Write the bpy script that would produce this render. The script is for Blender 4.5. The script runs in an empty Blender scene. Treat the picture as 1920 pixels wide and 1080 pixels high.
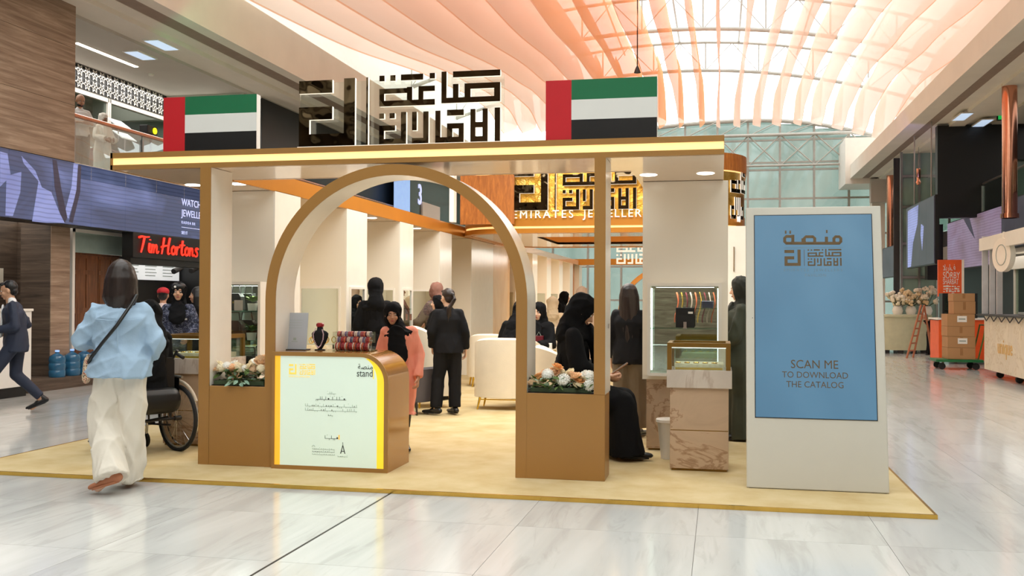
import bpy, bmesh, math, random
import numpy as np
from mathutils import Vector, Matrix, noise
PI = math.pi
D = math.radians
random.seed(7)
SC = bpy.context.scene
COL = SC.collection

# ------------------------------------------------------------------ camera
F = 1840.0
CH = 1.55
yaw, pit, rol = D(11.94), D(0.62), D(0.25)
FW = Vector((-math.sin(yaw) * math.cos(pit), math.cos(yaw) * math.cos(pit), math.sin(pit)))
_r = Vector((math.cos(yaw), math.sin(yaw), 0)); _u = _r.cross(FW)
RT = _r * math.cos(rol) + _u * math.sin(rol)
UP = -_r * math.sin(rol) + _u * math.cos(rol)
CP = Vector((0, 0, CH))
cam = bpy.data.cameras.new('camera'); cam.lens = F / 1920 * 36; cam.sensor_width = 36; cam.clip_end = 300
co = bpy.data.objects.new('camera', cam); COL.objects.link(co)
co.matrix_world = Matrix(((RT.x, UP.x, -FW.x, CP.x), (RT.y, UP.y, -FW.y, CP.y), (RT.z, UP.z, -FW.z, CP.z), (0, 0, 0, 1)))
SC.camera = co

def ray(px, py): return FW + RT * ((px - 960) / F) - UP * ((py - 540) / F)
def PY(px, py, Y): d = ray(px, py); return CP + d * (Y / d.y)     # measured points: pixel of the photo on a plane of the building
def PX(px, py, X): d = ray(px, py); return CP + d * (X / d.x)
def PZ(px, py, Z=0.03): d = ray(px, py); return CP + d * ((Z - CH) / d.z)

# ------------------------------------------------------------------ sky, lights, exposure
W = bpy.data.worlds.new('sky'); SC.world = W; W.use_nodes = True
W.node_tree.nodes['Background'].inputs[0].default_value = (1.0, 0.985, 0.965, 1)
W.node_tree.nodes['Background'].inputs[1].default_value = 3.35
SC.view_settings.view_transform = 'Standard'; SC.view_settings.look = 'None'
SC.view_settings.gamma = 1; SC.view_settings.use_curve_mapping = False
SC.view_settings.exposure = 0.0
SC.cycles.use_denoising = True
SC.cycles.max_bounces = 8; SC.cycles.transparent_max_bounces = 24
SC.cycles.sample_clamp_indirect = 6
SC.cycles.caustics_reflective = False; SC.cycles.caustics_refractive = False

def area(name, loc, size, power, col=(1, 1, 1), rot=(0, 0, 0)):
    l = bpy.data.lights.new(name, 'AREA'); l.shape = 'RECTANGLE'; l.size, l.size_y = size; l.energy = power; l.color = col
    o = bpy.data.objects.new(name, l); COL.objects.link(o); o.location = loc; o.rotation_euler = rot; return o
def spot(name, loc, tgt, power, col=(1, 1, 1), ang=60, r=.05, blend=.6):
    l = bpy.data.lights.new(name, 'SPOT'); l.energy = power; l.color = col; l.spot_size = D(ang); l.spot_blend = blend; l.shadow_soft_size = r
    o = bpy.data.objects.new(name, l); COL.objects.link(o); o.location = loc
    o.rotation_euler = (Vector(tgt) - Vector(loc)).to_track_quat('-Z', 'Y').to_euler(); return o
area('skylight_fill', (-2, 2, 9.6), (11, 16), 90, (1, .97, .93))  # unseen lamps below the roof glass, added to strengthen the skylight
area('skylight_fill', (-2, 14, 9.6), (11, 10), 100, (1, .97, .93))
area('gallery_light', (-12.3, 20, 6.3), (1.5, 20), 420, (1, .96, .9))
area('gallery_light', (9.5, 24, 6.3), (2.5, 26), 160, (1, .96, .9))
area('shop_light', (-12, 16, 2.9), (1.5, 10), 90, (1, .93, .84))
area('shop_light', (8, 24, 2.85), (1.5, 24), 160, (1, .95, .88))
area('hall_fill', (-2, -6, 9.0), (12, 8), 330, (1, .96, .9))  # unseen fill lamp added behind the camera to brighten the facade
area('pavilion_fill', (-2.6, 13.5, 4.6), (3.0, 5), 235, (1, .94, .85))  # unseen fill lamps added to brighten the pavilion interior
area('pavilion_fill', (-2.6, 27, 2.7), (3.0, 9), 240, (1, .94, .85))

# ------------------------------------------------------------------ helpers
def srgb(*c):
    if len(c) == 1: c = c[0]
    return tuple((x / 255 / 12.92) if x / 255 <= .04045 else ((x / 255 + .055) / 1.055) ** 2.4 for x in c) + (1,)

class NT:
    def __init__(s, name):
        s.m = bpy.data.materials.new(name); s.m.use_nodes = True; s.t = s.m.node_tree; s.n = s.t.nodes; s.l = s.t.links
        s.b = s.n['Principled BSDF']; s.out = s.n['Material Output']
    def add(s, k, **kw):
        n = s.n.new(k)
        for a, v in kw.items():
            if a.startswith('i_'):
                key = a[2:]; key = int(key) if key.isdigit() else key.replace('_', ' ')
                n.inputs[key].default_value = v
            else: setattr(n, a, v)
        return n
    def ln(s, a, b): s.l.new(a, b)
    def ramp(s, fac, stops, interp='LINEAR'):
        r = s.n.new('ShaderNodeValToRGB'); r.color_ramp.interpolation = interp
        while len(r.color_ramp.elements) < len(stops): r.color_ramp.elements.new(.5)
        for e, (p, c) in zip(r.color_ramp.elements, stops): e.position = p; e.color = c
        s.ln(fac, r.inputs[0]); return r.outputs[0]
    def coord(s, kind='Object', scale=(1, 1, 1), rot=(0, 0, 0), loc=(0, 0, 0)):
        c = s.n.new('ShaderNodeTexCoord'); mp = s.n.new('ShaderNodeMapping')
        mp.inputs['Scale'].default_value = scale; mp.inputs['Rotation'].default_value = rot; mp.inputs['Location'].default_value = loc
        s.ln(c.outputs[kind], mp.inputs[0]); return mp.outputs[0]
    def noise(s, vec, scale=5, detail=4, rough=.5, dist=0):
        n = s.add('ShaderNodeTexNoise', i_Scale=scale, i_Detail=detail, i_Roughness=rough, i_Distortion=dist); s.ln(vec, n.inputs['Vector']); return n.outputs[0]
    def bump(s, h, strength=.3, dist=.01):
        b = s.add('ShaderNodeBump', i_Strength=strength, i_Distance=dist); s.ln(h, b.inputs['Height']); s.ln(b.outputs[0], s.b.inputs['Normal'])
    def base(s, rough=.5, metal=0, coat=0, spec=.5):
        s.b.inputs['Roughness'].default_value = rough; s.b.inputs['Metallic'].default_value = metal
        s.b.inputs['Coat Weight'].default_value = coat; s.b.inputs['Specular IOR Level'].default_value = spec
        s.b.inputs['Coat Roughness'].default_value = .05

def mat(name, col, rough=.5, metal=0, coat=0, emit=0, var=.06, scale=6, bump=0, bscale=60, spec=.5, stretch=(1, 1, 1)):
    t = NT(name); t.base(rough, metal, coat, spec)
    c = srgb(col) if max(col) > 1.01 else tuple(col) + (1,)
    v = t.coord(scale=stretch)
    lo = tuple(max(0, x * (1 - var)) for x in c[:3]) + (1,); hi = tuple(min(1, x * (1 + var)) for x in c[:3]) + (1,)
    o = t.ramp(t.noise(v, scale, 3), [(.3, lo), (.7, hi)])
    t.ln(o, t.b.inputs['Base Color'])
    if emit: t.ln(o, t.b.inputs['Emission Color']); t.b.inputs['Emission Strength'].default_value = emit
    if bump: t.bump(t.noise(v, bscale, 3), bump)
    return t.m

def wood(name, dark, light, scale=1., axis=(1, 1, 12), rough=.55, coat=0, ramp=(.3, .7)):
    t = NT(name); t.base(rough, 0, coat)
    v = t.coord(scale=axis)
    n1 = t.noise(v, 1.2 * scale, 8, .65, .6)
    o = t.ramp(n1, [(ramp[0], srgb(dark)), (.5, srgb([(a + b) / 2 for a, b in zip(dark, light)])), (ramp[1], srgb(light))])
    t.ln(o, t.b.inputs['Base Color']); t.bump(n1, .15, .004); return t.m

def stone(name, base, vein, scale=2., rough=.3, rot=(0, 0, .6), stretch=(1, 1, 1)):
    t = NT(name); t.base(rough)
    v = t.coord(scale=stretch, rot=rot)
    n1 = t.noise(v, scale, 6, .6, 1.2)
    o = t.ramp(n1, [(.25, srgb([x * .93 for x in base])), (.47, srgb(base)), (.5, srgb(vein)), (.53, srgb(base)), (.8, srgb([min(255, x * 1.05) for x in base]))])
    t.ln(o, t.b.inputs['Base Color']); return t.m

def glass(name, tint=(.93, .97, .95), refl=.12, rough=.0):
    t = NT(name); t.n.remove(t.b)
    tr = t.add('ShaderNodeBsdfTransparent'); tr.inputs[0].default_value = tuple(tint) + (1,)
    gl = t.add('ShaderNodeBsdfGlossy'); gl.inputs['Roughness'].default_value = rough
    fr = t.add('ShaderNodeLayerWeight', i_Blend=.35); mx = t.add('ShaderNodeMixShader')
    ml = t.add('ShaderNodeMath', operation='MULTIPLY_ADD'); ml.inputs[1].default_value = .17; ml.inputs[2].default_value = refl * .5
    t.ln(fr.outputs['Fresnel'], ml.inputs[0]); t.ln(ml.outputs[0], mx.inputs[0]); t.ln(tr.outputs[0], mx.inputs[1]); t.ln(gl.outputs[0], mx.inputs[2])
    t.ln(mx.outputs[0], t.out.inputs[0]); return t.m

M = {}
def mirror(name, col, rough=.03, b=.02):
    t = NT(name); t.base(rough, 1); t.b.inputs['Base Color'].default_value = srgb(col)
    if b: t.bump(t.noise(t.coord(), 3, 2), b, .05)
    return t.m

ORG = {}
class MB:
    """collects simple solids, then builds them as one mesh object"""
    def __init__(s): s.v = []; s.f = []; s.mi = []; s.m = 0; s.X = None
    def _add(s, vs, fs):
        k = len(s.v)
        s.v += [(s.X @ Vector(p)) if s.X is not None else Vector(p) for p in vs]
        s.f += [tuple(i + k for i in f) for f in fs]; s.mi += [s.m] * len(fs); return s
    def box(s, x0, x1, y0, y1, z0, z1, c=0):
        if x1 < x0: x0, x1 = x1, x0
        if y1 < y0: y0, y1 = y1, y0
        if z1 < z0: z0, z1 = z1, z0
        return s._add([(x0, y0, z0), (x1, y0, z0), (x1, y1, z0), (x0, y1, z0), (x0, y0, z1), (x1, y0, z1), (x1, y1, z1), (x0, y1, z1)],
                      [(3, 2, 1, 0), (4, 5, 6, 7), (0, 1, 5, 4), (1, 2, 6, 5), (2, 3, 7, 6), (3, 0, 4, 7)])
    def prism(s, pts, axis, a, b):
        """polygon pts (2-D, counter-clockwise) extruded along axis from a to b"""
        n = len(pts)
        def p3(p, t): return {'x': (t, p[0], p[1]), 'y': (p[0], t, p[1]), 'z': (p[0], p[1], t)}[axis]
        vs = [p3(p, a) for p in pts] + [p3(p, b) for p in pts]
        fs = [tuple(range(n)), tuple(range(2 * n - 1, n - 1, -1))] + [((i + 1) % n, i, i + n, (i + 1) % n + n) for i in range(n)]
        return s._add(vs, fs)
    def ring(s, c, r, ax, n, ang=0, rr=None):
        ax = Vector(ax).normalized(); h = Vector((0, 0, 1)) if abs(ax.z) < .9 else Vector((1, 0, 0))
        u = ax.cross(h).normalized(); w = ax.cross(u); c = Vector(c); rr = rr or r
        return [c + u * (r * math.cos(2 * PI * i / n + ang)) + w * (rr * math.sin(2 * PI * i / n + ang)) for i in range(n)]
    def loft(s, rings, cap=True, closed=False):
        n = len(rings[0]); k = len(rings); vs = [p for r in rings for p in r]; fs = []
        for j in range(k if closed else k - 1):
            a = j * n; b = ((j + 1) % k) * n
            for i in range(n): fs.append((a + i, a + (i + 1) % n, b + (i + 1) % n, b + i))
        if cap and not closed: fs += [tuple(range(n - 1, -1, -1)), tuple((k - 1) * n + i for i in range(n))]
        return s._add(vs, fs)
    def cyl(s, p0, p1, r0, r1=None, n=14, cap=True):
        p0 = Vector(p0); p1 = Vector(p1); r1 = r0 if r1 is None else r1; a = p1 - p0
        return s.loft([s.ring(p0, r0, a, n), s.ring(p1, r1, a, n)], cap)
    def tube(s, pts, r, n=8, closed=False):
        pts = [Vector(p) for p in pts]; rs = []; m = len(pts); h = None
        for i, p in enumerate(pts):
            a = (pts[(i + 1) % m] - pts[i - 1]) if closed else (pts[min(i + 1, m - 1)] - pts[max(i - 1, 0)])
            a.normalize()
            if h is None: h = Vector((0, 0, 1)) if abs(a.z) < .9 else Vector((1, 0, 0)); u = a.cross(h).normalized()
            else: u = (u - a * u.dot(a)).normalized()
            w = a.cross(u); q = r[i] if isinstance(r, (list, tuple)) else r
            rs.append([p + u * (q * math.cos(2 * PI * k / n)) + w * (q * math.sin(2 * PI * k / n)) for k in range(n)])
        return s.loft(rs, True, closed)
    def lathe(s, prof, c=(0, 0, 0), n=24, sx=1, sy=1):
        c = Vector(c)
        return s.loft([[c + Vector((r * sx * math.cos(2 * PI * i / n), r * sy * math.sin(2 * PI * i / n), z)) for i in range(n)] for r, z in prof])
    def ell(s, c, r, n=14, m=9, R=None):
        c = Vector(c); r = Vector(r) if hasattr(r, '__len__') else Vector((r, r, r)); rings = []
        for j in range(m):
            t = PI * (j + .02 if j == 0 else (j - .02 if j == m - 1 else j)) / (m - 1)
            rings.append([Vector((r.x * math.sin(t) * math.cos(2 * PI * i / n), r.y * math.sin(t) * math.sin(2 * PI * i / n), -r.z * math.cos(t))) for i in range(n)])
        if R is not None: rings = [[R @ p for p in q] for q in rings]
        return s.loft([[c + p for p in q] for q in rings])
    def cap2(s, p0, p1, r0, r1, n=12, f0=1., side=None, round0=True, round1=True):
        """tapered limb, ends rounded or cut square; f0 flattens it across 'side'"""
        p0 = Vector(p0); p1 = Vector(p1); a = p1 - p0; L = a.length or 1e-4; a.normalize()
        if side is None: side = Vector((1, 0, 0)) if abs(a.x) < .9 else Vector((0, 0, 1))
        u = (Vector(side) - a * a.dot(Vector(side))).normalized(); w = a.cross(u)
        def rg(c, r): return [c + u * (r * math.cos(2 * PI * i / n)) + w * (r * f0 * math.sin(2 * PI * i / n)) for i in range(n)]
        rs = []
        if round0: rs += [rg(p0 - a * r0 * math.cos(t), max(r0 * math.sin(t), 1e-4)) for t in (.03, .5, 1.0)]
        rs += [rg(p0, r0), rg(p1, r1)]
        if round1: rs += [rg(p1 + a * r1 * math.cos(t), max(r1 * math.sin(t), 1e-4)) for t in (1.0, .5, .03)]
        return s.loft(rs)
    def mesh(s, name='m', shift=None):
        me = bpy.data.meshes.new(name)
        me.from_pydata([tuple(p - shift) if shift else tuple(p) for p in s.v], [], s.f); me.update(); return me
    def build(s, name, m, parent=None, smooth=False, bevel=0, at=None, label=None):
        sh = None
        if parent is not None: sh = ORG.get(parent.name)
        elif at is not None: sh = Vector(at)
        me = s.mesh(name, sh)
        ms = m if isinstance(m, (list, tuple)) else [m]
        for q in ms: me.materials.append(M[q] if isinstance(q, str) else q)
        if len(ms) > 1: me.polygons.foreach_set('material_index', s.mi)
        bm = bmesh.new(); bm.from_mesh(me); bmesh.ops.recalc_face_normals(bm, faces=bm.faces)
        if bevel:
            bmesh.ops.remove_doubles(bm, verts=bm.verts, dist=1e-5)
            es = [e for e in bm.edges if len(e.link_faces) == 2 and e.calc_face_angle(0) > .5]
            bmesh.ops.bevel(bm, geom=es, offset=bevel, segments=2 if bevel > .004 else 1, profile=.6, affect='EDGES', clamp_overlap=True)
        bm.to_mesh(me); bm.free()
        if smooth:
            me.polygons.foreach_set('use_smooth', [True] * len(me.polygons)); me.set_sharp_from_angle(angle=D(40 if smooth is True else smooth))
        o = bpy.data.objects.new(name, me); COL.objects.link(o)
        if parent is not None: o.parent = parent; ORG[o.name] = sh
        elif at is not None: o.location = at; ORG[o.name] = Vector(at)
        if label: o['label'] = label
        return o

def tag(o, label, cat, group=None):
    o['label'] = label; o['category'] = cat
    if group: o['group'] = group
    return o
def thing(name, label, cat, loc=(0, 0, 0), rz=None, group=None):
    """an Empty at the thing's base. rz None: children are given in world coordinates; else in the thing's own"""
    o = bpy.data.objects.new(name, None); COL.objects.link(o); o.location = loc; o.empty_display_size = .1
    if rz is None: ORG[o.name] = Vector(loc)
    else: o.rotation_euler = (0, 0, rz)
    return tag(o, label, cat, group)
def struct(name, loc=(0, 0, 0)):
    o = bpy.data.objects.new(name, None); COL.objects.link(o); o.location = loc; o['kind'] = 'structure'; o.empty_display_size = .1; ORG[o.name] = Vector(loc); return o
def st(o): o['kind'] = 'structure'; return o
def bx(name, m, x0, x1, y0, y1, z0, z1, parent=None, bevel=0, label=None):
    return MB().box(x0, x1, y0, y1, z0, z1).build(name, m, parent, bevel=bevel, label=label)
def inst(o, loc=None, parent=None, rz=None, scale=None):
    c = o.copy(); COL.objects.link(c)
    if parent is not None: c.parent = parent
    if loc is not None: c.location = loc
    if rz is not None: c.rotation_euler = (0, 0, rz)
    if scale is not None: c.scale = scale
    if o.name in ORG: ORG[c.name] = ORG[o.name]
    return c
def dup(root, loc, rz=None, label=None, group=None):
    r = root.copy(); COL.objects.link(r); r.location = loc
    if rz is not None: r.rotation_euler = (0, 0, rz)
    if label: r['label'] = label
    if group: r['group'] = group
    for ch in list(root.children):
        c = ch.copy(); COL.objects.link(c); c.parent = r
        for g in ch.children: d = g.copy(); COL.objects.link(d); d.parent = c
    return r
def text(name, body, m, parent, origin, right, up, size, ext=.004, font=None, align='LEFT', space=1.0, bold=0, sx=1., split=False):
    """lettering as a mesh: origin = start of the baseline"""
    cu = bpy.data.curves.new(name, 'FONT'); cu.body = body; cu.size = size; cu.extrude = ext; cu.align_x = align; cu.space_character = space; cu.offset = bold
    cu.resolution_u = 3
    if font: cu.font = font
    o = bpy.data.objects.new(name, cu); COL.objects.link(o)
    me = bpy.data.meshes.new_from_object(o.evaluated_get(bpy.context.evaluated_depsgraph_get())); bpy.data.objects.remove(o); bpy.data.curves.remove(cu)
    R = Vector(right).normalized() ; U = Vector(up).normalized(); N = R.cross(U)
    org = Vector(origin) - (ORG.get(parent.name, Vector((0, 0, 0))) if parent is not None else Vector((0, 0, 0)))
    TM = (Matrix.Translation(org) @ Matrix(((R.x, U.x, N.x, 0), (R.y, U.y, N.y, 0), (R.z, U.z, N.z, 0), (0, 0, 0, 1))) @ Matrix.Diagonal((sx, 1, 1, 1)))
    if split:
        bm = bmesh.new(); bm.from_mesh(me); bm.verts.ensure_lookup_table(); seen = set(); isl = []
        for v in bm.verts:
            if v.index in seen: continue
            st_, comp = [v], set()
            while st_:
                q = st_.pop()
                if q.index in comp: continue
                comp.add(q.index); st_ += [e.other_vert(q) for e in q.link_edges]
            seen |= comp; xs_ = [bm.verts[i].co.x for i in comp]; isl.append([min(xs_), max(xs_), comp])
        isl.sort(key=lambda k: k[0]); grp = []
        for a, c, comp in isl:
            if grp and a < grp[-1][1] - .15 * (c - a): grp[-1][1] = max(c, grp[-1][1]); grp[-1][2] |= comp
            else: grp.append([a, c, set(comp)])
        for a, c, comp in grp:
            ids = sorted(comp); mp_ = {k: i for i, k in enumerate(ids)}
            m3 = bpy.data.meshes.new('letter'); m3.from_pydata([tuple(TM @ bm.verts[k].co) for k in ids], [], [[mp_[v.index] for v in f.verts] for f in bm.faces if f.verts[0].index in comp])
            m3.materials.append(M[m]); m3.update(); ob = bpy.data.objects.new('letter', m3); COL.objects.link(ob); ob.parent = parent
        bm.free(); return None
    me.transform(TM)
    me.materials.clear(); me.materials.append(M[m]); me.name = name
    ob = bpy.data.objects.new(name, me); COL.objects.link(ob)
    if parent is not None: ob.parent = parent
    return ob
# ------------------------------------------------------------------ materials
def floor_marble():
    t = NT('marble'); t.base(.13, 0, .0, .5)
    oi = t.add('ShaderNodeObjectInfo'); tc = t.add('ShaderNodeTexCoord'); vm = t.add('ShaderNodeVectorMath', operation='MULTIPLY_ADD')
    t.ln(oi.outputs['Random'], vm.inputs[0]); vm.inputs[1].default_value = (3, .3, 1); t.ln(tc.outputs['Object'], vm.inputs[2])
    mp = t.add('ShaderNodeMapping'); mp.inputs['Rotation'].default_value = (0, 0, .1); mp.inputs['Scale'].default_value = (1, .13, 1)
    t.ln(vm.outputs[0], mp.inputs[0])
    a = t.ramp(t.noise(mp.outputs[0], 2.6, 4, .55, .6), [(.30, srgb(178, 178, 174)), (.45, srgb(194, 194, 190)), (.62, srgb(205, 205, 201)), (.8, srgb(195, 195, 190))])
    b = t.ramp(t.noise(mp.outputs[0], 7, 5, .6, 1.2), [(.36, (.62, .61, .58, 1)), (.46, (1, 1, 1, 1))])
    mx = t.add('ShaderNodeMix', data_type='RGBA', blend_type='MULTIPLY'); mx.inputs[0].default_value = .28
    t.ln(a, mx.inputs[6]); t.ln(b, mx.inputs[7]); t.ln(mx.outputs[2], t.b.inputs['Base Color']); return t.m
M['marble'] = floor_marble()
M['joint'] = mat('joint', (150, 146, 138), .6)
M['black'] = mat('black', (18, 18, 19), .4)
M['dark'] = mat('dark', (38, 36, 36), .5)
M['charcoal'] = mat('charcoal', (62, 60, 62), .7)
M['white'] = mat('white', (240, 236, 228), .5, var=.02)
M['gloss_white'] = mat('gloss_white', (243, 237, 226), .18, var=.02)
M['warm_white'] = mat('warm_white', (246, 238, 222), .3, var=.02)
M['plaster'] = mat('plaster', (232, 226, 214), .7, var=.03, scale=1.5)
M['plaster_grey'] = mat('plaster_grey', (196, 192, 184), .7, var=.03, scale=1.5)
M['slot'] = mat('slot', (150, 132, 118), .8)
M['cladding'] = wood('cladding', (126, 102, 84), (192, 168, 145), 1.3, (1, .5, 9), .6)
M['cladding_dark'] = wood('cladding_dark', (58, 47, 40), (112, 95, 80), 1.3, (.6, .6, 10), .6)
M['door_wood'] = wood('door_wood', (78, 44, 24), (134, 82, 46), 2., (12, 12, 1), .4)
M['laminate'] = mat('laminate', (166, 122, 66), .33, .12, var=.035, scale=1.2, spec=.5)
M['laminate_side'] = mat('laminate_side', (150, 106, 56), .25, .1, var=.03, scale=1.2)
M['orange_gold'] = mat('orange_gold', (206, 136, 50), .28, .35, var=.06, scale=1.5)
M['gold'] = mat('gold', (232, 190, 96), .22, 1, var=.1, scale=4)
M['bright_gold'] = mat('bright_gold', (244, 204, 92), .3, .8)
M['copper'] = mat('copper', (226, 160, 132), .14, 1)
M['steel'] = mat('steel', (160, 160, 158), .3, .8)
M['chrome'] = mat('chrome', (215, 215, 215), .12, 1)
M['dark_mirror'] = mirror('dark_mirror', (112, 98, 76), .04, .25)
M['mirror'] = mirror('mirror', (214, 222, 214), .01, 0)
M['truss'] = mat('truss', (176, 172, 164), .5, .1)
M['glow_warm'] = mat('glow_warm', (255, 212, 140), .4, emit=1.1, var=.02)
M['glow_white'] = mat('glow_white', (255, 246, 230), .4, emit=6, var=0)
M['edge_white'] = mat('edge_white', (255, 248, 236), .4, emit=.35, var=0)
M['lightbox'] = mat('lightbox', (206, 222, 208), .5, emit=.42, var=.015, scale=1)
M['lb_orange'] = mat('lb_orange', (240, 184, 52), .4, emit=.5, var=.06)
M['lb_yellow'] = mat('lb_yellow', (240, 212, 50), .4, emit=.5, var=.04)
M['ink'] = mat('ink', (64, 66, 62), .6)
M['ink_soft'] = mat('ink_soft', (150, 160, 150), .6)
M['ink_gold'] = mat('ink_gold', (236, 200, 92), .6, emit=.55)
M['red_sign'] = mat('red_sign', (255, 52, 34), .4, emit=1.1, var=0)
M['flag_red'] = mat('flag_red', (190, 10, 26), .5, var=.02)
M['flag_green'] = mat('flag_green', (0, 104, 62), .5, var=.02)
M['flag_white'] = mat('flag_white', (222, 222, 218), .5, var=.01)
M['flag_black'] = mat('flag_black', (16, 16, 18), .4, var=.02)
M['pane'] = glass('pane')
M['pane_green'] = glass('pane_green', (.80, .90, .85), .25)
M['case_glass'] = glass('case_glass', (.94, .98, .96), .12)
M['sky_pane'] = glass('sky_pane', (.90, .92, .92), .06)
M['brass_dark'] = mat('brass_dark', (140, 104, 44), .35, .6)

def green_glass():
    t = NT('exterior_glass'); t.n.remove(t.b)
    v = t.coord(scale=(1, 1, .35)); c = t.ramp(t.noise(v, .5, 4, .55, .4), [(.3, (.29, .35, .325, 1)), (.5, (.34, .40, .375, 1)), (.7, (.38, .44, .415, 1))])
    tr = t.add('ShaderNodeBsdfTransparent'); t.ln(c, tr.inputs[0])
    gl = t.add('ShaderNodeBsdfGlossy', i_Roughness=.05); mx = t.add('ShaderNodeMixShader', i_0=.1)
    t.ln(tr.outputs[0], mx.inputs[1]); t.ln(gl.outputs[0], mx.inputs[2]); t.ln(mx.outputs[0], t.out.inputs[0]); return t.m
M['exterior_glass'] = green_glass()

def chiffon(name, c1, alpha):
    t = NT(name); t.n.remove(t.b)
    col = srgb(c1); df = t.add('ShaderNodeBsdfDiffuse'); tl = t.add('ShaderNodeBsdfTranslucent'); tr = t.add('ShaderNodeBsdfTransparent')
    df.inputs[0].default_value = col; tl.inputs[0].default_value = col; tr.inputs[0].default_value = (1, .96, .93, 1)
    a = t.add('ShaderNodeMixShader', i_0=.55); b = t.add('ShaderNodeMixShader', i_0=alpha)
    t.ln(df.outputs[0], a.inputs[1]); t.ln(tl.outputs[0], a.inputs[2]); t.ln(tr.outputs[0], b.inputs[1]); t.ln(a.outputs[0], b.inputs[2]); t.ln(b.outputs[0], t.out.inputs[0])
    return t.m
M['chiffon_peach'] = chiffon('chiffon_peach', (252, 226, 210), .9)
M['chiffon_orange'] = chiffon('chiffon_orange', (252, 198, 152), .86)
M['chiffon_blush'] = chiffon('chiffon_blush', (252, 236, 226), .93)

def carpet():
    t = NT('carpet'); t.base(.95, 0, 0, .1)
    v = t.coord(); a = t.ramp(t.noise(v, 2.2, 5, .6), [(.3, srgb(188, 163, 116)), (.5, srgb(199, 178, 134)), (.72, srgb(209, 190, 150))])
    t.ln(a, t.b.inputs['Base Color']); t.bump(t.noise(v, 220, 2), .4, .004); return t.m
M['carpet'] = carpet()

def led(name, cols, wave=True, strength=.8, sc=(1, .5, 1.2), lines=9.):
    t = NT(name); t.base(.35)
    v = t.coord(scale=sc); n = t.noise(v, .8, 3, .5, .8)
    c = t.ramp(n, [(.25 + .5 * i / (len(cols) - 1), srgb(x)) for i, x in enumerate(cols)])
    if wave:
        v2 = t.coord(scale=(1, 1, 1)); w = t.add('ShaderNodeTexWave', i_Scale=lines / 6.28 * 3, i_Distortion=1.2, i_Detail=1.); w.bands_direction = 'Z'; w.inputs['Detail Scale'].default_value = .6
        t.ln(v2, w.inputs['Vector']); r = t.ramp(w.outputs[0], [(.0, (.62, .62, .62, 1)), (.35, (1, 1, 1, 1))])
        mx = t.add('ShaderNodeMix', data_type='RGBA', blend_type='MULTIPLY'); mx.inputs[0].default_value = .8; t.ln(c, mx.inputs[6]); t.ln(r, mx.inputs[7]); c = mx.outputs[2]
    t.ln(c, t.b.inputs['Emission Color']); t.b.inputs['Emission Strength'].default_value = strength; t.b.inputs['Base Color'].default_value = (.02, .02, .03, 1); return t.m
M['led_blue'] = led('led_blue', [(62, 72, 100), (80, 92, 128), (82, 90, 122), (104, 116, 160), (138, 150, 206)], strength=.8)
M['led_mauve'] = led('led_mauve', [(120, 96, 100), (150, 128, 150), (160, 148, 172)], strength=.85)
M['led_grey'] = led('led_grey', [(46, 44, 52), (66, 63, 72), (80, 78, 88)], wave=False, strength=.6)
M['kiosk_screen'] = led('kiosk_screen', [(70, 112, 140), (90, 138, 166), (110, 156, 182)], wave=False, strength=.82, sc=(.7, .7, .7))
M['kiosk_body'] = mat('kiosk_body', (204, 200, 188), .35, var=.01)

def foil():
    t = NT('gold_foil'); t.base(.3, .85)
    v = t.coord(); a = t.noise(v, 1.6, 6, .65, 1.5)
    c = t.ramp(a, [(.3, srgb(150, 98, 30)), (.48, srgb(222, 168, 70)), (.62, srgb(244, 208, 120)), (.75, srgb(196, 138, 50))])
    t.ln(c, t.b.inputs['Base Color']); t.bump(a, .5, .06); return t.m
M['gold_foil'] = foil()
M['rust_panel'] = wood('rust_panel', (150, 84, 34), (206, 128, 56), 3, (6, 6, 1), .35)
M['soffit'] = mat('soffit', (228, 204, 182), .09, 0, var=.01, spec=1.0)
M['beige_panel'] = mat('beige_panel', (242, 234, 219), .16, var=.015, scale=.8)
M['ped_marble'] = stone('ped_marble', (196, 168, 140), (158, 124, 94), 1.6, .3, (0, .5, .3), (1, 1, 1.8))
M['ped_top'] = stone('ped_top', (206, 194, 182), (186, 170, 156), 1.2, .25)

# ------------------------------------------------------------------ the setting: floor
XS = -2.55
fl = struct('floor')
bx('base_slab', 'joint', -16, 13, -14, 47, -.3, -.012, fl)
TW = 1.2
def slab(nm, w, d):
    b = MB(); b.box(-w / 2 + .0015, w / 2 - .0015, -d / 2 + .0015, d / 2 - .0015, -.03, 0); return b
PXL, PXR, PYF, PYB = -6.63, 1.514, 7.43, 40.0
first = None; ys0 = 5.37
for iy in range(-1, 16):
    for ix in range(-8, 9):
        x0 = XS + ix * TW; y0 = ys0 + iy * TW
        if x0 > PXL + .3 and x0 + TW < PXR - .3 and y0 > PYF + .3: continue
        if x0 + TW < -11.5 or x0 > 7.3 or abs(x0 + TW / 2 + y0 * .2) > 1.2 + .62 * y0 + .8: continue
        c = Vector((x0 + TW / 2, y0 + TW / 2, 0))
        if first is None: first = slab('floor_tile', TW, TW).build('floor_tile', 'marble', fl); first.location = c
        else: inst(first, c, fl)
far = MB()
for iy in range(16, 34):
    for ix in range(-8, 9):
        x0 = XS + ix * TW; y0 = ys0 + iy * TW
        if x0 > PXL and x0 + TW < PXR: continue
        far.box(x0 + .002, x0 + TW - .002, y0 + .002, y0 + TW - .002, -.03, 0)
for iy in range(0, 14):
    for ix in range(-10, 12):
        x0 = XS + ix * TW; y0 = ys0 - TW - (iy + 1) * TW
        far.box(x0 + .002, x0 + TW - .002, y0 + .002, y0 + TW - .002, -.03, 0)
o = far.build('paving', 'marble', fl); o['kind'] = 'stuff'
o = bx('trim_1', 'black', XS - .008, XS + .008, 2, PYF, -.002, .0012); st(o)

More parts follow.
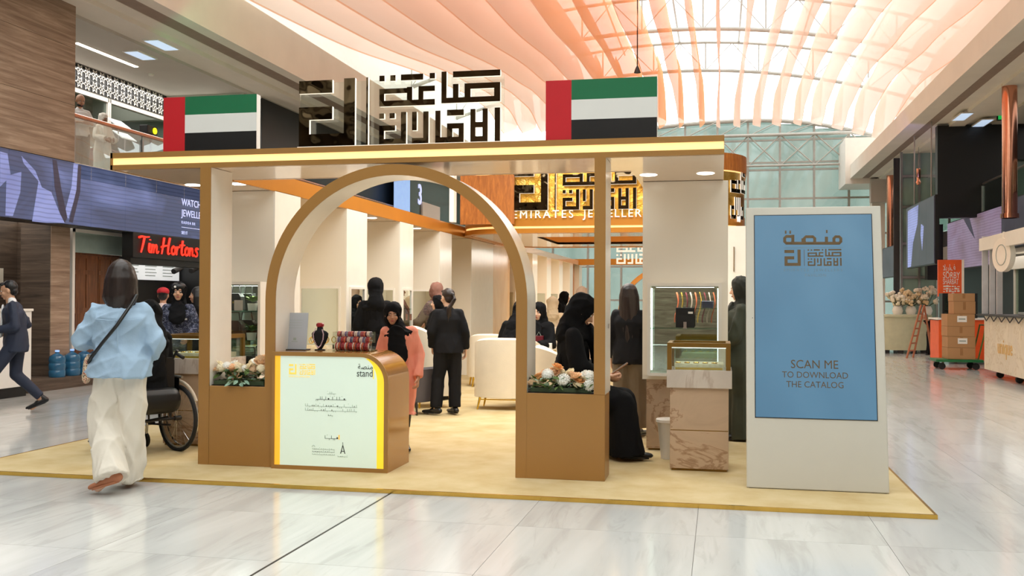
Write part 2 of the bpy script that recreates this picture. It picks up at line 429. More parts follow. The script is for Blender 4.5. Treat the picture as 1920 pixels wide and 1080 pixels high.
# side walls of the mall (beyond what the picture shows) and an unseen wall behind the camera, added to darken mirror reflections
XL, XR = -10.58, 7.0
bx('wall_back_unseen', 'cladding', -16, 13, -14.3, -14, 0, 11.5)['kind'] = 'structure'

# ------------------------------------------------------------------ left side of the mall
wl = struct('wall_left', (XL, 13, 0))
b = MB()
b.box(-16, -15.8, -14, 47, 0, 11)
b.box(-15.8, -11.02, -14, 46.9, 3.3, 3.55)                      # upper slab
b.build('shell', 'plaster', wl)
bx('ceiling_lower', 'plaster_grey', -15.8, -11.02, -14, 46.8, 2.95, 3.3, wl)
# wood clad upper block with planks
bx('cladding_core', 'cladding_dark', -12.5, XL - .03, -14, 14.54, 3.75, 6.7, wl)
ph = (6.66 - 3.80) / 3
for k, yy in enumerate([(2.6, 5.6), (5.6, 8.6), (8.6, 11.55), (11.55, 14.55)]):
    for j in range(3):
        p = MB().box(XL - .03, XL, yy[0] + .003, yy[1] - .003, 3.80 + j * ph + .003, 3.80 + (j + 1) * ph - .003).build('panel', 'cladding', wl)
# lower column, recess and storefront
PXX = -11.14; pya = PX(95, 600, PXX).y; pyb = PX(130, 600, PXX).y
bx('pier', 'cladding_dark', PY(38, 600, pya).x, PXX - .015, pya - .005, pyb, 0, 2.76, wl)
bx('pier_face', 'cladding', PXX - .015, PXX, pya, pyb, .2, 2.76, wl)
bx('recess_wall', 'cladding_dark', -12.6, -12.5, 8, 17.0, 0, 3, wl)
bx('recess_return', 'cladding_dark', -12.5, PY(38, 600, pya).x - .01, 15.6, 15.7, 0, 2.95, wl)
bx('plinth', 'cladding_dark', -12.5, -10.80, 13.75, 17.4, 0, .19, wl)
# low white counter at the very left edge
t = thing('service_counter', 'white counter with dark plinth behind the walking man in the navy suit', 'counter', (-10.9, 12.2, 0))
bx('body', 'white', -11.4, -10.55, 10.8, 13.5, .16, 1.32, t, .006)
bx('counter_top', 'gloss_white', -11.42, -10.53, 10.78, 13.52, 1.32, 1.36, t, .006)
bx('plinth', 'black', -11.35, -10.6, 10.85, 13.45, 0, .16, t)
bx('wall_poster', 'warm_white', -12.49, -12.46, 14.6, 15.2, 1.75, 2.05); bpy.data.objects['wall_poster']['label'] = 'small pale notice on the dark wall above the white counter'; bpy.data.objects['wall_poster']['category'] = 'notice'


# storefront with frosted transom and timber door
sx = -11.22; d0 = PX(130, 600, sx).y; d1 = PX(229, 600, sx).y; dm = (d0 + d1) / 2
dr = struct('door_1', (sx, dm, 0))
for y in (d0 + .04, d1): bx('frame', 'white', sx - .03, sx + .05, y - .035, y + .035, 0, 2.76, dr)
bx('head_rail', 'white', sx - .03, sx + .05, d0, d1 + 1.0, 2.70, 2.76, dr)
M['frost'] = mat('frost', (150, 168, 160), .3)
bx('transom_pane', 'frost', sx - .01, sx + .01, d0 + .08, d1 - .04, 2.34, 2.70, dr)
bx('backing', 'door_wood', sx - .06, sx - .02, d0 + .05, d1 - .03, .2, 2.34, dr)
for (y0, y1) in ((d0 + .08, dm), (dm, d1 - .04)):
    bx('door_leaf', 'door_wood', sx - .03, sx + .02, y0 + .01, y1 - .01, .2, 2.3, dr, .004)
    for (z0, z1) in ((.26, .9), (1.0, 1.25), (1.35, 1.95), (2.03, 2.24)):
        for q in range(2):
            w = (y1 - y0 - .1) / 2; bx('door_panel', 'door_wood', sx + .02, sx + .032, y0 + .04 + q * w, y0 + .04 + (q + 1) * w - .03, z0, z1, dr)
bx('handle', 'chrome', sx + .03, sx + .07, dm + .06, dm + .09, 1.0, 1.25, dr)

# LED band on the slab edge
t = thing('led_screen', 'long blue-violet LED video band above the coffee shop on the left', 'screen', (XL, 12, 2.75))
bx('housing', 'black', -11.0, XL - .01, 3, 22, 2.74, 3.80, t)
for y in range(3, 22): bx('screen_module', 'led_blue', XL - .01, XL, y + .002, y + .998, 2.755, 3.79, t)
def led_text(s, z, h, y): text('lettering', s, 'led_ink', t, (XL + .003, y, z), (0, 1, 0), (0, 0, 1), h, .002, split=(h > .05))
M['led_ink'] = mat('led_ink', (200, 210, 255), .5, emit=.9, var=0)
led_text('WATCH &', 3.40, .20, 17.9); led_text('JEWELLERY', 3.18, .20, 17.9); led_text('R A D D A  B R', 3.03, .08, 17.9); led_text('SEE IT', 2.82, .09, 17.9)
bx('rule', 'led_ink', XL, XL + .003, 17.9, 18.8, 2.955, 2.965, t)
# pale drapery shapes that the video shows
M['led_pale'] = led('led_pale', [(120, 126, 176), (150, 158, 214), (170, 178, 232)], strength=.95, lines=9)
M['led_dark'] = led('led_dark', [(52, 46, 62), (70, 62, 80)], strength=.8)
def blob(pts, m, d):
    P = [PX(a, b_, XL) for a, b_ in pts]; MB().prism([(p.y, p.z) for p in P], 'x', XL + .001 * d, XL + .001 * d + .001).build('video_patch', m, t)
blob([(40, 292), (66, 320), (78, 350), (88, 418), (60, 415), (72, 340), (44, 306)], 'led_pale', 1)
blob([(0, 284), (14, 288), (20, 330), (0, 350)], 'led_pale', 1)
blob([(12, 330), (40, 322), (38, 360), (24, 405), (10, 404)], 'led_pale', 1)
blob([(76, 350), (96, 360), (112, 400), (122, 418), (88, 418)], 'led_pale', 1)
blob([(138, 306), (147, 308), (146, 352), (128, 410), (121, 400), (134, 350)], 'led_pale', 1)
blob([(98, 299), (106, 301), (114, 350), (126, 408), (121, 418), (112, 400), (102, 350)], 'led_dark', 2.5)
blob([(146, 309), (152, 311), (150, 360), (136, 418), (129, 416), (143, 356)], 'led_dark', 2.5)

# balcony
t = struct('trim_2', (XL, 20, 3.8)); 
bx('balcony_edge', 'plaster', XL - .2, XL, 14.56, 46, 3.55, 3.80, t)
bx('balcony_floor', 'plaster_grey', -15.8, XL - .2, 14.56, 46, 3.55, 3.6, t)
rail = thing('balcony_railing', 'glass balustrade with copper-brown handrail on the left upper gallery', 'railing', (XL, 20, 3.8))
for y in np.arange(14.6, 44, 2.0):
    bx('glass_panel', 'pane', XL - .07, XL - .055, y + .02, y + 1.98, 3.8, 4.58, rail)
    bx('clamp', 'steel', XL - .09, XL - .035, y - .02, y + .02, 3.8, 4.5, rail)
MB().cyl((XL - .06, 14.58, 4.61), (XL - .06, 44, 4.61), .035, n=10).build('handrail', 'copper', rail, True)
# rear wall of the gallery: lattice and glazed doors
bw = -13.0
g = struct('wall_gallery', (bw, 18, 3.6))
bx('upper_wall', 'plaster_grey', bw - .2, bw - .02, 14.5, 46, 5.86, 6.5, g)
bx('return_wall', 'plaster_grey', bw - 2.2, bw, 21.3, 21.5, 3.6, 6.5, g)
bx('glazing_back', 'dark', bw - 1.6, bw - 1.5, 14, 46, 3.6, 5.86, g)
bx('cross_wall', 'plaster_grey', bw, -11.0, 21.3, 21.5, 5.82, 6.4, g)
lat = thing('lattice_screen', 'dark panel with white star lattice above the glazed doors on the gallery', 'screen', (bw, 18, 5.3))
bx('backing', 'black', bw - .02, bw, 14.6, 21.28, 5.88, 6.37, lat)
L_ = MB(); rr = .125
for i in range(26):
    for j in range(2):
        cy = 14.75 + i * .25; cz = 6.0 + j * .25
        for k in range(6):
            a = k * PI / 3; p = [(cy + rr * math.cos(a) * .98, cz + rr * math.sin(a) * .98), (cy + rr * .5 * math.cos(a + PI / 6), cz + rr * .5 * math.sin(a + PI / 6)), (cy + rr * math.cos(a + PI / 3) * .98, cz + rr * math.sin(a + PI / 3) * .98)]
            for q in (0, 1):
                L_.cyl((bw + .015, p[q][0], p[q][1]), (bw + .015, p[q + 1][0], p[q + 1][1]), .009, n=4)
            L_.cyl((bw + .015, p[1][0], p[1][1]), (bw + .015, cy, cz), .005, n=4)
o = L_.build('lattice', 'white', lat); o['kind'] = 'stuff'
for y0, y1 in ((14.7, 17.3), (17.35, 18.95), (19.0, 21.4), (21.5, 24.5), (24.6, 27.6)):
    w_ = struct('window_1', (bw, y0, 3.6))
    for a in (y0, y1): bx('mullion', 'white', bw - .03, bw + .05, a - .03, a + .03, 3.6, 5.84, w_)
    bx('head', 'white', bw - .03, bw + .05, y0, y1, 5.76, 5.84, w_)
    bx('glass_pane', 'pane_green', bw - .01, bw, y0 + .03, y1 - .03, 3.6, 5.76, w_)
bx('interior_wall', 'white', bw - 1.45, bw - 1.4, 17.4, 18.9, 3.6, 5.0, g)

# stepped bulkheads over both sides
def bulk(nm, side):
    s = -1 if side == 'l' else 1
    def X(v): return v
    c = struct(nm, (s * 6, 20, 6.4))
    pr = MB(); mk = {}
    def seg(name, m, xa, xb, z0, z1): bx(name, m, min(xa, xb), max(xa, xb), -14, 46 if s < 0 else 41.5, z0, z1, c)
    if s < 0:
        seg('fascia', 'plaster', -9.30, -9.16, 6.6, 7.4)
        seg('soffit_inner', 'plaster', -9.44, -9.16, 6.45, 6.6)
        seg('slot', 'slot', -9.78, -9.44, 6.458, 6.6)
        seg('soffit_outer', 'plaster', -10.1, -9.78, 6.45, 6.6)
        seg('band', 'plaster', -10.45, -10.1, 6.36, 6.6)
        seg('band_outer', 'plaster', -10.9, -10.45, 6.44, 6.6)
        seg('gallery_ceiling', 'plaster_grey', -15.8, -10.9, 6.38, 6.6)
        seg('upper_wall', 'plaster', -11.6, -9.3, 7.3, 7.4)
        seg('clerestory', 'white', -11.7, -11.6, 7.4, 11.1)
    else:
        seg('fascia', 'plaster', 5.15, 5.29, 6.6, 7.0)
        seg('soffit_inner', 'plaster', 5.15, 5.60, 6.45, 6.6)
        seg('slot', 'slot', 5.60, 5.86, 6.458, 6.6)
        seg('soffit_outer', 'plaster', 5.86, 6.2, 6.45, 6.6)
        seg('band', 'plaster', 6.2, 6.6, 6.36, 6.6)
        seg('band_outer', 'plaster', 6.6, 7.3, 6.44, 6.6)
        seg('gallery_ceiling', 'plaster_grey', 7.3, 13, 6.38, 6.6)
        seg('upper_wall', 'plaster', 5.29, 8.2, 6.95, 7.05)
        seg('clerestory', 'white', 8.2, 8.3, 7.05, 11.1)
bulk('ceiling_left', 'l'); bulk('ceiling_right', 'r')
t = thing('ceiling_glow', 'long thin white light line in the left gallery ceiling', 'ceiling light', (-12.4, 16.5, 6.37))
p0 = PZ(143, 80, 6.375); p1 = PZ(258, 125, 6.375)
bx('diffuser', 'glow_white', p0.x - .04, p0.x + .04, p0.y, p1.y, 6.36, 6.38, t); bx('housing', 'white', p0.x - .06, p0.x + .06, p0.y - .03, p1.y + .03, 6.372, 6.385, t)
t = thing('smoke_detector', 'small round detector on the left gallery ceiling', 'smoke detector', tuple(PZ(283, 139, 6.38)))
q = PZ(283, 139, 6.38); MB().lathe([(.0, -.04), (.05, -.035), (.07, 0), (.0, .001)], q).build('body', 'white', t, True)

# ------------------------------------------------------------------ roof: trusses and panes
rf = struct('ceiling', (-2, 20, 10))
XA, XB = -11.6, 8.2
def zroof(x): u = (x + 1.7) / 9.9; return 12.7 - 1.7 * u * u
def truss(y, rise=0, name='truss'):
    b = MB(); n = 18; xs = [XA + (XB - XA) * i / n for i in range(n + 1)]
    top = [(x, y, zroof(x) - .15) for x in xs]; bot = [(x, y, zroof(x) - 1.35 + rise) for x in xs]
    b.tube(bot, .075, 8); b.tube(top, .06, 6)
    for i in range(0, n + 1, 2): b.cyl(bot[i], top[i], .035, n=6)
    b.build(name, 'truss', rf, True)
    b = MB()
    for i in range(0, n, 2): b.cyl(bot[i], top[i + 1], .018, n=5); b.cyl(bot[i + 2], top[i + 1], .018, n=5)
    b.build('brace', 'truss', rf, True)
for y in (6, 15, 23, 29.5, 36, 42.6): truss(y)
for x in np.linspace(XA, XB, 9): MB().tube([(x, y, zroof(x) - .1) for y in (-6, 10, 26, 44)], .04, 6).build('purlin', 'truss', rf, True)
xs = list(np.linspace(XA, XB, 9)); ysr = [-6, 2, 10, 18, 24, 30, 36, 44]
for i in range(8):
    for j in range(7):
        b = MB(); a, c = xs[i] + .03, xs[i + 1] - .03; y0, y1 = ysr[j] + .03, ysr[j + 1] - .03
        b._add([(a, y0, zroof(a)), (c, y0, zroof(c)), (c, y1, zroof(c)), (a, y1, zroof(a)), (a, y0, zroof(a) + .02), (c, y0, zroof(c) + .02), (c, y1, zroof(c) + .02), (a, y1, zroof(a) + .02)],
               [(3, 2, 1, 0), (4, 5, 6, 7), (0, 1, 5, 4), (1, 2, 6, 5), (2, 3, 7, 6), (3, 0, 4, 7)])
        b.build('glass_pane', 'sky_pane', rf)
MB().box(XA, XB, -6.2, -6, 9.5, 12.8).box(XA - 4, XB + 4, -14, -6.2, 11.2, 11.4).build('end_wall', 'plaster', rf)

# ------------------------------------------------------------------ far end glazed wall
fw_ = struct('wall_far', (0, 44, 0)); YF = 44.0
vx = [-12.2, -10.6, -9, -7.4, -5.8, -4.3, -2.9, -1.5, -.1, 1.2, 2.55, 3.97, 5.4, 6.8, 8.4, 10, 12]
hz = [0, 1.5, 3.0, 4.4, 5.93, 7.18, 7.5, 8.47, 9.3]
def ztop(x): return 9.32 - .03 * (x - 1.2) ** 2 if x > 1.2 else 9.32 - .012 * (x - 1.2) ** 2
for x in vx: bx('mullion', 'truss', x - .045, x + .045, YF - .12, YF, 0, max(ztop(x), 6.6), fw_)
for z in hz[:-1]: bx('transom', 'truss', -12.2, 12, YF - .1, YF - .02, z - .04, z + .04, fw_)
MB().tube([(x, YF - .3, ztop(x)) for x in np.linspace(-11, 7.5, 24)], .09, 8).build('arched_chord', 'truss', fw_, True)
MB().tube([(x, YF - .6, 8.62) for x in (-11, 6)], .07, 8).tube([(x, YF - .6, 7.3) for x in (-11, 6)], .05, 8).build('lower_chord', 'truss', fw_, True)
b = MB()
for i in range(len(vx) - 1):
    if vx[i] < 6: b.cyl((vx[i], YF - .5, 7.3), (vx[i + 1], YF - .5, 8.62), .03, n=6); b.cyl((vx[i], YF - .5, 8.62), (vx[i + 1], YF - .5, 7.3), .03, n=6)
    if vx[i] < 6: b.cyl((vx[i], YF - .4, 8.62), (vx[i + 1], YF - .4, ztop(vx[i + 1])), .025, n=6)
b.build('brace', 'truss', fw_, True)
for i in range(len(vx) - 1):
    for j in range(len(hz) - 1):
        z1 = hz[j + 1] if j < len(hz) - 2 else ztop((vx[i] + vx[i + 1]) / 2)
        if z1 - hz[j] > .1: bx('glass_pane', 'exterior_glass', vx[i] + .045, vx[i + 1] - .045, YF - .06, YF - .045, hz[j] + .03, z1 - .03, fw_)
MB().box(4.96, 8.3, 41.5, 43.8, 6.24, 8.1).build('end_block', 'white', fw_)
MB().box(5.9, 7.6, 41.2, 41.6, 5.45, 6.4).build('end_soffit', 'plaster_grey', fw_)
bx('end_pier', 'plaster', 6.0, 6.5, 41.6, 42.2, 0, 6.3, fw_)

# ------------------------------------------------------------------ right side of the mall
wr = struct('wall_right', (XR, 20, 0))
b = MB(); b.box(12.8, 13, -14, 47, 0, 11); b.box(7.35, 12.8, -14, 46.9, 3.3, 3.55); b.build('shell', 'plaster', wr)
bx('ceiling_lower', 'plaster_grey', 7.2, 12.8, -14, 46.8, 2.9, 3.3, wr)
bx('shop_front_wall', 'dark', 9.4, 9.6, -14, 44, 0, 2.9, wr)
bx('gallery_wall', 'dark', 10.2, 10.4, -14, 44, 3.55, 6.4, wr)
# black wall across the far gallery
M['lift_glass'] = mat('lift_glass', (126, 150, 140), .12, var=.35, scale=1.2, stretch=(1, 1, .35))
bx('black_portal', 'black', 5.905, 7.7, 29.0, 29.3, 3.84, 6.40, wr)
bx('black_return', 'black', 6.42, 6.88, 33.0, 33.4, 2.2, 3.95, wr)
bx('gallery_header', 'black', 7.7, 12.8, 29.0, 29.3, 5.4, 6.40, wr)
bx('gallery_front', 'lift_glass', 7.7, 10.2, 29.2, 29.25, 3.84, 5.4, wr)
t = thing('exit_sign', 'small green lit exit sign on the black wall of the right gallery', 'sign', (7.9, 28, 5.6))
M['green_glow'] = mat('green_glow', (40, 200, 95), .4, emit=.5, var=0)
q = PY(1880, 219, 28); bx('housing', 'black', q.x - .13, q.x + .13, 28, 28.08, q.z - .09, q.z + .09, t); bx('face', 'green_glow', q.x - .11, q.x + .11, 27.98, 28, q.z - .07, q.z + .07, t)
t = thing('light_line', 'thin angled white light line on the black gallery ceiling at right', 'light', tuple(PY(1835, 275, 27)))
a = PZ(1816, 285, 6.1); c_ = PZ(1858, 260, 6.1); MB().cyl(a, c_, .03, n=6).build('tube', 'glow_white', t); 
for q in (a, c_): MB().cyl(q, q + Vector((0, 0, .28)), .01, n=6).build('hanger', 'steel', t)
for (y0, y1) in ((14, 22.6), (24.9, 28.9), (31.2, 33), (33.2, 41)):
    pass
# LED panels along the right slab edge
def ledpanel(lbl, px0, px1, zt, zb, m, xw=XR, group=None):
    ya = PX(px0, 450, xw).y; yb = PX(px1, 450, xw).y; y0, y1 = min(ya, yb), max(ya, yb)
    t = thing('led_screen', lbl, 'screen', (xw, (y0 + y1) / 2, zb))
    bx('housing', 'black', xw + .01, xw + .12, y0 - .03, y1 + .03, zb - .03, zt + .03, t)
    n = max(1, int(round((y1 - y0) / 1.0)))
    for i in range(n): bx('screen_module', m, xw - .01, xw + .01, y0 + (y1 - y0) * i / n + .002, y0 + (y1 - y0) * (i + 1) / n - .002, zb, zt, t)
    return t
def zat(px, py, x): return PX(px, py, x).z
ledpanel('mauve LED video panel above the orange stall on the right', 1777, 1877, zat(1777, 420, 6.93), zat(1777, 506, 6.93), 'led_mauve', 6.93)
ledpanel('dark grey-blue LED panel at the right edge above the clock-like sign', 1879, 2060, zat(1880, 380, 6.93), zat(1880, 466, 6.93), 'led_grey', 6.93)
ledpanel('tall dark LED panel hanging in front of the glazed lift shaft at right', 1700, 1752, zat(1700, 392, 5.6), zat(1700, 502, 5.6), 'led_grey', 5.6)
def side_video(key, pts, m, xw):
    t_ = [o for o in bpy.data.objects if o.name.startswith('led_screen') and key in o.get('label', '')][0]
    P = [PX(a, b_, xw - .012) for a, b_ in pts]; MB().prism([(p.y, p.z) for p in P], 'x', xw - .013, xw - .011).build('video_patch', m, t_)
side_video('lift shaft', [(1702, 396), (1722, 384), (1720, 420), (1712, 455), (1708, 500), (1702, 502)], 'led_pale', 5.6)
side_video('lift shaft', [(1727, 420), (1732, 424), (1729, 470), (1726, 440)], 'led_pale', 5.6)
side_video('orange stall', [(1806, 410), (1817, 406), (1828, 448), (1818, 432)], 'led_dark', 6.93)
t_ = [o for o in bpy.data.objects if o.name.startswith('led_screen') and 'lift shaft' in o.get('label', '')][0]
for dy in (-1.2, 1.2): MB().cyl((5.68, t_.location.y + dy, zat(1700, 392, 5.6)), (5.68, t_.location.y + dy, 6.46), .02, n=6).build('hanger_rod', 'steel', t_)
ledpanel('distant dark LED panel beside the kiosk totem and the farthest copper column', 1655, 1696, zat(1696, 455, 6.2), zat(1696, 515, 6.2), 'led_grey', 6.2)
t = thing('balcony_railing', 'glass balustrade with dark rail on the right upper gallery', 'railing', (XR, 24, 3.8))
for y in np.arange(17, 41, 2.0):
    bx('glass_panel', 'pane_green', XR + .06, XR + .075, y + .02, y + 1.98, 3.8, 4.72, t); bx('clamp', 'steel', XR + .03, XR + .1, y - .02, y + .02, 3.8, 4.7, t)
MB().cyl((XR + .07, 17, 4.76), (XR + .07, 41, 4.76), .03, n=8).build('handrail', 'steel', t, True)
bx('slab_edge', 'charcoal', 7.2, 7.35, -14, 41, 3.3, 3.8, wr)
for (px, yy, rr, lb) in ((1893, 23.8, .16, 'polished copper column rising past the right gallery, nearest of the two'), (1671, 40, .17, 'polished copper column at the far end of the right gallery')):
    x = PY(px, 300, yy).x; t = thing('column', lb, 'column', (x, yy, 3.6))
    MB().cyl((x, yy, 3.4), (x, yy, 6.42), rr, n=20).build('shaft', 'copper', t, True); MB().cyl((x, yy, 3.4), (x, yy, 3.5), rr * 1.2, n=20).build('base_ring', 'copper', t, True)
# glazed lift shaft
ls = thing('lift_shaft', 'tall green-tinted glazed lift shaft beside the black wall at right', 'lift', (6.0, 34.0, 0))
lx0, lx1 = PY(1690, 400, 34).x, PY(1757, 400, 34).x
for i in range(2):
    xa = lx0 + (lx1 - lx0) * i / 2; xb = lx0 + (lx1 - lx0) * (i + 1) / 2
    for (z0, z1) in ((0, 2.3), (2.3, 3.4), (3.4, 4.6), (4.6, 5.6), (5.6, 6.4)): bx('glass_panel', 'lift_glass', xa + .03, xb - .03, 34, 34.03, z0 + .05, z1 - .05, ls)
for x in (lx0, (lx0 + lx1) / 2, lx1): bx('post', 'steel', x - .035, x + .035, 33.96, 34.06, 0, 6.4, ls)
for z in (2.3, 3.4, 4.6, 5.6): bx('rail', 'steel', lx0, lx1, 33.95, 34.0, z - .04, z + .04, ls)
bx('shaft_back', 'charcoal', lx0, lx1, 35.4, 35.5, 0, 6.4, ls)
M['ceiling_glare'] = mat('ceiling_glare', (205, 228, 255), .4, emit=.7, var=0)  # emissive colour for the panels below, standing in for bluish ceiling glare
for nm, pts in (('glowing panel imitating bluish glare on the right gallery ceiling, nearer of the two', ((1815, 238), (1868, 222))), ('glowing panel imitating bluish glare on the right gallery ceiling, farther of the two', ((1785, 224), (1826, 210))), ('glowing panel imitating a bluish light spot on the left bulkhead above the gallery', ((275, 75), (330, 92))), ('glowing panel imitating a bluish light spot on the left gallery ceiling near the bulkhead', ((240, 96), (285, 110)))):
    a = PZ(*pts[0], 6.37); c = PZ(*pts[1], 6.37); t = thing('ceiling_glow', nm, 'ceiling light', ((a.x + c.x) / 2, (a.y + c.y) / 2, 6.36)); xm = (a.x + c.x) / 2
    zc_ = 6.345 if 'gallery' not in nm or 'bulkhead' not in nm else 6.36
    bx('diffuser', 'ceiling_glare', xm - .14, xm + .14, min(a.y, c.y), max(a.y, c.y), zc_ - .012, zc_, t); bx('rim', 'white', xm - .17, xm + .17, min(a.y, c.y) - .03, max(a.y, c.y) + .03, zc_ - .006, zc_ + .02, t)
q = PY(1722, 331, 33); t = thing('pendant_lamp', 'small copper pendant hanging before the glass bay at right', 'lamp', tuple(q))
MB().lathe([(.0, -.28), (.05, -.26), (.08, -.2), (.05, -.12), (.07, 0), (.07, .25), (.0, .27)], q, 14).build('shade', 'copper', t, True); MB().cyl(q + Vector((0, 0, .26)), (q.x, q.y, 6.4), .008, n=6).build('cable', 'steel', t)
# ground-floor shop fronts, right
for i, y in enumerate((18.6, 21.6, 24.6, 27.6)):
    w_ = struct('window_2', (8.3, y, 0)); 
    for yy in (y, y + 1.45, y + 2.9): bx('mullion', 'warm_white', 8.26, 8.36, yy - .05, yy + .05, 0, 2.6, w_)
    bx('header', 'warm_white', 8.2, 8.4, y - .1, y + 3.0, 2.45, 2.8, w_)
    for yy in (y + .05, y + 1.5): bx('glass_pane', 'pane_green', 8.30, 8.315, yy, yy + 1.35, .1, 2.45, w_)
    bx('display', 'warm_white' if i % 2 else 'charcoal', 8.6, 9.2, y + .4, y + 2.2, 0, 1.5, w_)
for i, y in enumerate((35.6, 38.5)):
    bx('distant_front', 'warm_white', 7.0, 7.2, y, y + .3, 0, 2.6, wr)
bx('distant_header', 'warm_white', 6.9, 7.2, 35.6, 41, 2.2, 2.45, wr)
# ------------------------------------------------------------------ pavilion
YFR = 8.171; ZB = 2.735; ZT = 2.892; XF = -4.82
pl = struct('floor_platform', (-2.5, 7.43, 0))
bx('carpet', 'carpet', PXL + .02, PXR - .02, PYF + .02, PYB, 0.001, .03, pl)
bx('edge_trim', 'gold', PXL, PXR, PYF, PYF + .02, 0.0, .032, pl)
bx('edge_trim', 'gold', PXR - .02, PXR, PYF + .02, PYB, 0.0, .032, pl)
bx('edge_trim', 'gold', PXL, PXL + .02, PYF + .02, PYB, 0.0, .032, pl)

def rects_mesh(name, rects, tf, depth, mats, parent, bevel=0):
    """rectilinear glyph: union of rectangles as one solid; face material 0, sides material 1"""
    xs = sorted({r[0] for r in rects} | {r[1] for r in rects}); zs = sorted({r[2] for r in rects} | {r[3] for r in rects})
    def inside(i, j):
        if i < 0 or j < 0 or i >= len(xs) - 1 or j >= len(zs) - 1: return False
        x = (xs[i] + xs[i + 1]) / 2; z = (zs[j] + zs[j + 1]) / 2
        return any(r[0] < x < r[1] and r[2] < z < r[3] for r in rects)
    b = MB()
    def P(x, z, d): return tf(x, z, d)
    for i in range(len(xs) - 1):
        for j in range(len(zs) - 1):
            if not inside(i, j): continue
            x0, x1, z0, z1 = xs[i], xs[i + 1], zs[j], zs[j + 1]
            b.m = 0; b._add([P(x0, z0, 0), P(x1, z0, 0), P(x1, z1, 0), P(x0, z1, 0)], [(0, 1, 2, 3)])
            b.m = 1; b._add([P(x0, z0, depth), P(x1, z0, depth), P(x1, z1, depth), P(x0, z1, depth)], [(3, 2, 1, 0)])
            for (di, dj, a, c) in ((-1, 0, (x0, z0), (x0, z1)), (1, 0, (x1, z1), (x1, z0)), (0, -1, (x1, z0), (x0, z0)), (0, 1, (x0, z1), (x1, z1))):
                if not inside(i + di, j + dj):
                    b._add([P(a[0], a[1], 0), P(c[0], c[1], 0), P(c[0], c[1], depth), P(a[0], a[1], depth)], [(3, 2, 1, 0)])
    return b.build(name, mats, parent)
BIG = [[(97, 393, 427, 530)], [(97, 393, 215, 318), (97, 190, 0, 318), (97, 592, 0, 100), (495, 592, 0, 537)]]
SEP = [[(690, 706, 0, 537)]]
KUF = [[(803, 848, 500, 545)], [(897, 942, 500, 545)], [(988, 1178, 500, 547)], [(1232, 1277, 505, 549)],
       [(803, 1085, 400, 440), (803, 845, 300, 440), (803, 1277, 300, 345), (1040, 1085, 300, 447), (1138, 1277, 408, 450), (1138, 1180, 300, 450)],
       [(1332, 1375, 308, 555), (1332, 1820, 308, 350), (1428, 1475, 308, 455), (1525, 1820, 412, 456), (1525, 1575, 308, 456), (1770, 1820, 308, 456)],
       [(1428, 1820, 506, 553)],
       [(803, 845, 204, 246)], [(892, 937, 204, 246)],
       [(803, 940, 108, 150), (803, 845, 0, 150), (803, 1035, 0, 44), (990, 1035, 0, 252)],
       [(1085, 1125, 104, 250)], [(1180, 1225, 0, 250), (1085, 1225, 0, 44)],
       [(1282, 1325, 0, 252), (1282, 1520, 0, 44), (1380, 1520, 108, 150), (1380, 1425, 0, 150), (1478, 1520, 0, 150)], [(1380, 1520, 210, 256)],
       [(1575, 1617, 0, 256), (1675, 1718, 0, 256), (1575, 1718, 0, 44), (1575, 1718, 112, 154)], [(1775, 1820, 0, 260)]]
def kufic(parent, tf, depth, mats, groups=(0, 1, 2)):
    for k, g in enumerate((BIG, SEP, KUF)):
        if k in groups:
            for r in g: rects_mesh('letter', r, tf, depth, mats, parent)

# roof slab (canopy)
can = thing('canopy', 'long flat gold-brown canopy slab with a glowing warm light line along its front', 'canopy', (-2.76, YFR, ZB))
CX0, CX1 = -5.563, 0.036
bx('top_board', 'laminate', CX0, CX1, YFR, YFR + .05, 2.842, ZT, can)
bx('light_strip', 'glow_warm', CX0 + .004, CX1 - .004, YFR + .012, YFR + .05, 2.779, 2.842, can)
bx('lower_board', 'laminate', CX0, CX1, YFR, YFR + .05, ZB, 2.779, can)
b = MB(); b.box(CX0, CX1, YFR + .05, 9.14, ZB + .004, ZT - .01).box(CX0, XF - .031, 9.14, 12.2, ZB + .004, ZT - .01).box(-.80, CX1, 9.14, 10.9, ZB + .004, ZT - .01)
b.build('soffit', 'soffit', can)
bx('side_board', 'laminate', CX0 - .004, CX0 + .02, YFR, 12.2, ZB, ZT, can)
bx('rear_board', 'soffit', XF, -.80, 9.13, 9.145, ZB, ZT, can)
def downlight(px, py, z=ZB, parent=None):
    p = PZ(px, py, z + .004); MB().lathe([(0, -.006), (.075, -.006), (.085, 0), (0, .0)], p, 18).build('downlight', 'glow_white', parent or can)
    return p
DL = [downlight(*q) for q in ((447, 345), (1216, 328), (1323, 325), (362, 347))]

# entrance portal: posts, planter boxes and the arch, all of one carcass
por = thing('entrance_portal', 'gold-brown entrance frame with large round arch, two planter boxes and side posts', 'archway', (-2.8, YFR, .03))
DP = .41
def post(x0, x1, z0, name='post'):
    b = MB(); b.m = 0; b.box(x0, x1, YFR, YFR + .012, z0, ZB); b.m = 1; b.box(x0 + .001, x1 - .001, YFR + .012, YFR + DP, z0, ZB); b.build(name, ['laminate', 'gloss_white'], por)
post(-4.645, -4.54, .03); post(-1.026, -.932, .751)
bx('planter_box', 'laminate', -4.54, -3.99, YFR + .002, YFR + DP, .03, .746, por, .003)
bx('planter_box', 'laminate', -1.672, -.932, YFR + .002, YFR + .33, .03, .751, por, .003)
bx('planter_box_tray', 'dark', -4.53, -4.0, YFR + .03, YFR + DP - .02, .746, .756, por); bx('planter_box_tray', 'dark', -1.59, -1.03, YFR + .03, YFR + .31, .751, .761, por)
AC, AR, AI = -2.795, 1.198, 1.103; ZS = 2.7225 - AR
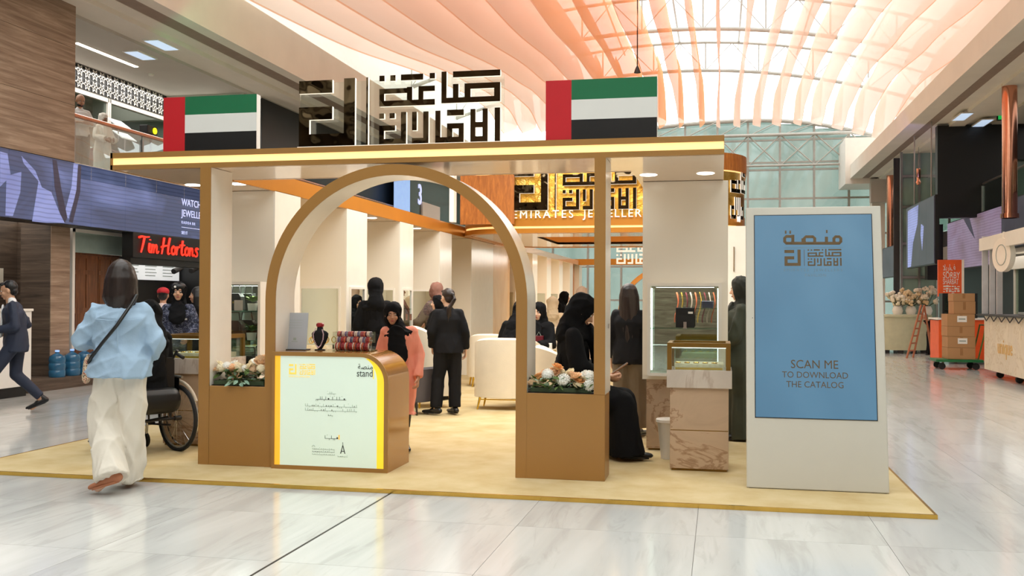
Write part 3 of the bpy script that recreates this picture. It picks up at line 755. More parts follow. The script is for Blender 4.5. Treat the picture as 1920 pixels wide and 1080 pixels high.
def arch(y0, y1, ro, ri, name, m, z0=.03):
    n = 48; b = MB(); O = [(AC - ro, z0)] + [(AC - ro * math.cos(PI * i / n), ZS + ro * math.sin(PI * i / n)) for i in range(n + 1)] + [(AC + ro, z0)]
    I = [(AC - ri, z0)] + [(AC - ri * math.cos(PI * i / n), ZS + ri * math.sin(PI * i / n)) for i in range(n + 1)] + [(AC + ri, z0)]
    vs = []; fs = []
    for p, q in zip(O, I): vs += [(p[0], y0, p[1]), (q[0], y0, q[1]), (q[0], y1, q[1]), (p[0], y1, p[1])]
    for i in range(len(O) - 1):
        for k in range(4): fs.append((4 * i + k, 4 * i + (k + 1) % 4, 4 * i + 4 + (k + 1) % 4, 4 * i + 4 + k))
    fs += [(3, 2, 1, 0), tuple(4 * (len(O) - 1) + k for k in range(4))]
    return b._add(vs, fs).build(name, m, por, 30)
arch(YFR, YFR + .014, AR, AI, 'arch_face', 'laminate')
arch(YFR + .014, YFR + DP, AR - .0015, AI + .0015, 'arch_lining', 'gloss_white')
bx('panel_clip', 'chrome', -.932, -.92, YFR + .2, YFR + .24, 1.30, 1.34, por)

# flags on the roof slab
def flag(lbl, px0, py0, px1, py1):
    a = PY(px0, py0, YFR + .02); c = PY(px1, py1, YFR + .02); z0 = ZT; z1 = (c.z)
    x0, x1 = a.x, c.x; t = thing('flag_panel', lbl, 'flag', ((x0 + x1) / 2, YFR + .05, ZT)); w = (x1 - x0); r = .235; h = (z1 - z0) / 3
    yb = YFR + .02
    bx('board', 'flag_white', x0, x1, yb + .004, yb + .08, z0, z1, t)
    bx('stripe', 'flag_red', x0, x0 + w * r, yb, yb + .006, z0, z1, t)
    for k, m in ((2, 'flag_green'), (1, 'flag_white'), (0, 'flag_black')): bx('stripe', m, x0 + w * r, x1, yb, yb + .006, z0 + k * h, z0 + (k + 1) * h, t)
    return t
flag('flag board of red, green, white and black standing on the left end of the canopy', 306, 283, 481, 176)
flag('flag board of red, green, white and black standing on the right half of the canopy', 1023, 258, 1232, 143)

# logo sign on the roof slab
p0 = PY(561, 270, YFR + .06); p1 = PY(938, 262, YFR + .06); SCX = (p1.x - p0.x) / (1820 - 97)
sg = thing('rooftop_sign', 'dark mirrored square-letter sign with pale edges standing on the canopy between the two flags', 'sign', ((p0.x + p1.x) / 2, YFR + .08, ZT))
kufic(sg, lambda x, z, d: (p0.x + (x - 97) * SCX, YFR + .05 + d, ZT + .012 + z * SCX * 1.04), .035, ['dark_mirror', 'edge_white'])
bx('acrylic_plate', 'case_glass', p0.x - .02, p1.x + .02, YFR + .125, YFR + .131, ZT, ZT + .60, sg)
bx('base_rail', 'edge_white', p0.x - .01, p1.x, YFR + .04, YFR + .12, ZT, ZT + .012, sg)

# left row of booths
bl = struct('wall_booths', (-5.5, 10, 0))
FY = [10.083, 12.226, 14.437, 16.649, 18.89]; FE = [10.76, 12.99, 15.11, 17.42, 20.8]
for y0, y1 in zip(FY, FE):
    b = MB(); b.box(-5.55, XF - .02, y0, y1, .03, ZB); b.build('booth_pier', 'beige_panel', bl)
    bx('pier_face', 'gloss_white', XF - .02, XF, y0, y1, .03, ZB, bl)
bx('rear_panel', 'beige_panel', -5.58, -5.55, 10.1, 21, .03, ZT, bl)
bx('fascia', 'orange_gold', XF - .03, XF, 9.15, 21.0, ZB - .005, ZT + .03, bl)
bx('booth_ceiling', 'soffit', -5.58, XF - .03, 12.2, 21.0, ZB + .002, ZT, bl)
def dl2(x, y):
    MB().lathe([(0, -.006), (.07, -.006), (.08, 0), (0, 0)], (x, y, ZB + .003), 16).build('downlight', 'glow_white', bl)
for y in (11.4, 13.6, 15.8): dl2(-5.05, y + .2); dl2(-5.6, y + .2)
# tall wall cases set in the piers
M['shelf_glass'] = glass('shelf_glass', (.78, .92, .86), .3)
M['case_light'] = mat('case_light', (244, 255, 246), .4, emit=2.2, var=0)
def wallcase(lbl, y, x0, x1, z0=.82, z1=1.70, shelves=(1.12, 1.42), dep=.32):
    t = thing('display_case', lbl, 'display case', ((x0 + x1) / 2, y, z0))
    b = MB(); f = .028; b.box(x0, x0 + f, y - .012, y + .004, z0, z1).box(x1 - f, x1, y - .012, y + .004, z0, z1).box(x0 + f, x1 - f, y - .012, y + .004, z1 - f, z1).box(x0 + f, x1 - f, y - .012, y + .004, z0, z0 + f)
    b.build('frame', 'gloss_white', t)
    bx('mirror_back', 'mirror', x0 + f, x1 - f, y - .002, y - .0005, z0 + f, z1 - f, t)
    return t
def cavity_case(lbl, y, x0, x1, z0, z1, shelves, dep=.34):
    """a niche that stands proud of the wall: mirror back, glass shelves, light strips"""
    t = thing('display_case', lbl, 'display case', ((x0 + x1) / 2, y, z0)); f = .03
    b = MB(); b.box(x0, x0 + f, y - dep, y, z0, z1).box(x1 - f, x1, y - dep, y, z0, z1).box(x0 + f, x1 - f, y - dep, y, z1 - f, z1).box(x0 + f, x1 - f, y - dep, y, z0, z0 + f)
    b.build('frame', 'gloss_white', t)
    bx('mirror_back', 'mirror', x0 + f, x1 - f, y - .006, y - .001, z0 + f, z1 - f, t)
    for z in shelves: bx('shelf', 'shelf_glass', x0 + f, x1 - f, y - dep + .02, y - .008, z - .005, z + .005, t)
    for x in (x0 + f + .006, x1 - f - .006): bx('light_strip', 'case_light', x - .005, x + .005, y - .03, y - .014, z0 + .05, z1 - .05, t)
    bx('door_pane', 'case_glass', x0 + f, x1 - f, y - dep + .004, y - dep + .009, z0 + f, z1 - f, t)
    area('case_lamp', ((x0 + x1) / 2, y - dep / 2, z1 - f - .01), ((x1 - x0) * .8, dep * .5), 5, (1, .98, .92))
    return t
cavity_case('mirrored wall case with leather bags on glass shelves behind the left planter', 10.083, -5.52, -4.84, .62, 1.72, (1.08, 1.40), .3)
for y, lb in ((12.226, 'wide mirrored case in the pier behind the grey card stand'), (14.437, 'mirrored case beside the standing woman in black with raised hood'), (16.649, 'bright mirrored case behind the woman in the brown headscarf')):
    wallcase(lb, y, -5.48, -4.90)
for (y0, y1), lb in zip(((12.226, 12.99), (14.437, 15.11), (16.649, 17.42)), ('narrow glazed case on the pier end between the card stand and the standing black abaya', 'narrow glazed case with gold jewellery on the pier end right of the girl in coral', 'narrow glazed case on the farthest pier end near the ponytailed woman')):
    t = thing('display_case', lb, 'display case', (XF, (y0 + y1) / 2, .82))
    b = MB(); f = .03; a, c = y0 + .10, y1 - .10
    b.box(XF, XF + .02, a, a + f, .82, 1.70).box(XF, XF + .02, c - f, c, .82, 1.70).box(XF, XF + .02, a + f, c - f, 1.67, 1.70).box(XF, XF + .02, a + f, c - f, .82, .85); b.build('frame', 'gloss_white', t)
    bx('mirror_back', 'mirror', XF + .001, XF + .003, a + f, c - f, .85, 1.67, t)
    for z in (1.1, 1.38): bx('shelf', 'shelf_glass', XF + .003, XF + .018, a + f, c - f, z - .004, z + .004, t)
    bx('handle', 'chrome', XF + .02, XF + .05, (a + c) / 2 + .1, (a + c) / 2 + .115, 1.2, 1.3, t)

# wood-look glossy wall further in
M['wood_pale'] = wood('wood_pale', (206, 164, 116), (240, 208, 164), .8, (.8, .8, .6), .2)
bx('inner_wall', 'wood_pale', -5.3, XF - .1, 20.8, 23.0, .03, ZB, bl)
for i in range(6): 
    y = 23.2 + i * 2.2; bx('booth_pier', 'beige_panel', -5.5, XF, y, y + .7, .03, ZB, bl)
bx('booth_ceiling', 'soffit', -5.58, XF, 22, 36, ZB, ZT, bl)
bx('rear_panel', 'beige_panel', -5.58, -5.55, 21, 36, .03, ZT, bl)
for i in range(4): bx('case_back', 'mirror', -5.4, XF - .05, 23.19 + i * 2.2, 23.195 + i * 2.2, .85, 1.7, bl)

# the big gold ring in the middle
RX0, RX1, RY0, RY1 = -4.78, .44, 17.4, 22.6; RZ1 = 4.13
def rrect(x0, x1, y0, y1, r, n=8, inset=0):
    x0 += inset; x1 -= inset; y0 += inset; y1 -= inset; r = max(r - inset, .05); P = []
    for cx, cy, a0 in ((x1 - r, y0 + r, -90), (x1 - r, y1 - r, 0), (x0 + r, y1 - r, 90), (x0 + r, y0 + r, 180)):
        P += [(cx + r * math.cos(D(a0 + 90 * i / n)), cy + r * math.sin(D(a0 + 90 * i / n))) for i in range(n + 1)]
    return P
rg = thing('gold_ring', 'large rounded gold band hanging in the middle of the pavilion with square letters', 'sign', (-2.17, 17.4, ZB))
def band(name, m, z0, z1, ins, th=.12, sm=True):
    O = rrect(RX0, RX1, RY0, RY1, 1.0, 8, ins); I = rrect(RX0, RX1, RY0, RY1, 1.0, 8, ins + th); b = MB(); n = len(O)
    vs = [(p[0], p[1], z0) for p in O] + [(p[0], p[1], z1) for p in O] + [(p[0], p[1], z0) for p in I] + [(p[0], p[1], z1) for p in I]; fs = []
    for i in range(n):
        j = (i + 1) % n; fs += [(i, j, n + j, n + i), (2 * n + j, 2 * n + i, 3 * n + i, 3 * n + j), (n + i, n + j, 3 * n + j, 3 * n + i), (j, i, 2 * n + i, 2 * n + j)]
    return b._add(vs, fs).build(name, m, rg, 35 if sm else False)
band('panel_band', 'gold_foil', ZB + .16, RZ1 - .32, 0)
band('crown', 'rust_panel', RZ1 - .30, RZ1, -.04)
band('crown_light', 'glow_warm', RZ1 - .32, RZ1 - .30, -.01)
band('light_band', 'glow_warm', ZB + .085, ZB + .125, .01)
band('lower_rim', 'orange_gold', ZB, ZB + .085, -.02)
band('mid_rim', 'orange_gold', ZB + .125, ZB + .30, -.012)
band('inner_band', 'orange_gold', ZB, RZ1 - .35, .13, .05)
b = MB()
for p, q, r in zip(range(0, 1), (0,), (0,)):
    O = rrect(RX0, RX1, RY0, RY1, 1.0, 8, .18); I = rrect(RX0, RX1, RY0, RY1, 1.0, 8, 1.3); n = len(O)
    vs = [(a[0], a[1], ZB + .01) for a in O] + [(a[0], a[1], ZB + .01) for a in I] + [(a[0], a[1], ZB + .06) for a in O] + [(a[0], a[1], ZB + .06) for a in I]; fs = []
    for i in range(n):
        j = (i + 1) % n; fs += [(i, n + i, n + j, j), (2 * n + j, 3 * n + j, 3 * n + i, 2 * n + i)]
    b._add(vs, fs)
b.build('ring_soffit', 'soffit', rg)
# honeycomb circles on the rounded left part
b = MB()
for i in range(7):
    for j in range(6):
        x = -4.0 + i * .17 + (j % 2) * .085; z = 3.05 + j * .15
        if x < -3.0: b.tube([(x + .075 * math.cos(a), RY0 - .012, z + .075 * math.sin(a)) for a in np.linspace(0, 2 * PI, 14)[:-1]], .008, 4, True)
o = b.build('honeycomb', 'bright_gold', rg); o['kind'] = 'stuff'
bx('rust_cladding', 'rust_panel', -4.62, -3.62, 17.26, 17.34, ZB + .16, RZ1 - .35, rg)
bx('cladding_edge', 'edge_white', -4.78, -4.70, 17.1, 17.3, ZB + .2, 3.95, rg)
q0 = PY(962, 395, 17.3); q1 = PY(1193, 395, 17.3); s2 = (q1.x - q0.x) / (1820 - 97)
kufic(rg, lambda x, z, d: (q0.x + (x - 97) * s2, 17.28 + d, q0.z + z * s2 * 1.12), .08, ['dark_mirror', 'edge_white'])
for w_, px_, sp_ in (('EMIRATES', 960, 1.36), ('JEWELLERS', 1094, 1.22)): text('lettering', w_, 'edge_white', rg, (PY(px_, 409, 17.36).x, 17.36, PY(962, 409, 17.3).z), (1, 0, 0), (0, 0, 1), .20, .02, space=sp_, split=True)
# the same mark again on the rounded right end
def tfR(x, z, d):
    a = D(-42); c = Vector((-.56, 18.4)); r = 1.02; u = (x - 803) * .00062; ang = a + u / r
    return (c.x + (r - d) * math.cos(ang), c.y + (r - d) * math.sin(ang), 2.98 + z * .00155)
for r in KUF[4:7] + KUF[9:13]: rects_mesh('letter', r, tfR, .07, ['dark_mirror', 'edge_white'], rg)
for k in range(8): bx('letter_peg', 'edge_white', .30 + .0 * k, .36, 17.75 + k * .05, 17.775 + k * .05, 2.93, 3.02 , rg) if k % 2 == 0 else None

# far entrance of the pavilion
fa = thing('far_portal', 'distant gold portal with white square letters at the far end of the pavilion', 'archway', (-1.5, 34, .03))
bx('header', 'orange_gold', -5.2, .6, 34, 34.3, ZB, ZT + .05, fa)
n = 28; b = MB()
for (ro, ri) in ((1.75, 1.6),):
    cx = -1.7; pts_o = [(cx - ro, .03)] + [(cx - ro * math.cos(PI * i / n), .95 + ro * math.sin(PI * i / n)) for i in range(n + 1)] + [(cx + ro, .03)]
    pts_i = [(cx - ri, .03)] + [(cx - ri * math.cos(PI * i / n), .95 + ri * math.sin(PI * i / n)) for i in range(n + 1)] + [(cx + ri, .03)]
    vs = []; fs = []
    for p, q in zip(pts_o, pts_i): vs += [(p[0], 34, p[1]), (q[0], 34, q[1]), (q[0], 34.3, q[1]), (p[0], 34.3, p[1])]
    for i in range(len(pts_o) - 1):
        for k in range(4): fs.append((4 * i + k, 4 * i + (k + 1) % 4, 4 * i + 4 + (k + 1) % 4, 4 * i + 4 + k))
    b._add(vs, fs)
b.build('arch', 'orange_gold', fa, 30)
r0 = PY(1156, 495, 34); r1 = PY(1232, 495, 34); s3 = (r1.x - r0.x) / (1820 - 803)
kufic(fa, lambda x, z, d: (r0.x + (x - 803) * s3, 33.95 + d, r0.z + z * s3), .06, ['edge_white', 'edge_white'], (2,))
bx('side_post', 'orange_gold', -5.2, -5.0, 34, 34.3, .03, ZB, fa); bx('side_post', 'orange_gold', .4, .6, 34, 34.3, .03, ZB, fa)

# right-hand booths
br = struct('wall_booths_right', (-.3, 10, 0))
YR = 9.969
b = MB(); b.box(-.76, .082, YR, YR + .8, .745, ZB); b.build('booth_pier', 'beige_panel', br)
b = MB(); b.box(-.72, .05, YR + .02, YR + .78, .05, .745); b.build('pedestal', 'ped_marble', br); bx('plinth', 'brass_dark', -.70, .03, YR + .04, YR + .76, .03, .05, br)
b = MB(); b.box(.10, 1.3, 16.2, 16.3, .03, ZB); b.build('rear_panel', 'gloss_white', br)
for i in range(5): bx('booth_pier', 'beige_panel', -.55, .45, 12.8 + i * 3.4 if i < 1 else 19 + i * 3, 13.3 + i * 3.4 if i < 1 else 19.6 + i * 3, .03, ZB, br) if i else None
bx('door_line', 'brass_dark', .22, .232, 16.18, 16.2, 2.0, 2.4, br)
cavity_case('white-framed mirrored wall case with dark phone stand in the right pier', YR, -.70, .02, .79, 1.71, (1.26,), .16)
# ------------------------------------------------------------------ reception counter
ct = thing('reception_counter', 'rounded gold-brown welcome counter with a glowing pale green front panel', 'counter', (-3.36, 8.15, .03))
cx0, cx1, cy0, cy1, cz0, cz1 = -3.90, -2.815, 8.12, 8.72, .03, 1.068
R_ = .25
def rprof(x0, x1, z0, z1, r, n=10): return [(x0, z0), (x1, z0)] + [(x1 - r + r * math.cos(PI / 2 * i / n), z1 - r + r * math.sin(PI / 2 * i / n)) for i in range(n + 1)] + [(x0, z1)]
M['laminate_gloss'] = mat('laminate_gloss', (168, 116, 54), .13, .1, coat=.3, var=.03, scale=1.2)
MB().prism(rprof(cx0, cx1, cz0, cz1, R_), 'y', cy0 + .02, cy1).build('body', 'laminate_gloss', ct, 30)
# front frame = outer outline minus panel outline
fo = rprof(cx0, cx1, cz0, cz1, R_); fi = rprof(cx0 + .025, cx1 - .035, cz0 + .035, cz1 - .035, R_ - .03)
vs = []; fs = []
for p, q in zip(fo, fi): vs += [(p[0], cy0, p[1]), (q[0], cy0, q[1]), (q[0], cy0 + .02, q[1]), (p[0], cy0 + .02, p[1])]
n = len(fo)
for i in range(n):
    j = (i + 1) % n
    for k in range(4): fs.append((4 * i + k, 4 * i + (k + 1) % 4, 4 * j + (k + 1) % 4, 4 * j + k))
MB()._add(vs, fs).build('front_frame', 'laminate', ct)
px0, px1, pz0, pz1 = cx0 + .025, cx1 - .035, cz0 + .035, cz1 - .035
MB().prism(rprof(px0, px1, pz0, pz1, R_ - .03), 'y', cy0 + .010, cy0 + .018).build('light_panel', 'lightbox', ct)
bx('panel_stripe', 'lb_orange', px0, px0 + .052, cy0 + .0085, cy0 + .0098, pz0, pz1, ct, label='orange-yellow stripe')
# yellow stripe following the rounded corner
oo = [(px1, pz0)] + [(px1 - .22 + .22 * math.cos(PI / 2 * i / 10), pz1 - .22 + .22 * math.sin(PI / 2 * i / 10)) for i in range(9)]
ii = [(px1 - .066, pz0)] + [(px1 - .22 + .154 * math.cos(PI / 2 * i / 10) - .0, pz1 - .22 + .22 * math.sin(PI / 2 * i / 10) * .98) for i in range(9)]
MB().prism(oo + ii[::-1], 'y', cy0 + .0085, cy0 + .0098).build('panel_stripe', 'lb_yellow', ct, label='bright yellow stripe')
yq = cy0 + .0075
def cp(px, py): return PY(px, py, cy0)
q = cp(541, 702); s = (cp(590, 702).x - q.x) / (1820 - 97)
kufic(ct, lambda x, z, d: (q.x + (x - 97) * s, yq + d, q.z + z * s * 1.2), .0015, ['ink_gold', 'ink_gold'])
text('caption', 'EMIRATES JEWELLERS', 'ink_gold', ct, (q.x, yq, cp(541, 707).z), (1, 0, 0), (0, 0, 1), .018, .0008, space=1.2)
q = cp(668, 706); text('lettering', 'stand', 'ink', ct, (q.x, yq, q.z), (1, 0, 0), (0, 0, 1), .088, .001, sx=.8, split=True)
q = cp(670, 692); text('lettering', '\uFE94\uFEBC\uFEE8\uFEE3', 'ink', ct, (q.x, yq, q.z), (1, 0, 0), (0, 0, 1), .062, .001)
q = cp(699, 682); bx('accent_bar', 'lb_yellow', q.x, q.x + .008, yq, yq + .001, cp(700, 711).z, q.z, ct)
def scrib(cx, cz, w, h, m, seed, thick=.004):
    """a line of small connected script, too small in the photo to read"""
    rnd = random.Random(seed); b = MB(); x = cx - w / 2
    b.box(x, x + w, yq, yq + .001, cz, cz + thick)
    while x < cx + w / 2:
        a = rnd.random(); ww = .004 + .01 * rnd.random()
        if a < .35: b.box(x, x + thick, yq, yq + .001, cz, cz + h)
        elif a < .6: b.box(x, x + ww, yq, yq + .001, cz, cz + h * .55)
        elif a < .8: b.box(x, x + thick, yq, yq + .001, cz - h * .4, cz)
        else: b.box(x, x + .004, yq, yq + .001, cz + h * 1.1, cz + h * 1.1 + .004)
        x += ww + .008 + .006 * rnd.random()
    b.build('script_line', m, ct)
for (a, b_, w, h, m) in ((621, 739, 18, 5, 'ink_soft'), (620, 750, 64, 7, 'ink'), (620, 763, 110, 6, 'ink_soft'), (620, 771, 110, 6, 'ink_soft'), (619, 780, 10, 5, 'ink_soft'), (620, 823, 26, 7, 'ink')):
    q = cp(a, b_); scrib(q.x, q.z, w * .00443, h * .0040, m, a + b_, .0035 if m == 'ink' else .0028)
q = cp(634, 818); bx('accent_bar', 'lb_orange', q.x, q.x + .01, yq, yq + .001, q.z - .03, q.z + .01, ct)
# two small emblems at the foot of the panel
q = cp(642, 851); b = MB()
for sgn in (-1, 1): b.prism([(q.x + sgn * .024, q.z), (q.x + sgn * .016, q.z), (q.x, q.z + .06), (q.x + sgn * .003, q.z + .075)][::sgn], 'y', yq, yq + .001)
b.box(q.x - .017, q.x + .017, yq, yq + .001, q.z + .018, q.z + .024); b.box(q.x - .002, q.x + .002, yq, yq + .001, q.z + .06, q.z + .10); b.build('emblem', 'ink', ct)
q = cp(588, 838); MB().tube([(q.x - .02 + .03 * i / 6, yq, q.z + .014 * math.sin(PI * i / 6)) for i in range(7)], .0016, 4).build('emblem', 'ink_soft', ct)
for (a, b_, w, m) in ((606, 841, 50, 'ink_soft'), (606, 846, 50, 'ink'), (606, 851, 50, 'ink_soft'), (642, 855, 22, 'ink_soft')):
    q = cp(a, b_); scrib(q.x, q.z - .01, w * .0042, .010, m, a + b_, .0025)

# things on the counter
q0 = PY(527, 657, 8.42); q1 = PY(576, 586, 8.46)
t = thing('card_stand', 'upright grey card standing at the left end of the welcome counter', 'card', ((q0.x + q1.x) / 2, 8.44, cz1))
b = MB(); b.X = Matrix.Translation(((q0.x + q1.x) / 2, 8.44, cz1)) @ Matrix.Rotation(D(-8), 4, 'X'); w = (q1.x - q0.x) / 2; hh = q1.z - cz1
M['card_grey'] = mat('card_grey', (176, 180, 186), .5, var=.02)
b.box(-w, w, 0, .006, 0, hh); b.build('card', 'card_grey', t, label='pale grey printed card')
b = MB(); b.X = Matrix.Translation(((q0.x + q1.x) / 2, 8.44, cz1)) @ Matrix.Rotation(D(-8), 4, 'X')
for k in range(4): b.box(-w * .55, w * .55, -.001, 0, hh * (.80 - k * .07), hh * (.805 - k * .07))
b.box(-w * .25, w * .25, -.001, 0, hh * .22, hh * .235); b.box(-w * .12, w * .12, -.001, 0, hh * .26, hh * .33); b.build('print', 'ink_soft', t)
MB().box(q0.x - .01, q1.x + .01, 8.40, 8.52, cz1, cz1 + .008).build('foot', 'dark', t)

bc = PY(600, 657, 8.45); t = thing('necklace_bust', 'black velvet bust wearing a beaded necklace on the counter', 'necklace display', (bc.x, 8.45, cz1))
M['velvet'] = mat('velvet', (14, 13, 18), .9); M['beads'] = mat('beads', (206, 178, 186), .3, bump=.5, bscale=300); M['red_beads'] = mat('red_beads', (150, 34, 40), .35)
rings = []
for z, rx, ry in ((0, .050, .04), (.008, .050, .04), (.012, .02, .018), (.03, .03, .022), (.07, .055, .03), (.12, .078, .034), (.155, .082, .034), (.175, .06, .034), (.185, .03, .028), (.215, .026, .026), (.235, .028, .028), (.238, .01, .01)):
    rings.append([Vector((bc.x + rx * math.cos(2 * PI * i / 20), 8.45 + ry * math.sin(2 * PI * i / 20), cz1 + z)) for i in range(20)])
MB().loft(rings).build('bust', 'velvet', t, 60)
pts = [(bc.x - .03, 8.42, cz1 + .20), (bc.x - .05, 8.408, cz1 + .15), (bc.x - .045, 8.41, cz1 + .10), (bc.x - .02, 8.415, cz1 + .045), (bc.x, 8.412, cz1 + .025), (bc.x + .02, 8.415, cz1 + .045), (bc.x + .045, 8.41, cz1 + .10), (bc.x + .05, 8.408, cz1 + .15), (bc.x + .03, 8.42, cz1 + .20)]
b = MB()
for i in range(len(pts) - 1):
    for k in range(4): p = Vector(pts[i]).lerp(Vector(pts[i + 1]), k / 4); b.ell(p, .0065, 8, 5)
b.build('bead_string', 'beads', t, True)
MB().lathe([(.024, 0), (.036, .01), (.036, .03), (.024, .04)], (bc.x, 8.45, cz1 + .212), 18).build('collar_ring', 'red_beads', t, True)

# three rows of bangles on rods
br0 = PY(632, 657, 8.45); br1 = PY(696, 657, 8.45)
t = thing('bangle_rack', 'rack with three rods of striped red and grey bangles on the counter', 'jewellery rack', ((br0.x + br1.x) / 2, 8.45, cz1))
b = MB()
for x in (br0.x - .012, br1.x + .008): b.box(x, x + .006, 8.37, 8.53, cz1, cz1 + .175); 
b.box(br0.x - .012, br1.x + .014, 8.37, 8.53, cz1, cz1 + .006); b.build('frame', 'case_glass', t)
cols = [('b_red', (158, 44, 46)), ('b_grey', (126, 122, 126)), ('b_violet', (96, 78, 116)), ('b_cream', (204, 178, 160)), ('b_wine', (104, 26, 38)), ('b_orange', (196, 96, 60))]
for nme, c in cols: M[nme] = mat(nme, c, .35)
for row, (z, r, yy) in enumerate(((.040, .034, 8.43), (.095, .030, 8.45), (.150, .024, 8.47))):
    MB().cyl((br0.x - .01, yy, cz1 + z), (br1.x + .01, yy, cz1 + z), .006, n=8).build('rod', 'steel', t)
    prot = {}
    for k in range(22):
        x = br0.x + (br1.x - br0.x) * (k + .5) / 22; c = cols[(k * 5 + row * 3 + (k // 4)) % 6][0] if row else cols[(k // 3 + k) % 4 if k % 2 else 1][0]
        if row == 0: c = ('b_red', 'b_wine', 'b_orange', 'b_cream')[(k * 3 + k // 5) % 4]
        if (row, c) not in prot:
            prot[row, c] = MB().tube([(0, r * math.cos(a), r * math.sin(a)) for a in np.linspace(0, 2 * PI, 15)[:-1]], .0058, 6, True).build('bangle', c); o = prot[row, c]; o.parent = t
        else: o = inst(prot[row, c], parent=t)
        o.location = (x - t.location.x, yy - 8.45, z)

# ------------------------------------------------------------------ flowers in the planters
for n_, c in (('petal_white', (250, 246, 236)), ('petal_peach', (248, 208, 168)), ('petal_cream', (248, 232, 200)), ('leaf_green', (88, 112, 52)), ('leaf_pale', (142, 172, 150)), ('leaf_dark', (46, 62, 34)), ('petal_orange', (240, 180, 116))):
    M[n_] = mat(n_, c, .7, var=.12, scale=30)
def rose_mesh():
    b = MB(); 
    for ring, (n, r, z, tilt, s) in enumerate(((3, .008, .030, .1, .018), (5, .018, .026, .35, .024), (6, .030, .018, .75, .030), (7, .040, .006, 1.15, .034))):
        for k in range(n):
            a = 2 * PI * (k + ring * .37) / n; c = Vector((r * math.cos(a), r * math.sin(a), z)); out = Vector((math.cos(a), math.sin(a), 0)); up = (Vector((0, 0, 1)) * math.cos(tilt) + out * math.sin(tilt)); side = out.cross(Vector((0, 0, 1)))
            p = [c - side * s * .5 - up * s * .6, c + side * s * .5 - up * s * .6, c + side * s * .72 + up * s * .30 - out * .003, c + side * s * .38 + up * s * .62 + out * .002, c - side * s * .38 + up * s * .62 + out * .002, c - side * s * .72 + up * s * .30 - out * .003, c + out * .007]
            b._add(p, [(0, 1, 6), (1, 2, 6), (2, 3, 6), (3, 4, 6), (4, 5, 6), (5, 0, 6)])
    b.ell((0, 0, .012), (.03, .03, .026), 8, 6); return b
def hyd_mesh():
    b = MB(); g = PI * (3 - math.sqrt(5))
    b.ell((0, 0, .02), .045, 8, 6)
    for i in range(46):
        z = 1 - 1.5 * i / 45; r = math.sqrt(max(0, 1 - z * z)); a = g * i; d = Vector((r * math.cos(a), r * math.sin(a), z)); c = d * .054 + Vector((0, 0, .02)); u = d.orthogonal().normalized(); w = d.cross(u)
        for k in range(4):
            t0 = u * math.cos(k * PI / 2 + i) + w * math.sin(k * PI / 2 + i); t1 = u * math.cos(k * PI / 2 + i + .9) + w * math.sin(k * PI / 2 + i + .9)
            b._add([c, c + t0 * .015 + d * .001, c + (t0 + t1) * .0115 + d * .002, c + t1 * .015 + d * .001], [(0, 1, 2, 3)])
    return b
def leaf_mesh(L=.07, w=.02):
    b = MB(); b._add([(0, 0, 0), (w, L * .35, .006), (w * .7, L * .75, 0), (0, L, -.008), (-w * .7, L * .75, 0), (-w, L * .35, .006), (0, L * .45, -.004)], [(0, 1, 6), (1, 2, 6), (2, 3, 6), (3, 4, 6), (4, 5, 6), (5, 0, 6)]); return b
FP = {}
def fproto(kind, m):
    if (kind, m) not in FP:
        b = {'rose': rose_mesh, 'hydrangea': hyd_mesh, 'leaf': leaf_mesh}[kind](); me = b.mesh(kind); me.materials.append(M[m]); FP[kind, m] = me
    return FP[kind, m]
def fl_place(parent, nm, kind, m, loc, rot, s):
    o = bpy.data.objects.new(nm, fproto(kind, m)); COL.objects.link(o); o.parent = parent; o.location = loc; o.rotation_euler = rot; o.scale = (s, s, s)
def flowerbed(lbl, x0, x1, y0, y1, z, blooms, seed):
    rnd = random.Random(seed); c = Vector(((x0 + x1) / 2, (y0 + y1) / 2, z)); t = thing('flower_arrangement', lbl, 'flowers', c)
    MB().box(x0 + .02, x1 - .02, y0 + .03, y1 - .03, z, z + .04).build('moss_bed', 'leaf_dark', t)
    for k in range(120):
        x = rnd.uniform(x0 + .02, x1 - .02); y = rnd.uniform(y0, y1 - .02); zz = z + rnd.uniform(.02, .12)
        fl_place(t, 'leaf', 'leaf', rnd.choice(['leaf_green', 'leaf_green', 'leaf_dark', 'leaf_pale']), Vector((x, y, zz)) - c, (rnd.uniform(-.4, .9), rnd.uniform(-.5, .5), rnd.uniform(0, 6.28)), rnd.uniform(.7, 1.3))
    for kind, m, fx, fy, fz, s in blooms:
        fl_place(t, kind, kind, m, Vector((x0 + fx * (x1 - x0), y0 + fy * (y1 - y0), z + fz)) - c, (rnd.uniform(.3, .9), rnd.uniform(-.4, .4), rnd.uniform(0, 6)), s)
    return t
A = []
rnd = random.Random(3)
for i in range(42):
    fx = .04 + .92 * ((i * .618) % 1); A.append((('rose', 'rose', 'hydrangea')[i % 3], ('petal_peach', 'petal_cream', 'petal_white', 'petal_peach')[i % 4], fx, .1 + .75 * rnd.random(), .07 + .11 * rnd.random() + (.05 if fx > .65 else 0), (.78 if i % 3 < 2 else .62) + .22 * rnd.random()))
flowerbed('low arrangement of peach and white roses with green leaves in the left planter box', -4.53, -4.0, YFR - .0, YFR + .38, .752, A, 5)
for p in bpy.data.objects:
    if p.name.startswith('flower_arrangement'):
        for k in range(7):
            fl_place(p, 'leaf', 'leaf', 'leaf_pale', Vector((-.06 + .022 * k, -.17 - .012 * (k * 3 % 4), .05 - .012 * (k * 5 % 3))), (-.7 + .3 * (k % 3), .5 * (-1) ** k, PI + .45 * (k - 3)), .9 + .2 * (k % 3))
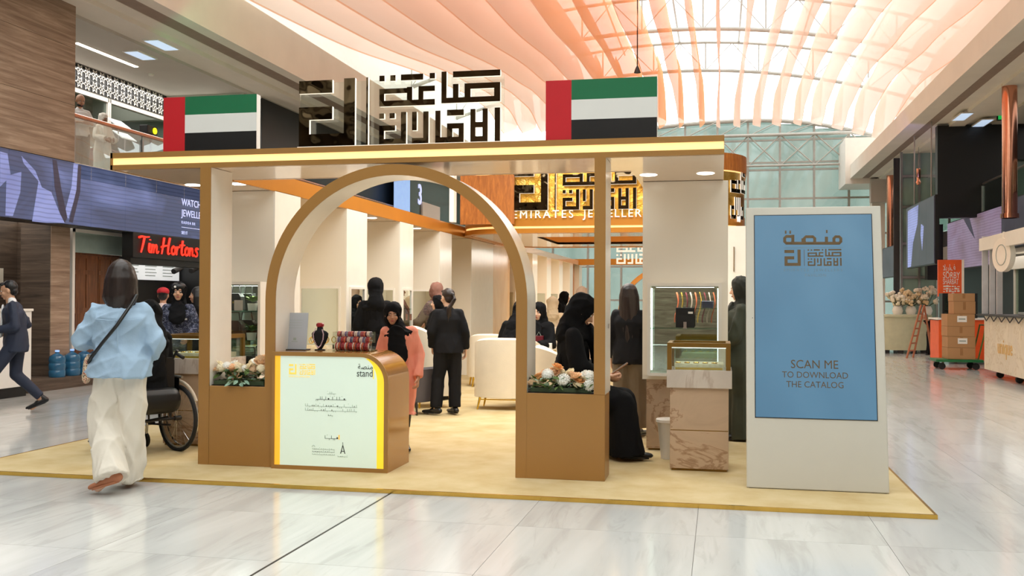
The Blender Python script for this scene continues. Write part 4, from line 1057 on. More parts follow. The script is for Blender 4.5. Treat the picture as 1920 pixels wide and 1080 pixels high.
B_ = [('hydrangea', 'petal_white', .30, .25, .13, 0.92), ('hydrangea', 'petal_white', .55, .2, .085, 1.00), ('hydrangea', 'petal_white', .9, .25, .13, 0.88), ('hydrangea', 'petal_white', .93, .2, .05, 0.88), ('rose', 'petal_orange', .42, .4, .2, 1.01), ('rose', 'petal_orange', .18, .4, .10, 0.86), ('rose', 'petal_peach', .66, .4, .13, 1.01), ('rose', 'petal_peach', .72, .3, .13, 0.94), ('rose', 'petal_cream', .1, .3, .06, 1.01), ('rose', 'petal_cream', .05, .5, .09, 0.94), ('rose', 'petal_cream', .75, .2, .05, 0.94), ('rose', 'petal_cream', .81, .4, .09, 0.94), ('rose', 'petal_peach', .22, .6, .13, 1.01), ('hydrangea', 'petal_cream', .45, .7, .14, 0.80), ('rose', 'petal_peach', .36, .5, .16, 0.94), ('rose', 'petal_white', .85, .65, .14, 0.94)]
for i in range(14): B_.append(('rose', ('petal_peach', 'petal_cream', 'petal_orange')[i % 3], .05 + .9 * ((i * .618) % 1), .2 + .6 * rnd.random(), .06 + .10 * rnd.random(), .8))
flowerbed('low arrangement of white hydrangeas and apricot roses in the right planter box', -1.59, -1.03, YFR, YFR + .3, .757, B_, 9)

# ------------------------------------------------------------------ totem kiosk (leans back slightly)
kb0 = Vector((.218, 8.16, .035)); kz = 2.335; lean = .44
t = thing('totem_kiosk', 'tall pale grey totem kiosk with a blue screen at the right of the pavilion', 'kiosk', (.76, 8.2, .03))
H_ = math.hypot(kz - .035, lean); th = math.atan2(lean, kz - .035)
KM = Matrix.Translation((.218, 8.16, .035)) @ Matrix.Rotation(-th, 4, 'X'); KW = 1.09
def kbox(name, m, x0, x1, y0, y1, z0, z1, bev=0):
    b = MB(); b.X = KM; b.box(x0, x1, y0, y1, z0, z1); return b.build(name, m, t, bevel=bev)
kbox('body', 'kiosk_body', 0, KW, 0, .07, 0, H_, .008)
def kp(px, py):
    d = ray(px, py); n = KM.to_3x3() @ Vector((0, -1, 0)); o = KM.translation; s = (o - CP).dot(n) / d.dot(n); return KM.inverted() @ (CP + d * s)
a = kp(1413, 405); c = kp(1643, 788); sx0, sx1, sz0, sz1 = kp(1416, 600).x, kp(1639, 600).x, c.z, a.z
kbox('bezel', 'black', sx0 - .006, sx1 + .006, -.004, -.001, sz0 - .006, sz1 + .006)
kbox('screen', 'kiosk_screen', sx0, sx1, -.006, -.003, sz0, sz1)
b = MB(); b.X = KM; b.prism([(.05, 0), (.42, .0), (.40, .03), (.09, 1.5), (.05, 1.5)], 'x', .12, KW - .12); b.build('rear_housing', 'kiosk_body', t)
kbox('foot_plate', 'dark', .02, KW - .02, .01, .06, -.012, 0.0)
kbox('camera_dot', 'black', kp(1411, 596).x - .003, kp(1411, 596).x + .003, -.002, 0, kp(1411, 596).z - .003, kp(1411, 596).z + .003)
M['kiosk_brown'] = mat('kiosk_brown', (90, 70, 38), .5, emit=.12); M['kiosk_faint'] = mat('kiosk_faint', (92, 110, 118), .5, emit=.4)
KR = KM.to_3x3() @ Vector((1, 0, 0)); KU = KM.to_3x3() @ Vector((0, 0, 1)); 
def ktext(s_, px, py, h, m='kiosk_brown', align='CENTER', bold=.0, space=1., sx=1.):
    p = kp(px, py); w = KM @ Vector((p.x, -.0075, p.z)); text('lettering', s_, m, t, w, KR, KU, h, .0012, align=align, bold=bold, space=space, sx=sx, split=(h > .05))
ktext('SCAN ME', 1527, 691, .098, sx=.92); ktext('TO DOWNLOAD', 1528, 709, .072, sx=.92); ktext('THE CATALOG', 1528, 727, .072, sx=.92)
ktext('EMIRATES  JEWELLERS', 1524, 509, .034, 'kiosk_faint', space=1.45); ktext('PAVILION', 1529, 519, .034, 'kiosk_faint', space=1.2)
# the rounded square-style word above the mark, drawn as flat strokes
def kstroke(pts, closed=False, r=.0125):
    b = MB(); b.X = KM @ Matrix.Translation((0, -.007, 0)) @ Matrix.Diagonal((1, .05, 1, 1)); b.tube([(kp(*q).x, 0, kp(*q).z) for q in pts], r, 8, closed); b.build('letter', 'kiosk_brown', t, True)
def zq(x, y): return (1440 + x / 3.272, 410 + y / 3.272)
kstroke([zq(112, 152), zq(440, 152)])
def loop(x0, x1, y0, y1, c=10): kstroke([zq(*q) for q in ((x0 + c, y0), (x1 - c, y0), (x1, y0 + c), (x1, y1 - c), (x1 - c, y1), (x0 + c, y1), (x0, y1 - c), (x0, y0 + c))], True)
loop(404, 446, 112, 152); loop(222, 286, 112, 152); loop(102, 152, 110, 152)
kstroke([zq(358, 112), zq(358, 152)]); kstroke([zq(214, 122), zq(214, 152)]); kstroke([zq(152, 100), zq(152, 152)])
for (x, y) in ((360, 80), (108, 84), (136, 84)): kstroke([zq(x - 5, y), zq(x + 5, y)], r=.0135)
p = kp(1470, 459)
kq = kp(1471, 499); kq1 = kp(1578, 499); s4 = (kq1.x - kq.x) / (1820 - 97)
kufic(t, lambda x, z, d: tuple(KM @ Vector((kq.x + (x - 97) * s4, -.0078 + d, kq.z + z * s4 * .98))), .0012, ['kiosk_brown', 'kiosk_brown'])
p = kp(1470, 465); b = MB(); b.X = KM; b.box(p.x, kp(1579, 465).x, -.0075, -.006, p.z - .002, p.z + .002); b.build('rule', 'kiosk_faint', t)

# ------------------------------------------------------------------ marble pedestals with glass vitrine
def pedestal(lbl, x0, x1, y0, y1):
    t = thing('display_pedestal', lbl, 'display stand', ((x0 + x1) / 2, y0, .03))
    bx('plinth', 'brass_dark', x0 + .015, x1 - .015, y0 + .015, y1 - .015, .03, .05, t)
    bx('lower_block', 'ped_marble', x0, x1, y0, y1, .05, .384, t, .003); bx('joint_strip', 'brass_dark', x0 + .004, x1 - .004, y0 + .004, y1 - .004, .384, .392, t)
    bx('upper_block', 'ped_marble', x0, x1, y0, y1, .392, .765, t, .003)
    e = .028; X0, X1, Y0, Y1 = x0 - e, x1 + e, y0 - e, y1 + e
    bx('top_slab', 'ped_top', X0, X1, Y0, Y1, .765, .925, t, .003)
    f = .04; z0, z1 = .925, 1.165
    b = MB(); X0 += .004; X1 -= .012
    for x in (X0, X1 - f):
        for y in (Y0, Y1 - f): b.box(x, x + f, y, y + f, z0, z1 - f)
    b.box(X0, X1, Y0, Y0 + f, z1 - f, z1).box(X0, X1, Y1 - f, Y1, z1 - f, z1).box(X0, X0 + f, Y0 + f, Y1 - f, z1 - f, z1).box(X1 - f, X1, Y0 + f, Y1 - f, z1 - f, z1)
    b.build('vitrine_frame', 'brass_dark', t)
    for (a, c, d, g_) in ((X0 + f, X1 - f, Y0 + .01, Y0 + .015), (X0 + f, X1 - f, Y1 - .015, Y1 - .01)): bx('vitrine_pane', 'case_glass', a, c, d, g_, z0, z1 - f, t)
    for (a, c) in ((X0 + .01, X0 + .015), (X1 - .015, X1 - .01)): bx('vitrine_pane', 'case_glass', a, c, Y0 + f, Y1 - f, z0, z1 - f, t)
    bx('vitrine_top', 'case_glass', X0 + f, X1 - f, Y0 + f, Y1 - f, z1 - .02, z1 - .015, t)
    bx('display_tray', 'petal_cream', X0 + f + .02, X1 - f - .02, Y0 + .08, Y1 - .08, z0, z0 + .05, t); bx('display_tray', 'bright_gold', X0 + f + .03, X1 - f - .03, Y0 + .07, Y0 + .14, z0, z0 + .018, t)
    bx('light_strip', 'case_light', X0 + f, X1 - f, Y0 + f - .012, Y0 + f - .004, z1 - f - .006, z1 - f, t)
    for k in range(5):
        MB().tube([(X0 + .09 + k * .08 + .022 * math.cos(a), Y0 + .16 + .02 * math.sin(a), z0 + .056) for a in np.linspace(0, 6.28, 11)[:-1]], .005, 5, True).build('bracelet', 'gold', t, True)
    return t
pedestal('marble pedestal with a gold-framed glass vitrine left of the blue-screen totem', -.43, .081, 8.85, 9.33)
pedestal('marble pedestal with glass vitrine standing behind the wheelchair', -5.60, -4.98, 9.15, 9.66)
q = PY(1283, 640, 9.55); t = thing('tablet_stand', 'black tablet holder with a small white label behind the glass vitrine', 'tablet', (q.x, 9.72, 1.265))
bx('back_plate', 'black', q.x - .09, q.x + .09, 9.74, 9.755, 1.272, 1.47, t, .004); bx('label', 'white', q.x + .03, q.x + .075, 9.735, 9.74, 1.41, 1.43, t); bx('foot', 'chrome', q.x - .02, q.x + .02, 9.70, 9.80, 1.266, 1.275, t); bx('clip', 'chrome', q.x - .015, q.x + .015, 9.733, 9.74, 1.275, 1.33, t)
# jewellery trays inside the right wall case
t = thing('necklace_display', 'row of beaded strings and ribbons hanging in the right mirrored case', 'jewellery', (-.25, 9.88, 1.3))
for k in range(9):
    x = -.42 + k * .045; MB().tube([(x + .018 * math.sin(a * 1.7), 9.90, 1.62 - .30 * a / 3 ) for a in np.linspace(0, 3, 9)], .006, 5).build('strand', ('b_orange', 'gold', 'b_wine', 'b_cream')[k % 4], t, True)
t = thing('jewel_box', 'small dark blue jewel box on the glass shelf of the right case', 'box', (-.10, 9.9, 1.4)); M['navy'] = mat('navy', (32, 42, 74), .5)
bx('box_body', 'navy', -.17, -.06, 9.86, 9.94, 1.465, 1.52, t, .004); bx('lid', 'navy', -.172, -.058, 9.858, 9.942, 1.52, 1.535, t, .003); bx('shelf', 'shelf_glass', -.3, .0, 9.84, 9.95, 1.455, 1.463, t)
# white bin
q = PZ(1253, 855); t = thing('waste_bin', 'slim white bin standing between the right pier and the marble pedestal', 'bin', (-.47, 9.5, .03))
MB().lathe([(.075, 0), (.11, .34), (.118, .35), (.118, .37), (.10, .37), (.09, .33), (.065, .02), (0, .02)], (-.47, 9.5, .03), 24).build('bin_body', 'white', t, True); MB().lathe([(.119, .345), (.124, .35), (.124, .375), (.119, .38)], (-.47, 9.5, .03), 24).build('rim', 'gloss_white', t, True)
# ------------------------------------------------------------------ fabric ribbons under the skylight
def interp(x, pts):
    for (a, va), (c, vc) in zip(pts, pts[1:]):
        if x <= c: u = max(0, min(1, (x - a) / (c - a))); u = u * u * (3 - 2 * u); return va + (vc - va) * u
    return pts[-1][1]
M['chiffon_hem'] = chiffon('chiffon_hem', (250, 204, 174), .95)
def ribbon(k, X, m, lbl, w=1.5, sag=0, yend=39.2, y0=13, zoff=0):
    b = MB(); n = 40; nv = 8; rnd = random.Random(k * 7 + 3); ph = rnd.uniform(0, 6)
    vs = []; VV = [0, .016] + [j / (nv - 1) for j in range(1, nv)]
    for i in range(n + 1):
        y = y0 + (yend - y0) * i / n; u = (y - y0) / (yend - y0)
        zb = (interp(y, [(13, 8.5), (21, 8.32), (30, 8.6), (36.5, 8.78), (39.2, 8.3)]) if X < 0 else interp(y, [(13, 8.5), (17, 8.2), (21.6, 8.2), (27, 8.6), (33, 8.95), (37, 8.65), (38.3, 8.35), (39.2, 8.25)])) + zoff - sag * max(0, (33 - y) / 16) ** 1.15
        ww = w * (1 if u < .93 else (1 + .35 * math.sin((u - .93) / .07 * PI)) * max(.12, 1 - max(0, u - .97) / .03 * .75))
        for j in range(nv + 1):
            v = VV[j]
            x = X + .045 * math.sin(v * PI) * math.sin(y * .35 + ph) + (.06 + .02 * abs(X)) * math.sin(v * PI * 1.0) * (1 if X < 0 else -1) * (1 + 1.6 * max(0, (u - .8) / .2)) + .015 * math.sin(v * 9 + y)
            vs.append((x, y, zb + ww * v))
    fs = [(i * (nv + 1) + j, i * (nv + 1) + j + 1, (i + 1) * (nv + 1) + j + 1, (i + 1) * (nv + 1) + j) for i in range(n) for j in range(nv)]
    b._add(vs, fs); b.mi = [1 if (q % nv) == 0 else 0 for q in range(len(fs))]; o = b.build('fabric_ribbon', [m, 'chiffon_hem'], at=(X, 26, 9), smooth=80)
    tag(o, lbl, 'fabric', 'chiffon ribbons hung under the skylight'); return o
for k in range(-11, 11):
    if k < 0:
        X = .79 * k; m = 'chiffon_orange' if k > -6 else ('chiffon_peach' if k > -9 else 'chiffon_blush')
        w = (1.5, 1.75, 1.9, 1.9, 1.9)[-k - 1] if k > -6 else 2.0; sag = min(1.25, .20 * max(0, -k - 2))
    else:
        X = .76 * k; m = 'chiffon_peach' if k < 5 else 'chiffon_blush'; w = .95 + .06 * k; sag = 0
    side = 'left of the edge-on ribbon' if k < 0 else 'right of the edge-on ribbon'
    tone = {'chiffon_orange': 'orange', 'chiffon_peach': 'peach', 'chiffon_blush': 'pale blush'}[m]
    lbl = 'thin peach chiffon ribbon seen edge-on above the right end of the canopy' if k == 0 else '%s chiffon ribbon under the skylight, %s of those %s' % (tone, ['nearest', 'second', 'third', 'fourth', 'fifth', 'sixth', 'seventh', 'eighth', 'ninth', 'tenth', 'eleventh', 'twelfth', 'thirteenth'][abs(k) - 1], side)
    ribbon(k, X, m, lbl, w, sag, zoff=-.22 * max(0, k - 5))
q = PY(1195, 130, 28); t = thing('pendant_lamp', 'small dark pendant hanging from a rod between the orange ribbons and the white skylight', 'lamp', tuple(q))
MB().lathe([(0, -.12), (.10, -.1), (.06, .02), (.02, .1), (0, .1)], q, 12).build('shade', 'dark', t, True); MB().cyl(q + Vector((0, 0, .05)), (q.x, q.y, zroof(q.x)), .018, n=6).build('rod', 'dark', t)

# ------------------------------------------------------------------ coffee shop, left
t = thing('shop_sign', 'black sign box with glowing red brush lettering on the left', 'sign', (XL + .02, 17.4, 2.3))
sy0, sy1, sz0, sz1 = 16.2, 19.2, 2.28, 2.745
bx('sign_box', 'black', XL - .2, XL + .03, sy0, sy1, sz0, sz1, t, .01)
# brush lettering drawn as strokes: coordinates in a 0..1 high alphabet
GL = {'T': (.62, [[(0, .86), (.2, .93), (.45, .9), (.72, .94)], [(.38, .9), (.30, .55), (.20, .2), (.14, .02)]]),
      'i': (.24, [[(.12, .58), (.06, .2), (.14, .04), (.24, .16)], [(.16, .76), (.17, .80)]]),
      'm': (.62, [[(.06, .55), (.02, .02)], [(.03, .3), (.16, .54), (.22, .4), (.18, .03)], [(.2, .3), (.34, .54), (.42, .42), (.38, .1), (.46, .03), (.56, .16)]]),
      ' ': (.12, []),
      'H': (.74, [[(.22, .98), (.14, .5), (.04, .02)], [(.02, .42), (.3, .52), (.6, .56)], [(.66, 1.0), (.54, .5), (.5, .1), (.56, .02), (.66, .1)]]),
      'o': (.40, [[(.22, .54), (.06, .4), (.06, .12), (.2, .02), (.34, .2), (.32, .44), (.2, .54), (.3, .48), (.42, .5)]]),
      'r': (.34, [[(.06, .54), (.04, .02)], [(.05, .3), (.16, .52), (.30, .5)]]),
      't': (.34, [[(.2, .92), (.12, .4), (.10, .12), (.2, .02), (.32, .12)], [(.0, .62), (.36, .66)]]),
      'n': (.44, [[(.06, .55), (.03, .02)], [(.04, .3), (.2, .54), (.28, .42), (.25, .1), (.32, .03), (.42, .14)]]),
      's': (.34, [[(.3, .5), (.16, .55), (.08, .42), (.24, .26), (.24, .08), (.1, .01), (.0, .08)]])}
def brush(s_, y0, z0, h, w, m, parent, x):
    u = 0
    tot = sum(GL[c][0] for c in s_)
    for c in s_:
        ad, strokes = GL[c]
        for stt in strokes:
            P = []
            for i in range(len(stt) - 1):
                for k in range(4): 
                    a, c2 = stt[i], stt[i + 1]; P.append((a[0] + (c2[0] - a[0]) * k / 4, a[1] + (c2[1] - a[1]) * k / 4))
            P.append(stt[-1]); th = .062 * h
            for _ in range(2): P = [P[0]] + [((P[i - 1][0] + 2 * P[i][0] + P[i + 1][0]) / 4, (P[i - 1][1] + 2 * P[i][1] + P[i + 1][1]) / 4) for i in range(1, len(P) - 1)] + [P[-1]]
            MB().tube([(x, y0 + (u + p[0]) / tot * w, z0 + p[1] * h) for p in P], [th * (1.15 - .45 * i / len(P)) for i in range(len(P))], 6).build('letter_stroke', m, parent, True)
        u += ad
brush('Tim Hortons', 16.36, 2.375, .33, 2.12, 'red_sign', t, XL + .05)
# shop interior
ci = struct('wall_coffee_shop', (-11.5, 18, 0))
bx('side_wall', 'white', -13.2, XL - .3, 22.3, 22.4, 0, 2.95, ci)
bx('rear_wall', 'dark', -13.3, -13.2, 16.2, 22.4, 0, 2.95, ci)
bx('bulkhead_strip', 'black', XL - .25, XL - .02, 16.2, 22.2, 2.16, 2.3, ci)
a = PX(262, 486, -12.4); c = PX(330, 520, -12.4); c2 = PX(316, 520, -12.4)
t = thing('menu_board', 'white menu board hanging in the coffee shop under the red sign', 'menu board', (-12.4, a.y, 1.9))
M['menu_white'] = mat('menu_white', (226, 230, 232), .5, emit=.55, var=.03)
bx('board', 'menu_white', -12.45, -12.4, 17.9, 20.9, 1.93, 2.44, t)
for k in range(4):
    for j in range(5): bx('menu_line', 'ink_soft', -12.398, -12.395, 18.1 + k * .7, 18.5 + k * .7 + .05 * (j % 2), 2.30 - j * .07, 2.315 - j * .07, t)
bx('picture', 'b_red', -12.398, -12.39, 17.95, 18.3, 1.95, 2.08, t)
bx('black_wall', 'black', -12.5, -11.2, 21.0, 21.1, 0, 2.9, ci)
bx('dark_cabinet', 'black', -12.6, -12.2, 17.2, 20.4, 1.0, 1.86, ci)
t = thing('service_counter', 'dark coffee shop counter half hidden behind the people on the left', 'counter', (-11.3, 18.5, 0))
bx('body', 'charcoal', -11.6, -11.1, 17.0, 21.0, 0, 1.0, t, .005); bx('counter_top', 'steel', -11.65, -11.05, 16.95, 21.05, 1.0, 1.04, t)
sl = None
for i, (px, py, lb) in enumerate(((333, 506, 'black track spotlight in front of the white menu board'), (365, 505, 'black track spotlight against the black coffee shop wall'))):
    q = PX(px, py, -11.6); t = thing('track_spotlight', lb, 'spotlight', tuple(q))
    MB().cyl(q + Vector((0, -.16, -.04)), q + Vector((0, .14, .05)), .06, .06, 12).build('lamp_head', 'dark', t, True); MB().cyl(q + Vector((0, 0, .05)), q + Vector((0, 0, .32)), .012, n=6).build('arm', 'steel', t)
for i, (px, lb) in enumerate(((252, 'round white ceiling lamp left of the menu board'), (372, 'round white ceiling lamp by the golden post'))):
    q = PX(px, 488 if i == 0 else 491, -11.2); t = thing('ceiling_lamp', lb, 'lamp', tuple(q)); MB().lathe([(0, -.05), (.09, -.04), (.1, .02), (0, .03)], q, 14).build('diffuser', 'glow_white', t, True); MB().cyl(q + Vector((0, 0, .02)), (q.x, q.y, 2.95), .01, n=6).build('stem', 'black', t)
# number banner and other things on the far left gallery, seen through the arch
q = PX(789, 366, XL + .1); t = thing('number_banner', 'dark banner with a white figure 3 on the far gallery, seen through the arch', 'banner', (XL + .1, q.y, 4))
ya = PX(748, 366, XL).y; yb = PX(838, 366, XL).y
M['teal_dark'] = mat('teal_dark', (62, 72, 68), .2); M['sky_led'] = mat('sky_led', (142, 176, 226), .4, emit=.9, var=.05)
bx('panel', 'teal_dark', XL + .05, XL + .09, ya, yb, 4.0, 6.4, t)
z3 = PX(789, 383, XL + .1).z; text('numeral', '3', 'led_ink', t, (XL + .1, q.y - .35, z3), (0, 1, 0), (0, 0, 1), 1.0, .01, bold=.02)
bx('blue_strip', 'sky_led', XL + .09, XL + .1, ya - .8, ya + .9, 4.2, 6.4, t); 
yc = PX(785, 395, XL).y; yd = PX(818, 400, XL).y; bx('white_board', 'white', XL + .09, XL + .15, yc, yd, 3.9, PX(785, 378, XL).z, t)
bx('gallery_dark', 'black', XL - .4, XL - .3, 22, 44, 3.8, 6.4, wl)

# big blue water bottles
M['bottle_blue'] = glass('bottle_blue', (.25, .55, .78), .25); M['bottle_body'] = mat('bottle_body', (44, 104, 142), .12, coat=.5, var=.1, scale=9)
def bottle():
    t = thing('water_bottle', '', 'water bottle', (0, 0, 0), 0, 'large blue water bottles beside the timber door')
    prof = [(0, 0), (.125, 0), (.135, .02), (.135, .10), (.128, .112), (.128, .128), (.135, .14), (.135, .22), (.128, .232), (.128, .248), (.135, .26), (.135, .31), (.12, .355), (.06, .39), (.032, .405), (.032, .43), (.0, .43)]
    MB().lathe(prof, n=22).build('bottle_body', 'bottle_body', t, True); MB().lathe([(0, .425), (.036, .425), (.036, .455), (0, .458)], n=16).build('cap', 'sky_led', t, True); return t
BXX = -10.96
wb = bottle(); wb.location = (BXX, PX(107, 690, BXX).y, .19); wb['label'] = 'blue water bottle next to the wood-clad pier, leftmost of the row'
for (px, lb) in ((135, 'blue water bottle with a pale cap, second from the wood-clad pier'), (158, 'blue water bottle behind the leopard handbag, third from the pier'), (181, 'blue water bottle fully behind the walking person in the blue shirt, last of the row')):
    dup(wb, (BXX, PX(px, 690, BXX).y, .19), 0, lb)

# ------------------------------------------------------------------ right concourse: kiosks, boxes, ladder
# rounded pale green flower kiosk
M['sage'] = mat('sage', (196, 194, 160), .5); M['orange'] = mat('orange', (240, 96, 36), .4); M['cardboard'] = mat('cardboard', (180, 136, 92), .85, var=.05, scale=3); M['tape'] = mat('tape', (158, 112, 66), .5)
M['trolley_green'] = mat('trolley_green', (30, 110, 60), .4); M['cream_panel'] = stone('cream_panel', (226, 214, 190), (204, 186, 152), 2.2, .4); M['rubber'] = mat('rubber', (26, 26, 27), .7)
t = thing('flower_kiosk', 'rounded pale green kiosk counter under the dried flowers', 'kiosk', (5.2, 31.2, 0))
P = []
for i in range(13): a = PI + PI * i / 12; P.append((5.15 + .95 * math.cos(a), 30.9 + .7 * math.sin(a)))
P += [(6.1, 32.2), (4.2, 32.2)]
MB().prism(P, 'z', .10, 1.06).build('body', 'sage', t, 40); MB().prism([((x - 5.15) * 1.04 + 5.15, (y - 31) * 1.04 + 31) for x, y in P], 'z', 1.06, 1.12).build('counter_top', 'sage', t, 40)
for i in range(7): a = PI + PI * (i + .5) / 7; MB().box(5.15 + .86 * math.cos(a) - .08, 5.15 + .86 * math.cos(a) + .08, 30.9 + .62 * math.sin(a) - .05, 30.9 + .62 * math.sin(a) + .05, 0, .10).build('foot', 'dark', t)
M['dried'] = mat('dried', (214, 190, 150), .8, var=.15, scale=20); M['dried_white'] = mat('dried_white', (238, 228, 206), .8, var=.1)
def bouquet(lbl, c, r, m, seed, vase=True):
    rnd = random.Random(seed); t = thing('flower_bouquet', lbl, 'flowers', c)
    if vase: MB().lathe([(0, 0), (.12, 0), (.16, .12), (.13, .22), (.10, .26), (0, .26)], c, 16).build('vase', 'white', t, True)
    b = MB(); g = MB()
    for k in range(34):
        a = rnd.uniform(0, 6.28); e = rnd.uniform(.1, 1.3); rr_ = r * rnd.uniform(.5, 1); p = Vector(c) + Vector((math.cos(a) * math.cos(e) * rr_, math.sin(a) * math.cos(e) * rr_, .3 + math.sin(e) * rr_))
        g.cyl(Vector(c) + Vector((0, 0, .22)), p, .006, n=4)
        for q_ in range(3): b.ell(p + Vector((rnd.uniform(-.05, .05), rnd.uniform(-.05, .05), rnd.uniform(-.05, .05))), rnd.uniform(.03, .065), 6, 4)
    o = b.build('blossoms', m, t, True); o['kind'] = 'stuff'; g.build('stems', 'leaf_dark', t)
for (px, py, lb, m, r) in ((1683, 583, 'cream bouquet at the left of the pale green kiosk', 'dried_white', .42), (1708, 580, 'beige dried bouquet in a white vase in the middle of the pale green kiosk', 'dried', .5), (1738, 580, 'tall white and beige bouquet behind the ladder', 'dried_white', .55)):
    q = PY(px, py, 31.2); bouquet(lb, (q.x, 31.2, 1.12), r, m, int(px))
# stepladder
lq = PZ(1735, 665, 0)
t = thing('stepladder', 'open reddish wooden stepladder in front of the pale green kiosk', 'ladder', (5.3, 28.2, 0))
M['ladder_wood'] = mat('ladder_wood', (178, 112, 78), .5)
top = PY(1728, 575, 28.3); f0 = PZ(1702, 648, 0.03); L0 = Vector((PY(1703, 648, 27.6).x, 27.6, .18)); 
A0 = PY(1700, 648, 28.0); A1 = PY(1712, 648, 28.3); T0 = PY(1727, 572, 28.2); T1 = PY(1733, 572, 28.3); B0 = PY(1746, 668, 28.6)
for s, e in ((Vector((A0.x, 28, .0)), T0), (Vector((A1.x, 28.3, .0)), T1)): MB().cyl(s, e, .028, n=6).build('stile', 'ladder_wood', t)
for k in range(1, 7):
    u = k / 7.2; MB().cyl(Vector((A0.x, 28, 0)).lerp(T0, u), Vector((A1.x, 28.3, 0)).lerp(T1, u), .022, n=5).build('rung', 'ladder_wood', t)
for dx in (0, .22): MB().cyl(Vector((B0.x + dx * .4, 28.5 + dx, 0)), T1 + Vector((0, dx * .3, 0)), .024, n=6).build('rear_leg', 'ladder_wood', t)
# orange stall and its sign
t = thing('orange_stall', 'low orange stall counter behind the stacked cardboard boxes', 'stall', (5.9, 26.4, 0))
bx('front_panel', 'orange', 5.24, 6.45, 25.6, 25.65, .10, 1.08, t); bx('front_panel', 'orange', 6.50, 7.35, 25.0, 25.05, .05, 1.02, t); bx('body', 'orange', 5.24, 7.3, 25.66, 26.6, .10, 1.06, t); bx('counter_top', 'white', 5.2, 7.35, 25.55, 26.65, 1.08, 1.12, t)
t = thing('orange_sign', 'tall orange sign with white lettering above the stacked boxes', 'sign', (6.2, 26.9, 1.1))
a = PY(1759, 556, 27); c = PY(1803, 487, 27)
bx('panel', 'orange', a.x, c.x, 27, 27.08, a.z, c.z, t); bx('side_edge', 'warm_white', c.x, c.x + .06, 27, 27.1, a.z, c.z, t); bx('leg', 'dark', a.x + .1, a.x + .15, 27.02, 27.06, 0, a.z, t); bx('leg', 'dark', c.x - .15, c.x - .1, 27.02, 27.06, 0, a.z, t)
for (s_, py, h) in (('\uFEFB\uFEF3\uFEAD\uFE8D\uFED1', 507, .22), ('SORBY', 522, .24), ('SHARBAT', 533, .20)):
    q = PY(1768, py, 26.98); text('lettering', s_, 'white', t, (q.x, 26.995, q.z), (1, 0, 0), (0, 0, 1), h, .003, sx={5: .56, 7: .44}.get(len(s_), .6), split=(h > .2))
rnd = random.Random(4); b = MB()
for k in range(24): q = PY(1769 + 5.2 * (k % 6), 552 - 4.6 * (k // 6), 26.98); b.box(q.x, q.x + .03 + .035 * rnd.random(), 26.99, 26.998, q.z, q.z + .02 + .03 * rnd.random())
b.build('print_pattern', 'white', t)
# cabinet/fridge behind boxes
t = thing('display_fridge', 'black framed glass cabinet behind the top cardboard box', 'cabinet', (5.8, 25.6, 1.12))
a = PY(1767, 590, 25.9); c = PY(1833, 550, 25.9)
bx('case', 'black', a.x, c.x, 25.9, 26.3, 1.12, c.z, t, .01); bx('glass_door', 'pane_green', a.x + .05, a.x + .34, 25.88, 25.9, 1.18, c.z - .08, t)
# trolley and boxes
ty = 23.9
t = thing('platform_trolley', 'green flat trolley loaded with cardboard boxes', 'trolley', (5.35, ty, 0))
a = PZ(1754, 690, 0); x0 = PY(1749, 690, ty).x; x1 = PY(1837, 690, ty).x
bx('deck', 'trolley_green', x0, x1, ty - .35, ty + .35, .17, .23, t, .01)
for x in (x0 + .14, x1 - .14):
    for y in (ty - .26, ty + .26): MB().cyl((x, y - .025, .075), (x, y + .025, .075), .075, n=16).build('wheel', 'rubber', t, True)
hp = [(x1 - .1, ty - .28, .23), (x1 + .02, ty - .28, .75), (x1 + .06, ty - .24, 1.0), (x1 + .06, ty + .24, 1.0), (x1 + .02, ty + .28, .75), (x1 - .1, ty + .28, .23)]
MB().tube(hp, .018, 8).build('push_handle', 'leaf_green', t, True)
def box_(lbl, pxa, pxb, za, zb, lab, d=.3):
    x0 = PY(pxa, 600, ty - d).x; x1 = PY(pxb, 600, ty - d).x; t = thing('cardboard_box', lbl, 'box', ((x0 + x1) / 2, ty, za), None, 'cardboard boxes on the green trolley')
    bx('carton', 'cardboard', x0, x1, ty - d, ty + d, za + .002, zb - .002, t, .004); xm = (x0 + x1) / 2
    bx('tape', 'tape', xm - .03, xm + .03, ty - d - .002, ty - d, za + .01 + (zb - za) * .3, zb - .01, t)
    if lab: bx('paper_label', 'white', xm - .08, xm + .12, ty - d - .004, ty - d - .002, za + (zb - za) * .35, za + (zb - za) * .85, t); bx('print', 'ink_soft', xm - .05, xm + .09, ty - d - .005, ty - d - .004, za + (zb - za) * .55, za + (zb - za) * .65, t)
zz = lambda py: PY(1800, py, ty - .3).z
z_ = [.232, zz(652), zz(631), zz(612), zz(589), zz(565), zz(550)]
box_('lowest carton resting on the green trolley deck', 1777, 1829, z_[0], z_[1], False)
box_('second carton from the trolley deck, with a white paper label', 1777, 1829, z_[1], z_[2], True)
box_('third carton from the trolley deck, taped, without a label', 1776, 1828, z_[2], z_[3], False)
box_('wide carton with a white label in the middle of the stack', 1776, 1828, z_[3], z_[4], True)
box_('second carton from the top of the trolley stack', 1788, 1829, z_[4], z_[5], False, .26)
box_('topmost carton of the trolley stack, slightly narrower', 1787, 1828, z_[5], z_[6], False, .25)
